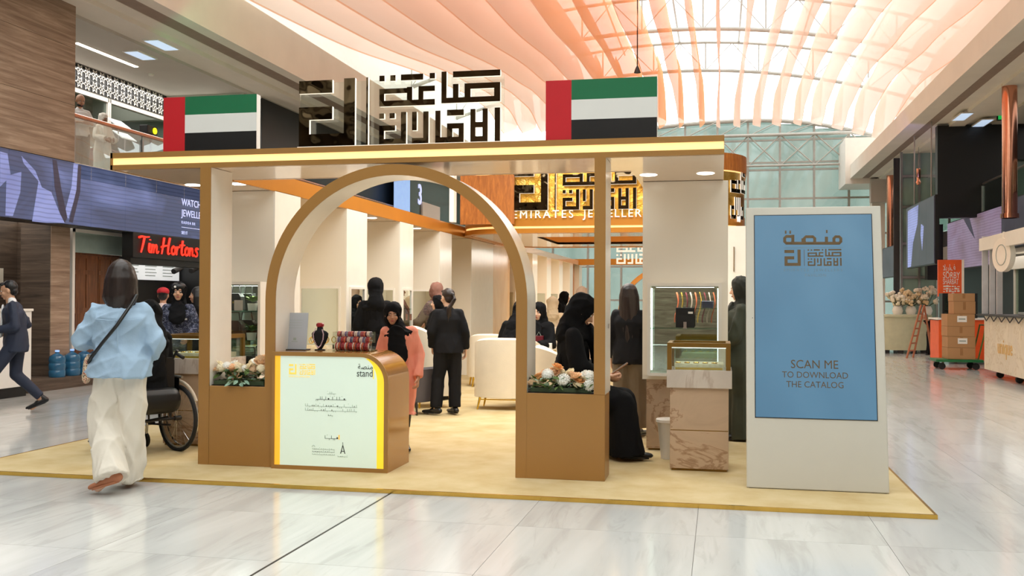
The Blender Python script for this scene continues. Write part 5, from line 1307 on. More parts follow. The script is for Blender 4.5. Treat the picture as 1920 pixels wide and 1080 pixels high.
# cream kiosk at the right edge
t = thing('coffee_kiosk', 'cream stone-look kiosk counter with gold lettering at the right edge', 'kiosk', (5.9, 20.5, 0))
kx = 5.36; b = MB(); b.prism([(kx, 21.9), (kx, 18.4), (8.2, 18.4), (8.2, 21.9)], 'z', .14, 1.24).build('body', 'cream_panel', t, bevel=.01)
bx('counter_top', 'dark', kx - .06, 8.2, 18.3, 22.3, 1.24, 1.27, t)
for y in (18.8, 20.0, 21.3): MB().cyl((kx + .15, y - .03, .07), (kx + .15, y + .03, .07), .07, n=14).build('caster', 'rubber', t, True)
M['gold_text'] = mat('gold_text', (226, 182, 104), .3, .4)
text('lettering', 'unique', 'gold_text', t, (kx - .004, 20.9, .52), (0, -1, 0), (0, 0, 1), .42, .004, sx=.9, split=True)
b = MB()
for k in range(5):
    y = 21.8 - k * .55
    for (d0, d1) in ((0, .27), (.27, .55)): b.cyl((kx - .05, y - d0, 1.26 - (0 if d0 == 0 else .12)), (kx - .05, y - d1, 1.26 - (.12 if d0 == 0 else 0)), .012, n=5)
b.build('scalloped_trim', 'dark', t)
t = thing('espresso_machine', 'pale rounded coffee machine with dark glass side on the cream kiosk', 'machine', (6.1, 20.3, 1.27))
MB().prism([(20.9, 1.275), (19.7, 1.275), (19.7, 1.98), (19.9, 2.05), (20.7, 2.02), (20.9, 1.8)], 'x', 5.9, 6.5).build('housing', 'white', t, bevel=.03); bx('side_panel', 'dark', 5.88, 5.9, 20.5, 20.85, 1.36, 1.9, t, .008)
bx('drip_tray', 'steel', 5.7, 5.9, 19.8, 20.8, 1.275, 1.33, t, .006); MB().cyl((5.9, 19.9, 1.62), (5.74, 19.9, 1.60), .03, n=8).cyl((5.74, 19.9, 1.60), (5.74, 19.9, 1.5), .015, n=6).build('spout', 'chrome', t, True)
t = thing('grinder', 'white upright appliance at the extreme right of the cream kiosk', 'machine', (5.8, 18.9, 1.27)); bx('housing', 'white', 5.62, 5.95, 18.7, 19.25, 1.272, 1.75, t, .02); bx('panel', 'charcoal', 5.61, 5.62, 18.85, 19.1, 1.5, 1.65, t)
t = thing('kiosk_frame', 'pale grey upright panels and white overhead frame rising from the cream kiosk', 'frame', (6.2, 22, 1.27))
M['pale_grey'] = mat('pale_grey', (202, 200, 200), .4)
for (pa, pb, yy) in ((1842, 1853, 22.2), (1856, 1866, 21.9), (1869, 1880, 21.6)):
    a = PY(pa, 550, yy).x; c = PY(pb, 550, yy).x; bx('upright_panel', 'pale_grey', a, c, yy, yy + .05, 1.275, 2.72 if pa != 1842 else 2.9, t)
a = PY(1850, 476, 22.2); MB().prism([(22.4, 2.60), (22.4, 2.86), (17, 2.90), (17, 2.60)], 'x', a.x - .1, a.x + .0).build('overhead_beam', 'warm_white', t)
bx('side_glass', 'pane_green', a.x + .9, a.x + .92, 18, 22.3, 1.28, 2.6, t)
q = PY(1882, 478, 20.6); t = thing('round_sign', 'round white blade sign projecting above the cream kiosk', 'sign', tuple(q))
MB().cyl(q + Vector((-.05, -.013, 0)), q + Vector((.05, .013, 0)), .33, n=28).build('disc', 'warm_white', t, True); MB().tube([q + Vector((-.052, -.014, 0)) + Vector((-.045 * math.cos(a), .175 * math.cos(a), .2 * math.sin(a))) for a in np.linspace(0, 6.28, 19)[:-1]], .008, 5, True).build('ring', 'ink_soft', t); MB().cyl(q + Vector((0, 0, .32)), q + Vector((0, 0, .45)), .02, n=6).build('bracket', 'warm_white', t)
# ------------------------------------------------------------------ people
for n_, c, r_ in (('skin_tan', (196, 146, 116), .5), ('skin_light', (226, 182, 154), .5), ('skin_brown', (158, 110, 82), .5), ('skin_olive', (206, 158, 126), .5)): M[n_] = mat(n_, c, r_, var=.04)
M['hair_dark'] = mat('hair_dark', (38, 26, 22), .38, var=.35, scale=18, stretch=(1, 1, .12)); M['hair_black'] = mat('hair_black', (20, 17, 17), .4, var=.3, scale=18, stretch=(1, 1, .12))
M['abaya'] = mat('abaya', (16, 16, 18), .85, var=.06, scale=3, bump=.1, bscale=90, spec=.15); M['black_suit'] = mat('black_suit', (21, 21, 24), .75, var=.1, bump=.1, bscale=60, spec=.2)
M['denim'] = mat('denim', (158, 184, 208), .8, var=.06, scale=9, bump=.15, bscale=90); M['linen'] = mat('linen', (226, 218, 204), .85, var=.03, bump=.12, bscale=60)
M['navy_suit'] = mat('navy_suit', (36, 44, 64), .7, var=.08); M['shirt_white'] = mat('shirt_white', (236, 236, 236), .7)
M['coral'] = mat('coral', (242, 152, 128), .8, var=.05); M['olive_robe'] = mat('olive_robe', (62, 66, 52), .8, var=.08); M['olive_dark'] = mat('olive_dark', (40, 42, 34), .8)
M['taupe'] = mat('taupe', (112, 98, 80), .8); M['cream_cloth'] = mat('cream_cloth', (232, 212, 178), .8); M['brown_scarf'] = mat('brown_scarf', (138, 96, 82), .8); M['blush_scarf'] = mat('blush_scarf', (190, 162, 140), .8)
M['lips'] = mat('lips', (170, 90, 84), .5); M['eye_white'] = mat('eye_white', (236, 232, 226), .3); M['iris'] = mat('iris', (30, 20, 16), .2); M['sole'] = mat('sole', (176, 112, 78), .6); M['red_cap'] = mat('red_cap', (190, 28, 40), .7); M['pink_white'] = mat('pink_white', (236, 212, 206), .8, var=.06, scale=20)
M['shoe_black'] = mat('shoe_black', (20, 20, 21), .35); M['white_robe'] = mat('white_robe', (232, 226, 216), .8)
def patterned(name, cols, scale, rough=.8, stretch=(1, 1, 1)):
    t = NT(name); t.base(rough); v = t.coord(scale=stretch); n = t.noise(v, scale, 3, .6, .6); k = len(cols)
    o = t.ramp(n, [(.34 + .34 * i / k, srgb(c)) for i, c in enumerate(cols)], 'CONSTANT'); t.ln(o, t.b.inputs['Base Color']); return t.m
M['camo'] = patterned('camo', [(24, 26, 44), (60, 66, 92), (30, 34, 54), (122, 126, 148), (18, 20, 34)], 26); M['leopard'] = patterned('leopard', [(226, 204, 172), (60, 42, 34), (226, 204, 172), (150, 66, 50), (232, 214, 186)], 38)
M['plaid'] = patterned('plaid', [(88, 70, 66), (122, 98, 92), (70, 58, 60), (140, 118, 108)], 16, .8, (1, 1, 3))

def remesh(mb, vox, it=6, amp=0, fr=(9, 9, 3), seed=0):
    me = mb.mesh('tmp'); o = bpy.data.objects.new('tmp', me); COL.objects.link(o)
    md = o.modifiers.new('r', 'REMESH'); md.mode = 'VOXEL'; md.voxel_size = vox; md.use_smooth_shade = True
    if it: ms = o.modifiers.new('s', 'SMOOTH'); ms.factor = .5; ms.iterations = it
    dg = bpy.context.evaluated_depsgraph_get(); dg.update()
    m2 = bpy.data.meshes.new_from_object(o.evaluated_get(dg)); bpy.data.objects.remove(o); bpy.data.meshes.remove(me)
    if amp:
        n = len(m2.vertices); co = np.empty(n * 3); nr = np.empty(n * 3); m2.vertices.foreach_get('co', co); m2.vertices.foreach_get('normal', nr)
        P = co.reshape(-1, 3); N = nr.reshape(-1, 3); rs = np.random.RandomState(seed + 11); h = np.zeros(n)
        for _ in range(7):
            k = rs.randn(3) * np.array(fr) * 2.1; ph = rs.uniform(0, 6.28) + 1.3 * np.sin(P @ (rs.randn(3) * np.array(fr) * .55) + rs.uniform(0, 6)); env = .5 + .5 * np.sin(P @ (rs.randn(3) * 7.) + rs.uniform(0, 6))
            h += env * ((1 - np.abs(np.sin(P @ k * .5 + ph))) ** 2.2 * 1.5 - .5)
        h = h * .75
        P += N * (h * amp)[:, None]; m2.vertices.foreach_set('co', P.ravel())
    m2.update(); m2.polygons.foreach_set('use_smooth', [True] * len(m2.polygons)); return m2
def put(name, me, m, parent, label=None):
    me.name = name; me.materials.clear(); me.materials.append(M[m]); o = bpy.data.objects.new(name, me); COL.objects.link(o); o.parent = parent
    if label: o['label'] = label
    return o
def join_mesh(me, mb):
    bm = bmesh.new(); bm.from_mesh(me); m2 = mb.mesh('x'); b2 = bmesh.new(); b2.from_mesh(m2); bmesh.ops.recalc_face_normals(b2, faces=b2.faces); b2.to_mesh(m2); b2.free(); bm.from_mesh(m2); bm.to_mesh(me); bm.free(); bpy.data.meshes.remove(m2)
    me.polygons.foreach_set('use_smooth', [True] * len(me.polygons)); return me
def hand(b, wr, d, nrm, curl=.5, thumb=1, s=1.):
    wr = Vector(wr); d = Vector(d).normalized(); nrm = Vector(nrm); nrm = (nrm - d * nrm.dot(d)).normalized(); side = d.cross(nrm)
    b.cap2(wr - d * .03, wr + d * .012 * s, .026 * s, .028 * s, 10, .7, side); b.cap2(wr + d * .01 * s, wr + d * .078 * s, .031 * s, .038 * s, 12, .42, side)
    for k, L in enumerate((.068, .078, .073, .057)):
        p = wr + d * (.084 - .004 * abs(k - 1.3)) * s + side * (k - 1.5) * .0205 * s * thumb; a = .06 * (k - 1.5)
        q = d * math.cos(a) + side * math.sin(a) * thumb; ang = .15 + curl * .3
        for seg, (fr, rr) in enumerate(((.46, .0092), (.30, .0082), (.24, .0072))):
            dr = q * math.cos(ang) + nrm * math.sin(ang); p2 = p + dr * L * fr * s; b.cap2(p, p2, rr * s, rr * .9 * s, 7); p = p2; ang += curl * .8
    p = wr + d * .028 * s - side * .030 * thumb * s; dr = (d * .75 - side * .6 * thumb + nrm * .35).normalized(); p2 = p + dr * .038 * s; b.cap2(p, p2, .0125 * s, .0105 * s, 8)
    dr = (d * .95 - side * .15 * thumb + nrm * .5).normalized(); b.cap2(p2, p2 + dr * .030 * s, .0102 * s, .0085 * s, 8)

DJ = dict(pel=(0, 0, .93), wst=(0, .005, 1.09), chs=(0, 0, 1.27), nek=(0, -.01, 1.41), hd=(0, .015, 1.565),
          shL=(-.155, -.005, 1.355), shR=(.155, -.005, 1.355), elL=(-.215, -.02, 1.10), elR=(.215, -.02, 1.10), wrL=(-.225, .05, .86), wrR=(.225, .05, .86),
          hpL=(-.085, 0, .90), hpR=(.085, 0, .90), knL=(-.095, .02, .49), knR=(.095, .02, .49), anL=(-.10, -.01, .09), anR=(.10, -.01, .09), toL=(-.12, .14, .03), toR=(.12, .14, .03))
class Person:
    def __init__(s, label, loc, rz, h, pose=None, skin='skin_tan', head=(0, 0), vox=.014, curl=(.5, .5), handdir=None, group=None, shoes='shoe_black', legs=True):
        s.root = thing('person', label, 'person', loc, rz, group); k = h / 1.7; s.root.scale = (k, k, k); s.vox = vox; s.seed = int(abs(loc[0]) * 100) % 97
        J = {a: Vector(b) for a, b in DJ.items()}
        for a, b in (pose or {}).items(): J[a] = Vector(b)
        s.J = J; s.RH = Matrix.Rotation(D(head[0]), 3, 'Z') @ Matrix.Rotation(-D(head[1]), 3, 'X')
        b = MB(); X = Vector((1, 0, 0))
        b.cap2(J['pel'], J['wst'], .135, .115, 16, .72, X).cap2(J['wst'], J['chs'], .112, .135, 16, .72, X).cap2(J['chs'], J['nek'] - Vector((0, 0, .11)), .135, .10, 16, .6, X)
        b.cap2(J['shL'], J['shR'], .038, .038, 12); b.cap2(J['nek'] - Vector((0, 0, .06)), J['hd'] - Vector((0, 0, .05)), .052, .048, 12)
        for q in 'LR':
            b.cap2(J['sh' + q], J['el' + q], .040, .036, 12).cap2(J['el' + q], J['wr' + q], .037, .025, 12)
            if legs: b.cap2(J['hp' + q], J['kn' + q], .082, .054, 14).cap2(J['kn' + q], J['an' + q], .054, .036, 12).cap2(J['an' + q] - Vector((0, 0, .02)), J['to' + q], .036, .03, 10)
        me = remesh(b, vox, 4)
        b = MB(); H = J['hd']; R = s.RH
        def e(c, r, n=16, m=11): b.ell(H + R @ Vector(c), r, n, m, R)
        e((0, -.012, .030), (.077, .096, .088)); e((0, .018, -.030), (.060, .068, .078)); e((0, .052, -.088), (.030, .026, .022)); e((0, .073, .022), (.050, .016, .012))
        e((-.040, .058, -.030), (.022, .024, .024)); e((.040, .058, -.030), (.022, .024, .024)); e((0, .076, -.062), (.027, .012, .014)); e((-.078, -.005, -.008), (.010, .020, .032)); e((.078, -.005, -.008), (.010, .020, .032))
        b.cap2(H + R @ Vector((0, .082, .012)), H + R @ Vector((0, .102, -.026)), .008, .013, 8); b.ell(H + R @ Vector((0, .090, -.030)), (.019, .014, .009), 10, 7, R)
        b.cap2(J['nek'], H + R @ Vector((0, -.01, -.06)), .049, .046, 12)
        hm = remesh(b, min(vox * .6, .0075), 3); bm = bmesh.new(); bm.from_mesh(me); bm.from_mesh(hm); bm.to_mesh(me); bm.free(); bpy.data.meshes.remove(hm)
        b = MB(); hd_ = handdir or {}
        for i, q in enumerate('LR'):
            d = (J['wr' + q] - J['el' + q]).normalized(); nn = hd_.get(q, (X if q == 'L' else -X)); hand(b, J['wr' + q], hd_.get('d' + q, d), nn, curl[i], 1 if q == 'L' else -1)
        join_mesh(me, b); put('body', me, skin, s.root)
        if shoes and legs:
            for q in 'LR': s.shoe(J['an' + q], J['to' + q], shoes)
    def shoe(s, an, to, m):
        d = to - an; heel = an + Vector((-d.x * .22, -d.y * .22, -(an.z - .0) * .55 if False else 0)); L = Vector((d.x, d.y, 0)); u = L.normalized() if L.length > .01 else Vector((0, 1, 0))
        base0 = Vector((an.x, an.y, an.z - .06)) - u * .05; base1 = Vector((to.x, to.y, to.z - .005)) + u * .045; b = MB()
        b.cap2(base0 + Vector((0, 0, .028)), base0.lerp(base1, .45) + Vector((0, 0, .03)), .040, .042, 12, .9).cap2(base0.lerp(base1, .4) + Vector((0, 0, .026)), base1 + Vector((0, 0, .016)), .043, .034, 12, .62, u.cross(Vector((0, 0, 1)))); b.cap2(base0 + Vector((0, 0, .03)), an + Vector((0, 0, .01)), .038, .036, 10)
        me = remesh(b, .008, 2); o = put('shoe', me, m, s.root)
        b = MB(); w = u.cross(Vector((0, 0, 1))); n = []
        for t_, ww in ((0, .018), (.03, .032), (.3, .034), (.6, .042), (.85, .036), (1, .012)): c = base0.lerp(base1, t_); n.append((c, ww))
        up = (base1 - base0).normalized().cross(w).normalized(); up = up if up.z > 0 else -up; rings = []
        for c, ww in n: rings.append([c + w * ww - up * .012, c - w * ww - up * .012, c - w * ww + up * .006, c + w * ww + up * .006])
        b.loft(rings).build('sole', 'dark' if m != 'sole' else 'sole', o)
    def face(s, brows='hair_dark'):
        H, R = s.J['hd'], s.RH
        for sx in (-1, 1):
            MB().ell(H + R @ Vector((sx * .031, .0755, .006)), (.0125, .009, .0068), 12, 7, R).build('eye', 'eye_white', s.root, True)
            MB().ell(H + R @ Vector((sx * .031, .0835, .0055)), (.0058, .0035, .0060), 10, 6, R).build('iris', 'iris', s.root, True)
            MB().cap2(H + R @ Vector((sx * .014, .088, .024)), H + R @ Vector((sx * .048, .078, .027)), .0042, .0030, 6).build('eyebrow', brows, s.root, True)
        MB().ell(H + R @ Vector((0, .0895, -.058)), (.022, .0065, .0045), 10, 6, R).ell(H + R @ Vector((0, .0885, -.066)), (.018, .0065, .005), 10, 6, R).build('lips', 'lips', s.root, True)
    def sleeves(s, b, r=.062, r2=.055, r3=.045, frac=1.0, sides='LR', cut=True):
        J = s.J
        for q in sides:
            e_ = J['el' + q]; w = J['el' + q].lerp(J['wr' + q], frac); b.cap2(J['sh' + q], e_, r * .84, r2, 14); b.cap2(e_, w, r2, r3, 14, round1=not cut)
    def top(s, m, hem=.86, wide=1., name='jacket', r=(.062, .055, .045), frac=.97, amp=.006, hemr=None, vox=None, label=None, low=None, depth=1.):
        J = s.J; b = MB(); c = lambda a, z: Vector((a.x, a.y, z))
        P, Wc, Cc, Nc = J['pel'], J['wst'], J['chs'], J['nek']; h0 = P + (P - Wc).normalized() * (P.z - hem) if hem is not None else P
        def rg(c_, rx, ry): return [c_ + Vector((rx * math.cos(2 * PI * i / 28), ry * math.sin(2 * PI * i / 28), 0)) for i in range(28)]
        hr = hemr or .165
        b.loft([rg(h0, hr * wide, hr * .74 * wide * depth), rg(P + Vector((0, 0, .03)), max(.165, hr * .95) * wide, max(.122, hr * .70) * wide * depth), rg(Wc, .150 * wide, .112 * wide * depth), rg(Cc, .172 * wide, .122 * wide * depth), rg(Cc.lerp(Nc, .5), .158, .105), rg(Nc - Vector((0, 0, .04)), .098, .078), rg(Nc - Vector((0, 0, .005)), .066, .064), rg(Nc + Vector((0, .003, .035)), .060, .060)])
        b.cap2(J['shL'], J['shR'], r[0] * .82, r[0] * .82, 14); s.sleeves(b, *r, frac=frac)
        return put(name, remesh(b, vox or s.vox, 2, amp, (14, 14, 9), s.seed), m, s.root, label)
    def trousers(s, m, r=(.105, .085, .075), amp=.006, name='trousers', end=.03, waist=.15, label=None):
        J = s.J; b = MB(); b.cap2(J['pel'], J['wst'] - Vector((0, 0, .05)), waist, waist * .9, 18, .76, Vector((1, 0, 0)))
        for q in 'LR':
            b.cap2(J['hp' + q], J['kn' + q], r[0], r[1], 16); a = J['kn' + q].lerp(J['an' + q], 1 - end); b.cap2(J['kn' + q], a, r[1], r[2], 16, round1=False)
        return put(name, remesh(b, s.vox, 4, amp, (13, 13, 5), s.seed + 3), m, s.root, label)
    def robe(s, m, hem=.03, hemr=.27, name='abaya', r=(.075, .075, .085), frac=.98, amp=.010, lean=(0, 0), depth=.8, folds=11, label=None):
        """long loose garment that falls to the floor in folds"""
        J = s.J; b = MB(); P, Wc, Cc, Nc = J['pel'], J['wst'], J['chs'], J['nek']; rings = []; n = 56; fs = s.seed
        mid = (J['anL'] + J['anR']) / 2 if True else P
        lv = [(Vector((mid.x + lean[0], mid.y + lean[1], hem)), hemr, 1.0), (Vector((mid.x * .6 + P.x * .4, mid.y * .6 + P.y * .4, .45)), hemr * .86, .75), (Vector((P.x, P.y, .78)), .215, .35), (P + Vector((0, 0, .04)), .19, .12), (Wc, .17, .05), (Cc, .185, 0), (Cc.lerp(Nc, .55), .172, 0), (Nc - Vector((0, 0, .035)), .10, 0), (Nc + Vector((0, 0, .01)), .06, 0)]
        for c_, rr_, f in lv:
            ring = []
            for i in range(n):
                a = 2 * PI * i / n; w = 1 + f * (.085 * math.sin(folds * a + fs) + .05 * math.sin((folds * 2 - 5) * a + 2 * fs)); ring.append(c_ + Vector((rr_ * w * math.cos(a), rr_ * w * depth * math.sin(a), 0)))
            rings.append(ring)
        b.loft(rings); b.cap2(J['shL'], J['shR'], .068, .068, 14); s.sleeves(b, *r, frac=frac)
        return put(name, remesh(b, s.vox, 3, amp * .8, (19, 19, 2.5), s.seed), m, s.root, label)
    def seated_robe(s, m, name='abaya', amp=.006, r=(.075, .072, .08), flare=.17, hem=.03, frac=.97):
        J = s.J; b = MB(); X = Vector((1, 0, 0)); b.cap2(J['pel'] - Vector((0, 0, .02)), J['wst'], .20, .165, 18, .85, X).cap2(J['wst'], J['chs'], .165, .175, 18, .72, X).cap2(J['chs'], J['nek'] - Vector((0, 0, .05)), .165, .09, 18, .65, X)
        b.cap2(J['shL'], J['shR'], .068, .068, 14); s.sleeves(b, *r, frac=frac)
        kc = (J['knL'] + J['knR']) / 2; pc = J['pel']
        for q in 'LR': b.cap2(J['hp' + q], J['kn' + q], .125, .095, 16); a = J['an' + q].copy(); a.z = hem; b.cap2(J['kn' + q], a, .10, flare * .85, 16, round1=False)
        b.cap2(pc, kc, .13, .10, 16, 1.); a = (J['anL'] + J['anR']) / 2; a = Vector((a.x, a.y - .04, hem)); b.cap2(kc, a, .12, flare, 18, round1=False)
        return put(name, remesh(b, s.vox, 5, amp, (15, 15, 3), s.seed), m, s.root)
    def hijab(s, m, name='headscarf', front=.20, back=.2, wide=.115, open_=True, label=None, amp=.007, drape=.16):
        J = s.J; H, R = J['hd'], s.RH; b = MB(); Y = lambda v: H + R @ Vector(v)
        b.ell(Y((0, -.022, .032)), (.104, .110, .114), 22, 14, R); b.ell(Y((0, .022, .072)), (.080, .066, .062), 18, 12, R); b.ell(Y((0, -.035, -.03)), (.102, .094, .10), 20, 12, R); b.cap2(Y((0, -.06, -.02)), J['nek'] + Vector((0, -.075, -.03)), .080, .115, 18, .8, Vector((1, 0, 0)))
        for tt in (42, 66, 92): t_ = D(tt); b.tube([Y((.102 * math.sin(a), -.022 + .108 * math.cos(a) * math.cos(t_), .034 + .110 * math.cos(a) * math.sin(t_))) for a in np.linspace(0, 2 * PI, 21)[:-1]], .0105, 6, True)
        n = 22; pts = [Y((.067 * math.sin(a), .052 + .014 * math.cos(a), -.016 + .094 * math.cos(a) - .008)) for a in np.linspace(0, 2 * PI, n + 1)[:-1]]
        b.tube(pts, .0185, 8, True)
        b.cap2(Y((0, -.02, -.07)), J['nek'] + Vector((0, .005, -.01)), .072, .095, 20, .9, Vector((1, 0, 0))); b.cap2(Y((0, .028, -.118)), J['nek'] + Vector((0, .05, -.03)), .045, .075, 14, .7, Vector((1, 0, 0)))
        b.cap2(J['nek'], J['nek'].lerp(J['chs'], .45), .10, drape, 20, .74, Vector((1, 0, 0)))
        if front: f = J['chs'].lerp(J['wst'], min(1, front * 3)) + Vector((0, .170, 0)); b.cap2(J['nek'] + Vector((0, .125, -.05)), f, .092, .12, 16, .35, Vector((1, 0, 0)))
        if back: f = J['chs'].lerp(J['wst'], min(1, back * 3)) + Vector((0, -.12, 0)); b.cap2(J['nek'] + Vector((0, -.06, .02)), f, .085, .11, 16, .4, Vector((1, 0, 0)))
        return put(name, remesh(b, min(s.vox, .011), 3, amp, (16, 16, 12), s.seed + 5), m, s.root, label)
    def hair(s, m, style='short', length=.2, label=None):
        J = s.J; H, R = J['hd'], s.RH; b = MB(); Y = lambda v: H + R @ Vector(v); rnd = random.Random(s.seed)
        if style in ('short', 'ponytail'):
            b.ell(Y((0, -.026, .040)), (.084, .094, .090), 20, 12, R)
            b.ell(Y((0, -.055, -.02)), (.074, .055, .06), 16, 10, R); b.ell(Y((0, .052, .088)), (.060, .034, .026), 14, 8, R)
        if style == 'ponytail':
            b.ell(Y((0, -.128, .03)), (.03, .028, .03), 12, 8, R); p = Y((0, -.14, .02))
            for dz in (0, -.07, -.15, -.22, -.28): pass
            pts = [Y((0, -.135, .03)), Y((0, -.16, -.03)), H + Vector((0, -.15, -.14)), H + Vector((0, -.14, -.24)), H + Vector((0, -.135, -.33))]
            for i in range(7):
                o_ = Vector((rnd.uniform(-.016, .016), rnd.uniform(-.010, .010), 0)); b.tube([p_ + o_ * (j * .5) for j, p_ in enumerate(pts)], [.018, .022, .020, .014, .005], 7)
        if style in ('bob', 'long'):
            b.ell(Y((0, -.022, .042)), (.090, .102, .094), 22, 14, R)
            for i in range(30):
                a = -PI / 2 + PI * 1.18 * (i / 29 - .5); sx, sy = math.cos(a), math.sin(a)      # round the back and sides
                top = Y((.070 * sx, -.02 + .078 * sy, .07)); mid = Y((.093 * sx, -.015 + .098 * sy, -.02)); L = length * (1 + .10 * rnd.uniform(-1, 1)) * (1 if sy < .1 else .85)
                low = Vector((H.x + (.098 + .010 * rnd.uniform(-1, 1)) * sx, H.y - .02 + (.10 + .012 * rnd.uniform(-1, 1)) * sy, H.z - .04 - L * .55)); tip = Vector((H.x + .085 * sx + .01 * rnd.uniform(-1, 1), H.y - .03 + .085 * sy, H.z - .04 - L))
                b.tube([top, mid, low, tip], [.022, .024, .022, .007], 7)
        return put('hair', remesh(b, .0085, 2, .0025, (60, 60, 4), s.seed), m, s.root, label)
SIT = dict(pel=(0, 0, .50), wst=(0, .0, .66), chs=(0, .01, .85), nek=(0, .0, 1.0), hd=(0, .03, 1.15), shL=(-.165, 0, .955), shR=(.165, 0, .955), elL=(-.22, .07, .70), elR=(.22, .07, .70), wrL=(-.10, .28, .68), wrR=(.10, .28, .68),
           hpL=(-.09, .02, .48), hpR=(.09, .02, .48), knL=(-.11, .43, .50), knR=(.11, .43, .50), anL=(-.11, .44, .09), anR=(.11, .44, .09), toL=(-.11, .58, .03), toR=(.11, .58, .03))
def ground(px, py): return PZ(px, py, .03)
def hgt(px, py, x, y): return PY(px, py, y).z
# ---- the walking woman in blue shirt and pale trousers, seen from behind
w0 = Vector((-4.70, 7.05, 0)); hh = PY(222, 486, 7.05).z
p = Person('person walking away in pale blue shirt and cream wide trousers, dark shoulder-length hair', w0, D(27), hh,
           dict(elL=(-.275, .04, 1.10), wrL=(-.17, .27, 1.06), elR=(.245, .0, 1.08), wrR=(.175, .10, .93), knR=(.085, .05, .50), anR=(.045, .13, .10), toR=(.05, .26, .03),
                knL=(-.12, .05, .52), anL=(-.035, -.16, .16), toL=(-.125, -.12, .045), shL=(-.15, 0, 1.318), shR=(.15, 0, 1.318)), 'skin_light', (12, 6), .0115, (.5, .5), shoes='sole')
p.trousers('linen', (.110, .104, .122), .018, end=-.10, waist=.15)
p.top('denim', .83, 1.16, 'shirt', (.076, .082, .060), .62, .015, .205, depth=1.1)
b = MB(); b.cap2((.0, -.05, 1.405), (0, .05, 1.415), .068, .06, 14, 1.); put('collar', remesh(b, .009, 2), 'denim', p.root)
b = MB(); b.tube([(-.16, -.118, 1.262), (-.08, -.152, 1.255), (0, -.158, 1.253), (.08, -.152, 1.255), (.16, -.118, 1.262)], .0028, 5).tube([(0, -.158, 1.25), (.002, -.152, 1.1), (0, -.150, .95)], .004, 5); b.build('yoke_seam', 'denim', p.root)
p.hair('hair_dark', 'bob', .19)
st_ = [(.115, -.05, 1.435), (.09, -.13, 1.37), (.0, -.178, 1.22), (-.10, -.170, 1.09), (-.175, -.125, .99), (-.215, -.05, .93)]
o = MB().tube(st_, .0125, 8).build('bag_strap', 'black', None, True)
t = thing('handbag', 'small leopard-patterned handbag on a black strap at the walking person\'s left hip', 'handbag', w0, D(27)); t.scale = p.root.scale; o.parent = t
b = MB(); b.cap2((-.215, -.03, .945), (-.222, -.03, .845), .052, .058, 14, .55, Vector((0, 1, 0))); put('bag_body', remesh(b, .009, 3), 'leopard', t); MB().tube([(-.215, -.075, .96), (-.21, -.06, 1.0), (-.205, -.02, 1.0), (-.21, .01, .96)], .007, 6).build('handle', 'leopard', t)

# ---- man in navy suit at the left edge
mp = PZ(40, 772, 0); mh = PY(14, 524, 11.6).z
p = Person('person in navy suit and white shirt striding out at the left edge', (-9.09, 11.33, 0), D(122), mh,
           dict(hpR=(.085, -.02, .90), knR=(.10, .01, .49), anR=(.10, -.29, .19), toR=(.10, -.18, .055), knL=(-.09, .24, .53), anL=(-.10, .34, .10), toL=(-.10, .48, .04), nek=(0, .05, 1.40), hd=(0, .09, 1.555), chs=(0, .03, 1.27), elR=(.22, -.10, 1.12), wrR=(.17, .12, 1.03), elL=(-.22, -.02, 1.10), wrL=(-.15, .20, 1.06), shL=(-.165, .02, 1.36), shR=(.165, .02, 1.36)), 'skin_olive', (0, 12), .013, (.8, .8))
p.trousers('navy_suit', (.098, .075, .062), .004); p.top('navy_suit', .78, 1.14, 'jacket', (.074, .064, .052), .92, .006, .180)
b = MB(); b.cap2((0, .150, 1.33), (0, .165, 1.02), .055, .06, 12, .35, Vector((1, 0, 0))); put('shirt', remesh(b, .01, 2), 'shirt_white', p.root); MB().cap2((0, .045, 1.40), (0, .055, 1.43), .066, .06, 14, .9).build('collar', 'shirt_white', p.root, True)
for q in 'LR': J = p.J; a = J['el' + q].lerp(J['wr' + q], .90); c = J['el' + q].lerp(J['wr' + q], 1.0); MB().cap2(a, c, .040, .038, 12, round0=False, round1=False).build('cuff', 'shirt_white', p.root, True)
p.hair('hair_black', 'short'); p.face('hair_black')

# ---- wheelchair and its user
M['boucle_tube'] = mat('boucle_tube', (206, 190, 168), .4)
wc = Vector((-5.38, 8.58, .03)); wr_ = D(63)
t = thing('wheelchair', 'black wheelchair with large spoked wheels left of the entrance frame', 'wheelchair', wc, wr_)
def wheel(x, parent):
    r = .325; M4 = Matrix.Translation((x, 0, r + .0)); b = MB(); b.tube([(x, r * .965 * math.cos(a), r + r * .965 * math.sin(a)) for a in np.linspace(0, 2 * PI, 37)[:-1]], .020, 8, True); o = b.build('wheel', 'rubber', parent, True)
    MB().tube([(x, (r - .035) * math.cos(a), r + (r - .035) * math.sin(a)) for a in np.linspace(0, 2 * PI, 33)[:-1]], .009, 6, True).build('rim', 'steel', o, True)
    MB().tube([(x + (.05 if x > 0 else -.05), (r - .05) * math.cos(a), r + (r - .05) * math.sin(a)) for a in np.linspace(0, 2 * PI, 33)[:-1]], .008, 6, True).build('push_ring', 'chrome', o, True)
    b = MB()
    for k in range(24): a = 2 * PI * k / 24; a2 = a + (.28 if k % 2 else -.28); b.cyl((x + (.02 if k % 4 < 2 else -.02), .022 * math.cos(a2), r + .022 * math.sin(a2)), (x, (r - .035) * math.cos(a), r + (r - .035) * math.sin(a)), .0014, n=4)
    b.build('spokes', 'chrome', o); MB().cyl((x - .035, 0, r), (x + .035, 0, r), .024, n=12).build('hub', 'dark', o, True)
wheel(.29, t); wheel(-.29, t)
MB().cyl((-.27, 0, .325), (.27, 0, .325), .014, n=8).build('axle', 'dark', t)
b = MB()
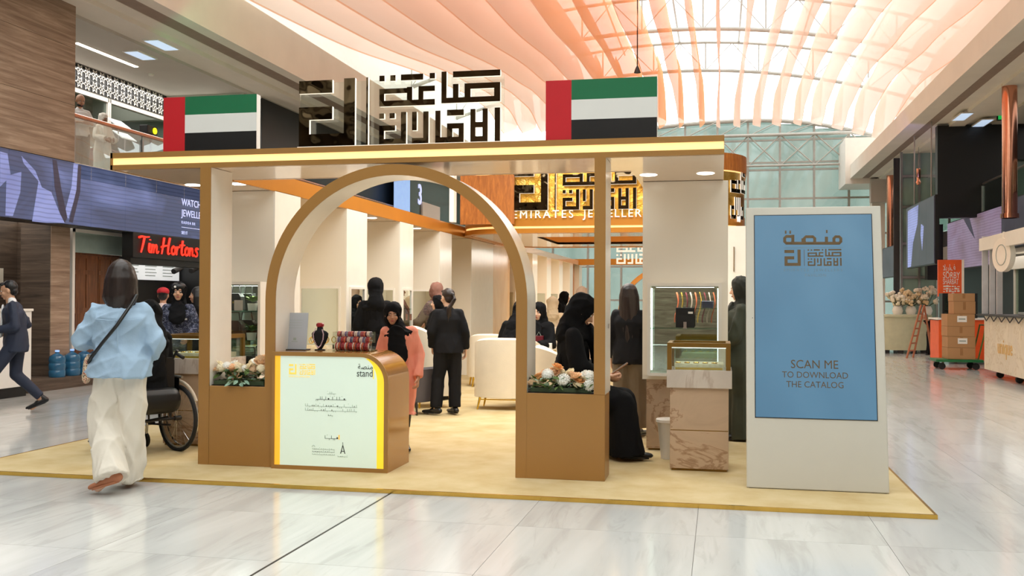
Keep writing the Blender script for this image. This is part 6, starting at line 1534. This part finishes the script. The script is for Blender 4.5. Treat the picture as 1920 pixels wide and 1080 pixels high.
for x in (-.22, .22): b.tube([(x, -.10, 1.0), (x, -.02, .92), (x, .0, .52), (x, .02, .34)], .013, 8).tube([(x, .0, .50), (x, .42, .52), (x, .50, .42), (x, .54, .12), (x, .62, .10)], .013, 8).tube([(x, .02, .26), (x, .40, .24), (x, .42, .5)], .011, 6)
b.cyl((-.22, .05, .34), (.22, .30, .26), .010, n=6).cyl((.22, .05, .34), (-.22, .30, .26), .010, n=6).build('frame', 'dark', t, True)
MB().box(-.21, .21, .0, .42, .49, .525).build('seat', 'black', t, bevel=.01)
MB().prism([(-.22, .50), (.22, .50), (.22, .90), (.2, .93), (-.2, .93), (-.22, .90)], 'y', -.055, -.02).build('backrest', 'black', t, bevel=.008)
b = MB(); b.cap2((-.16, -.11, .52), (.16, -.11, .52), .085, .085, 12, 1.5, Vector((0, 1, 0))); put('storage_bag', remesh(b, .014, 2), 'black', t)
for x in (-.235, .235):
    MB().tube([(x, -.16, .74), (x, -.02, .745), (x, .20, .755), (x, .28, .73), (x, .30, .55)], .013, 8).build('armrest', 'steel', t, True); MB().cyl((x * .94, -.20, .93), (x * .94, -.07, .97), .017, n=10).build('push_handle', 'rubber', t, True)
    c = MB().cyl((x * .9 - .015, .46, .075), (x * .9 + .015, .46, .075), .075, n=18).build('caster', 'rubber', t, True); MB().cyl((x * .9, .44, .08), (x * .9, .42, .25), .012, n=6).build('fork', 'chrome', c)
    MB().box(x * .9 - .05, x * .9 + .05, .58, .70, .08, .095).build('footrest', 'dark', t)
MB().tube([(.29, .37 * math.cos(a), .325 + .37 * math.sin(a)) for a in np.linspace(D(62), D(150), 14)], .014, 8).build('fender', 'boucle_tube', t, True)
MB().box(.262, .268, -.06, .34, .50, .74).build('side_guard', 'black', t)
q = {k: (v[0], v[1] + (.05 if k[:2] != 'to' else .05) - (.03 if k in ('hd', 'nek', 'chs') else 0), v[2] + .055 if k[:2] not in ('an', 'to') else v[2] + .05) for k, v in SIT.items()}
p = Person('person in a black abaya seated in the wheelchair, seen from behind', wc, wr_, 1.88, q, 'skin_tan', (0, 8), .015); p.seated_robe('abaya', flare=.13, hem=.14); p.hijab('abaya', front=.2, back=.33, drape=.19)

# ---- people by the coffee shop
def stand(label, px, topy, Y, rz, hlim=None, **kw):
    a = PY(px, topy, Y); h = a.z - .0; return Person(label, (a.x, Y, .03 if a.x > PXL else 0), D(rz), h, **kw)
RAISE = dict(elR=(.25, .08, 1.14), wrR=(.14, .20, 1.36))
p = stand('person in dark blue camouflage jacket with black beanie and headscarf, facing the camera', 335, 529, 12.2, 206, pose=dict(elL=(-.24, .02, 1.12), elR=(.24, .02, 1.12), wrL=(-.15, .18, .98), wrR=(.15, .18, .98)), skin='skin_olive', vox=.013)
p.trousers('navy_suit'); p.top('camo', .84, 1.12, 'jacket', (.076, .066, .054), .95, .008); p.hijab('abaya', front=.05, back=.1); p.face()
b = MB(); H, R = p.J['hd'], p.RH; b.ell(H + R @ Vector((0, -.02, .070)), (.100, .112, .066), 20, 10, R); put('beanie', remesh(b, .010, 2), 'black', p.root); MB().cyl(H + R @ Vector((.035, .088, .072)), H + R @ Vector((.036, .098, .074)), .014, n=10).build('badge', 'white', p.root)
bx_ = MB().box(-.12, -.05, .125, .132, 1.20, 1.225).build('name_tape', 'flag_white', p.root)
p = stand('person in a red cap and pale pink top behind the uniformed guard', 306, 538, 14.2, 20, skin='skin_tan', vox=.015); p.trousers('dark'); p.top('pink_white', .86, 1.1, 'sweater'); p.hair('hair_black', 'short')
b = MB(); H, R = p.J['hd'], p.RH; b.ell(H + R @ Vector((0, -.015, .062)), (.096, .108, .070), 20, 10, R); b.ell(H + R @ Vector((0, .10, .045)), (.065, .07, .012), 14, 6, R); put('cap', remesh(b, .009, 2), 'red_cap', p.root)
p = stand('person in black with a hand raised to the face, half hidden by the gold post', 371, 537, 13.4, 110, pose=dict(RAISE, elL=(-.24, .06, 1.15), wrL=(-.10, .19, 1.38)), skin='skin_tan', vox=.014); p.robe('abaya'); p.hair('hair_black', 'long', .35); p.face()

# ---- girl in the coral coat
g = PZ(757, 846); gh = PY(730, 571, 9.35).z
gx = PY(748, 700, 9.35).x
p = Person('person in coral coat and long black headscarf standing behind the counter, facing the camera', (gx, 9.35, .03), D(194), gh, dict(nek=(.02, .0, 1.40), hd=(.075, .02, 1.55), anL=(-.075, 0, .09), anR=(.075, 0, .09), toL=(-.11, .13, .03), toR=(.09, .13, .03), elL=(-.235, .0, 1.10), wrL=(-.225, .12, .84)), 'skin_tan', (4, 4), .012, (.8, .6))
p.robe('coral', .42, .205, 'coat', (.070, .068, .060), amp=.007, folds=7); p.hijab('abaya', front=.33, back=.2, drape=.19); p.face()
b = MB(); J = p.J
for q in 'LR': b.cap2(J['hp' + q], J['kn' + q], .085, .06, 12).cap2(J['kn' + q], J['kn' + q].lerp(J['an' + q], .55), .06, .048, 12, round1=False)
put('leggings', remesh(b, .013, 2), 'black', p.root)
b = MB()
for q in 'LR': b.cap2(J['an' + q] + Vector((0, 0, -.01)), J['an' + q] + Vector((0, 0, .09)), .043, .045, 12, round1=False)
put('socks', remesh(b, .009, 1), 'white', p.root)

# ---- people among the booths
p = stand('person in black abaya with raised hood looking at the wall cases, seen from behind', 704, 526, 12.35, 25, skin='skin_tan', vox=.014); p.robe('abaya', r=(.08, .08, .08)); p.hijab('abaya', front=0, back=.33, drape=.2)
p = stand('person in brown headscarf and plaid shirt reaching left, behind the woman in the black suit', 818, 533, 15.3, 65, pose=dict(elL=(-.22, .14, 1.10), wrL=(-.13, .34, 1.02), elR=(.2, .1, 1.1), wrR=(.1, .3, 1.04)), skin='skin_olive', vox=.014); p.robe('taupe', .04, .22); p.top('plaid', .80, 1.14, 'shirt', (.08, .07, .055), .95); p.hijab('brown_scarf', front=.1, back=.15); p.face()
p = stand('person in black headscarf half hidden behind the suited woman with the ponytail', 822, 557, 14.3, 120, skin='skin_light', vox=.014); p.robe('abaya'); p.hijab('abaya'); p.face()
sh_ = PY(866, 540, 12.4)
p = Person('person in black trouser suit with a dark ponytail standing with the back to the camera', (PY(840, 700, 12.4).x, 12.4, .03), D(24), sh_.z - .02, dict(hd=(-.01, .03, 1.56), anL=(-.16, -.02, .09), toL=(-.27, .07, .03), knL=(-.125, .03, .49), anR=(.09, -.02, .09), toR=(.05, .12, .03), elL=(-.23, -.03, 1.10), wrL=(-.20, .10, .90), elR=(.225, -.04, 1.10), wrR=(.24, .03, .87)), 'skin_light', (28, 4), .0125, (.5, .5))
p.trousers('black_suit', (.112, .090, .085), .006, end=.02); p.top('black_suit', .82, 1.10, 'jacket', (.072, .064, .056), .96, .006, .185); p.hair('hair_dark', 'ponytail'); p.face()

def sitter(label, px, topy, Y, rz, robe='abaya', scarf='abaya', pose=None, skin='skin_tan', scale=1.70, head=(0, 8), vox=.016, fr=.2, face=True):
    a = PY(px, topy, Y); q = dict(SIT); q.update(pose or {}); k = scale / 1.7; z0 = a.z - 1.27 * k
    pp = Person(label, (a.x, Y, max(.03, z0)), D(rz), scale, q, skin, head, vox); pp.seated_robe(robe); pp.hijab(scarf, front=fr, back=.3)
    if face: pp.face()
    return pp
sitter('person in black abaya seated in the cream tub armchair, bent forward, seen from behind', 958, 588, 13.45, -30, pose=dict(chs=(0, .08, .84), nek=(0, .14, .97), hd=(0, .20, 1.10), shL=(-.165, .11, .94), shR=(.165, .11, .94)), face=False, scale=2.05)
sitter('person in black headscarf seated by the small gold table, facing the camera', 1012, 569, 15.2, 165, skin='skin_light', scale=1.9)
sitter('person in cream robe and cream headscarf seated far inside the pavilion, seen from behind', 1036, 559, 19.6, 10, 'cream_cloth', 'cream_cloth', face=False, vox=.02, scale=2.0)
p = stand('person in black with dark hair bending over, far inside the pavilion beyond the cream robe', 1046, 545, 21.6, -70, pose=dict(chs=(0, .06, 1.26), nek=(0, .1, 1.39), hd=(0, .16, 1.52)), vox=.02); p.robe('abaya'); p.hijab('abaya', front=0); 
b = MB(); b.cap2((.16, .10, 1.02), (.14, .30, 1.0), .07, .06, 10); put('red_bag_strap', remesh(b, .02, 1), 'b_red', p.root).name = 'sleeve'
p = stand('person in a beige headscarf far inside the pavilion above the large black headscarf', 1091, 540, 18.4, -20, vox=.02); p.robe('blush_scarf'); p.hijab('blush_scarf')

# ---- large seated woman with the phone behind the right planter
sp = PY(1098, 700, 9.38); topz = PY(1084, 556, 9.4).z
q = dict(SIT); q.update(pel=(0, 0, .48), wst=(0, .0, .66), chs=(0, .0, .86), nek=(0, .02, 1.02), hd=(0, .07, 1.145), shL=(-.175, .0, .96), shR=(.175, .0, .96), elL=(-.24, .04, .72), elR=(.24, .04, .72), wrL=(-.07, .26, .64), wrR=(.10, .26, .64), knL=(-.12, .38, .44), knR=(.12, .38, .44), anL=(-.13, .36, .09), anR=(.13, .42, .09), toL=(-.13, .48, .03), toR=(.13, .54, .03), hpL=(-.1, .04, .5), hpR=(.1, .04, .5))
k = (topz - .03) / 1.262
p = Person('large person in black abaya seated behind the right planter, looking down at a phone', (sp.x - .12, 9.38, .03), D(-82), 1.7 * k, q, 'skin_olive', (0, 32), .0125, (1.0, 1.0), handdir=dict(L=(.5, 0, .8), R=(-.5, 0, .8)))
p.seated_robe('abaya', r=(.085, .08, .062), flare=.17, amp=.007, frac=.86); p.hijab('abaya', front=.1, back=.33, drape=.165); p.face()
t = thing('phone', 'gold-brown phone held in the seated person\'s hands above the lap', 'phone', p.root.location, D(-82)); t.scale = p.root.scale
M['phone_case'] = mat('phone_case', (150, 104, 66), .4)
b = MB(); b.X = Matrix.Translation((.01, .365, .70)) @ Matrix.Rotation(D(35), 4, 'X'); b.box(-.038, .038, -.075, .075, -.005, .005); b.build('phone_case', 'phone_case', t, bevel=.004)
b = MB(); b.X = Matrix.Translation((.01, .365, .70)) @ Matrix.Rotation(D(35), 4, 'X'); b.box(-.034, .034, -.07, .07, .005, .0058); b.build('phone_screen', 'dark', t)

p = stand('person with very long dark hair, black jacket and taupe trousers, seen from behind', 1181, 536, 10.9, -12, pose=dict(anL=(-.09, 0, .09), anR=(.10, 0, .09)), skin='skin_light', vox=.013, head=(-20, 0)); p.trousers('taupe', (.115, .10, .10), .006); p.top('black_suit', .80, 1.12, 'jacket', (.07, .064, .055), .95, .006, .18); p.hair('hair_dark', 'long', .62)
p = Person('person in dark olive abaya and headscarf standing in profile beside the blue-screen totem', (PY(1390, 700, 10.95).x, 10.95, .03), D(88), PY(1388, 519, 10.95).z - .03, dict(elR=(.20, .06, 1.08), wrR=(.10, .20, .98), elL=(-.20, .06, 1.08), wrL=(-.10, .22, 1.0)), 'skin_light', (0, 6), .013)
p.robe('olive_robe', .02, .19, depth=.9); p.hijab('olive_dark', front=.25, back=.2, drape=.17); p.face()
b = MB(); b.cap2((0, .0, .30), (0, .0, 1.02), .19, .17, 18, .98); 

# ---- gallery
def gstand(label, px, topy, X, rz, h, **kw):
    a = PX(px, topy, X); return Person(label, (X, a.y, 3.6), D(rz), a.z - 3.6, **kw)
p = gstand('bearded person in white short-sleeved shirt and brown trousers reading a phone on the left gallery', 150, 176, -11.3, -120, 1.84, pose=dict(elL=(-.22, .06, 1.14), elR=(.22, .06, 1.14), wrL=(-.06, .26, 1.12), wrR=(.06, .26, 1.12)), skin='skin_tan', head=(0, 25), vox=.014)
p.trousers('taupe', (.11, .09, .08)); p.top('shirt_white', .88, 1.12, 'shirt', (.07, .066, .06), .05, .006); p.face()
b = MB(); H, R = p.J['hd'], p.RH; b.ell(H + R @ Vector((0, .030, -.075)), (.062, .062, .050), 16, 10, R); put('beard', remesh(b, .009, 2, .002, (60, 60, 60)), 'hair_black', p.root)
p = gstand('person in white head covering and white robe holding papers on the left gallery', 193, 212, -11.3, -110, 1.66, pose=dict(elL=(-.22, .06, 1.12), elR=(.22, .06, 1.12), wrL=(-.10, .26, 1.06), wrR=(.10, .26, 1.06)), skin='skin_brown', head=(0, 15), vox=.014); p.robe('white_robe', .05, .24); p.hijab('white_robe', front=.2, back=.2); p.face()

# ---- worker by the ladder
p = stand('person in grey cap and black clothes bending behind the stepladder at the flower kiosk', 1746, 583, 29.0, 80, pose=dict(chs=(0, .10, 1.22), nek=(0, .17, 1.33), hd=(0, .24, 1.46)), vox=.02); p.robe('abaya', .05, .24); p.hair('steel', 'short')
# ------------------------------------------------------------------ chairs and small things inside
M['boucle'] = mat('boucle', (244, 232, 210), .85, var=.03, bump=.2, bscale=120); M['gold_leg'] = mat('gold_leg', (232, 190, 70), .25, .8)
def tub(label, loc, rz, w, m, h=.80, seat=.42, legm='gold_leg', dep=.62, group='upholstered chairs in the pavilion'):
    """tub armchair: wraparound back; faces +Y"""
    t = thing('armchair', label, 'armchair', loc, D(rz), group); n = 22; b = MB(); th = .09; z0 = .17; O = []; I = []
    for i in range(n + 1):
        a = PI + PI * i / n; O.append((w / 2 * math.cos(a), dep * .42 * math.sin(a) * 1.0)); I.append(((w / 2 - th) * math.cos(a), (dep * .42 - th) * math.sin(a)))
    O = [(-w / 2, dep * .5)] + O + [(w / 2, dep * .5)]; I = [(-w / 2 + th, dep * .5)] + I + [(w / 2 - th, dep * .5)]
    vs = []; fs = []; k = len(O)
    for (ox, oy), (ix, iy) in zip(O, I):
        u = min(1, max(0, (oy + dep * .42) / (dep * .92))); zt = h - (h - seat - .20) * u ** 1.6 * .8
        vs += [(ox, oy, z0), (ix, iy, z0), (ix, iy, zt - .01), ((ox + ix) / 2, (oy + iy) / 2, zt + .015), (ox, oy, zt - .01)]
    for i in range(k - 1):
        for j in range(5): fs.append((5 * i + j, 5 * i + (j + 1) % 5, 5 * i + 5 + (j + 1) % 5, 5 * i + 5 + j))
    fs += [(4, 3, 2, 1, 0), tuple(5 * (k - 1) + j for j in range(5))]; b._add(vs, fs).build('backrest', m, t, 50)
    MB().prism([(x * .98, y) for x, y in I], 'z', .22, seat).build('seat', m, t, 40); MB().prism([(x * .97, y * .97) for x, y in O], 'z', .165, .215).build('base', m, t, 40)
    for sx in (-1, 1):
        for y in (-dep * .26, dep * .42): MB().cyl((sx * w * .38, y, .17), (sx * w * .42, y * 1.05, 0), .018, .010, 8).build('leg', legm, t, True)
    MB().tube([(-w * .38, -dep * .26, .14), (w * .38, -dep * .26, .14)], .009, 6).build('leg_rail', legm, t)
    return t
a = PY(944, 700, 13.0)
tub('large cream tub armchair with gold legs, its back to the camera, framed by the arch', (a.x, 13.25, .03), 2, .92, 'boucle', .97, .45)
a = PY(795, 700, 13.2); tub('cream high-backed armchair left of the woman in the black suit', (a.x + .02, 13.3, .03), -60, .62, 'boucle', 1.12)
M['grey_fabric'] = mat('grey_fabric', (88, 82, 84), .8)
a = PY(790, 700, 12.5); tub('dark grey rounded chair between the counter and the suited woman', (a.x - .12, 12.40, .03), -20, .52, 'grey_fabric', .60, .40, 'dark', .5)
a = PY(1054, 680, 11.4); tub('cream chair with rounded back directly behind the right planter flowers', (a.x, 11.0, .03), -75, .50, 'boucle', .98)
a = PY(1043, 610, 19.3); tub('far cream armchair holding the person in the cream robe', (a.x, 19.4, .03), 8, .70, 'boucle', .95)
a = PY(912, 620, 16.6); tub('far white armchair beyond the ponytailed woman near the glossy wood wall', (a.x, 16.6, .03), 20, .62, 'boucle', .9)
# seat of the large seated person
a = PY(1098, 700, 9.38); t = thing('stool', 'low upholstered stool under the large seated person behind the right planter', 'stool', (a.x - .1, 9.38, .03)); MB().lathe([(0, .40), (.20, .40), (.23, .43), (.23, .47), (.2, .485), (0, .49)], t.location, 24).build('seat', 'boucle', t, True)
for k in range(4): c = t.location + Vector((.14 * math.cos(k * PI / 2 + .78), .14 * math.sin(k * PI / 2 + .78), .41)); MB().cyl(c, (c.x, c.y, .03), .014, n=8).build('leg', 'gold_leg', t)
# small gold table with a red bag
a = PY(1019, 655, 15.0); t = thing('side_table', 'small round gold table with crossed legs beside the cream chairs', 'table', (a.x, 15.0, .03)); tz = a.z
MB().lathe([(0, tz - .03), (.20, tz - .03), (.20, tz - .01), (0, tz - .01)], (a.x, 15.0, 0), 24).build('tabletop', 'gold_leg', t, True)
for sx in (-1, 1): MB().cyl((a.x - sx * .14, 15.0, tz - .03), (a.x + sx * .14, 15.0, .03), .012, n=6).build('leg', 'gold_leg', t)
t = thing('red_bag', 'dark red paper bag standing on the small gold table', 'bag', (a.x - .05, 15.0, tz - .01)); bx('bag_body', 'b_wine', a.x - .14, a.x + .0, 14.94, 15.04, tz - .01, tz + .21, t, .006); MB().tube([(a.x - .11, 14.98, tz + .2), (a.x - .07, 14.98, tz + .27), (a.x - .03, 14.98, tz + .2)], .005, 5).build('handle', 'ink_soft', t)
t = thing('gift_box', 'small white box on the small gold table', 'box', (a.x + .08, 15.0, tz - .01)); bx('box_body', 'white', a.x + .03, a.x + .14, 14.94, 15.04, tz - .01, tz + .10, t, .004); bx('ribbon', 'b_red', a.x + .075, a.x + .09, 14.935, 15.045, tz - .009, tz + .103, t)

# leather bags in the case behind the left planter
M['leather_brown'] = mat('leather_brown', (84, 46, 34), .4, var=.15, scale=14); M['leather_black'] = mat('leather_black', (30, 28, 27), .35)
def bag(label, x, z, w, h, m, hh=.09, y=9.93):
    t = thing('leather_bag', label, 'bag', (x, y, z), None, 'leather bags in the wall case'); b = MB()
    b.prism([(x - w / 2, z), (x + w / 2, z), (x + w * .42, z + h * .8), (x + w * .3, z + h), (x - w * .3, z + h), (x - w * .42, z + h * .8)], 'y', y - .05, y + .05).build('bag_body', m, t, bevel=.012)
    MB().prism([(x - w * .36, z + h * .45), (x + w * .36, z + h * .45), (x + w * .3, z + h * 1.0), (x - w * .3, z + h * 1.0)], 'y', y - .058, y - .051).build('flap', m, t, bevel=.004); MB().tube([(x - w * .26, y, z + h * .95), (x - w * .2, y, z + h + hh), (x + w * .2, y, z + h + hh), (x + w * .26, y, z + h * .95)], .007, 6).build('handle', m, t, True)
    bx('clasp', 'gold', x - .012, x + .012, y - .063, y - .058, z + h * .42, z + h * .52, t)
bag('black leather bag on the top shelf of the case behind the left planter', -5.20, 1.406, .19, .19, 'leather_black')
bag('brown leather bag on the middle shelf of the case behind the left planter', -5.22, 1.086, .27, .21, 'leather_brown')
bag('large black leather bag on the lowest level of the case behind the left planter', -5.04, .652, .30, .26, 'leather_black')
for (x, z, lb) in ((-4.99, 1.406, 'small potted plant in a white pot on the top shelf of the bag case'), (-5.0, 1.086, 'small potted plant in a white pot on the middle shelf of the bag case')):
    t = thing('potted_plant', lb, 'plant', (x, 9.9, z)); MB().lathe([(0, 0), (.045, 0), (.055, .08), (.05, .08), (0, .07)], (x, 9.9, z), 16).build('pot', 'white', t, True)
    for k in range(16): fl_place(t, 'leaf', 'leaf', 'leaf_green', Vector((0, 0, .09 + .008 * (k % 4))), (.3 + .15 * (k % 5), 0, k * 2.4), 1.1 + .3 * (k % 3))
t = thing('display_card', 'pink card leaning beside the black bag on the top shelf', 'card', (-5.13, 9.85, 1.406)); bx('card', 'pink_white', -5.17, -5.07, 9.83, 9.836, 1.406, 1.52, t); bx('card_foot', 'white', -5.16, -5.08, 9.836, 9.86, 1.406, 1.412, t)
t = thing('jewellery_stand', 'gold jewellery and small bust in the case behind the card stand', 'jewellery', (-5.2, 12.1, .9)); bx('riser', 'petal_cream', -5.4, -5.0, 12.0, 12.2, .83, .93, t); bx('shelf_bracket', 'chrome', -5.42, -4.98, 11.98, 12.2, .82, .83, t)
for k in range(4): MB().tube([(-5.35 + .1 * k + .03 * math.cos(a), 12.08, .99 + .04 * math.sin(a)) for a in np.linspace(0, 6.28, 13)[:-1]], .006, 5, True).build('bangle', 'gold', t, True)

# gallery furniture seen through the balustrade
gz = 3.6
M['terracotta'] = mat('terracotta', (122, 66, 46), .6)
for k, (y, lb) in enumerate(((17.6, 'terracotta gallery counter near the person in white'), (19.4, 'terracotta gallery bench block behind the left flag'))):
    t = thing('gallery_counter', lb, 'counter', (-11.7, y, gz)); bx('body', 'terracotta', -12.3, -11.6, y - .75, y + .75, gz, gz + .78, t, .02); bx('counter_top', 'terracotta', -12.34, -11.56, y - .79, y + .79, gz + .78, gz + .82, t, .008)
for (px, py, lb) in ((222, 231, 'tilted white menu panel standing on the gallery counter, upper one'), (234, 255, 'tilted white menu panel on the gallery balustrade, lower one')):
    q = PX(px, py, -11.25); t = thing('menu_stand', lb, 'menu panel', tuple(q)); b = MB(); b.X = Matrix.Translation(q) @ Matrix.Rotation(D(35), 4, 'Y'); b.box(-.13, .13, -.24, .24, -.01, .01); b.build('panel', 'menu_white', t, bevel=.003); MB().cyl(q, (q.x, q.y, q.z - .35), .012, n=6).build('stand', 'steel', t)
M['yellow_glow'] = mat('yellow_glow', (226, 232, 30), .4, emit=1.2, var=0)
q = PX(283, 246, -11.3); t = thing('spot_lamp', 'small black lamp with a yellow-green glow on the left gallery', 'lamp', tuple(q)); bx('housing', 'black', q.x - .1, q.x + .08, q.y - .25, q.y + .12, q.z - .07, q.z + .09, t, .01); MB().cyl((q.x + .08, q.y, q.z), (q.x + .1, q.y, q.z), .065, n=14).build('lens', 'yellow_glow', t); MB().cyl((q.x, q.y, q.z - .07), (q.x, q.y, 3.6), .02, n=6).build('stand', 'black', t)

# coloured stage washes on the bulkheads
spot('green_wash', (-7.6, 13.5, 5.2), (-9.6, 17.5, 6.45), 120, (.1, 1, .45), 38)
spot('violet_wash', (4.2, 27, 5.0), (5.6, 31, 6.45), 130, (.4, .3, 1), 40); spot('violet_wash', (4.4, 15.5, 5.6), (7.2, 19.5, 6.4), 90, (.45, .35, 1), 40)
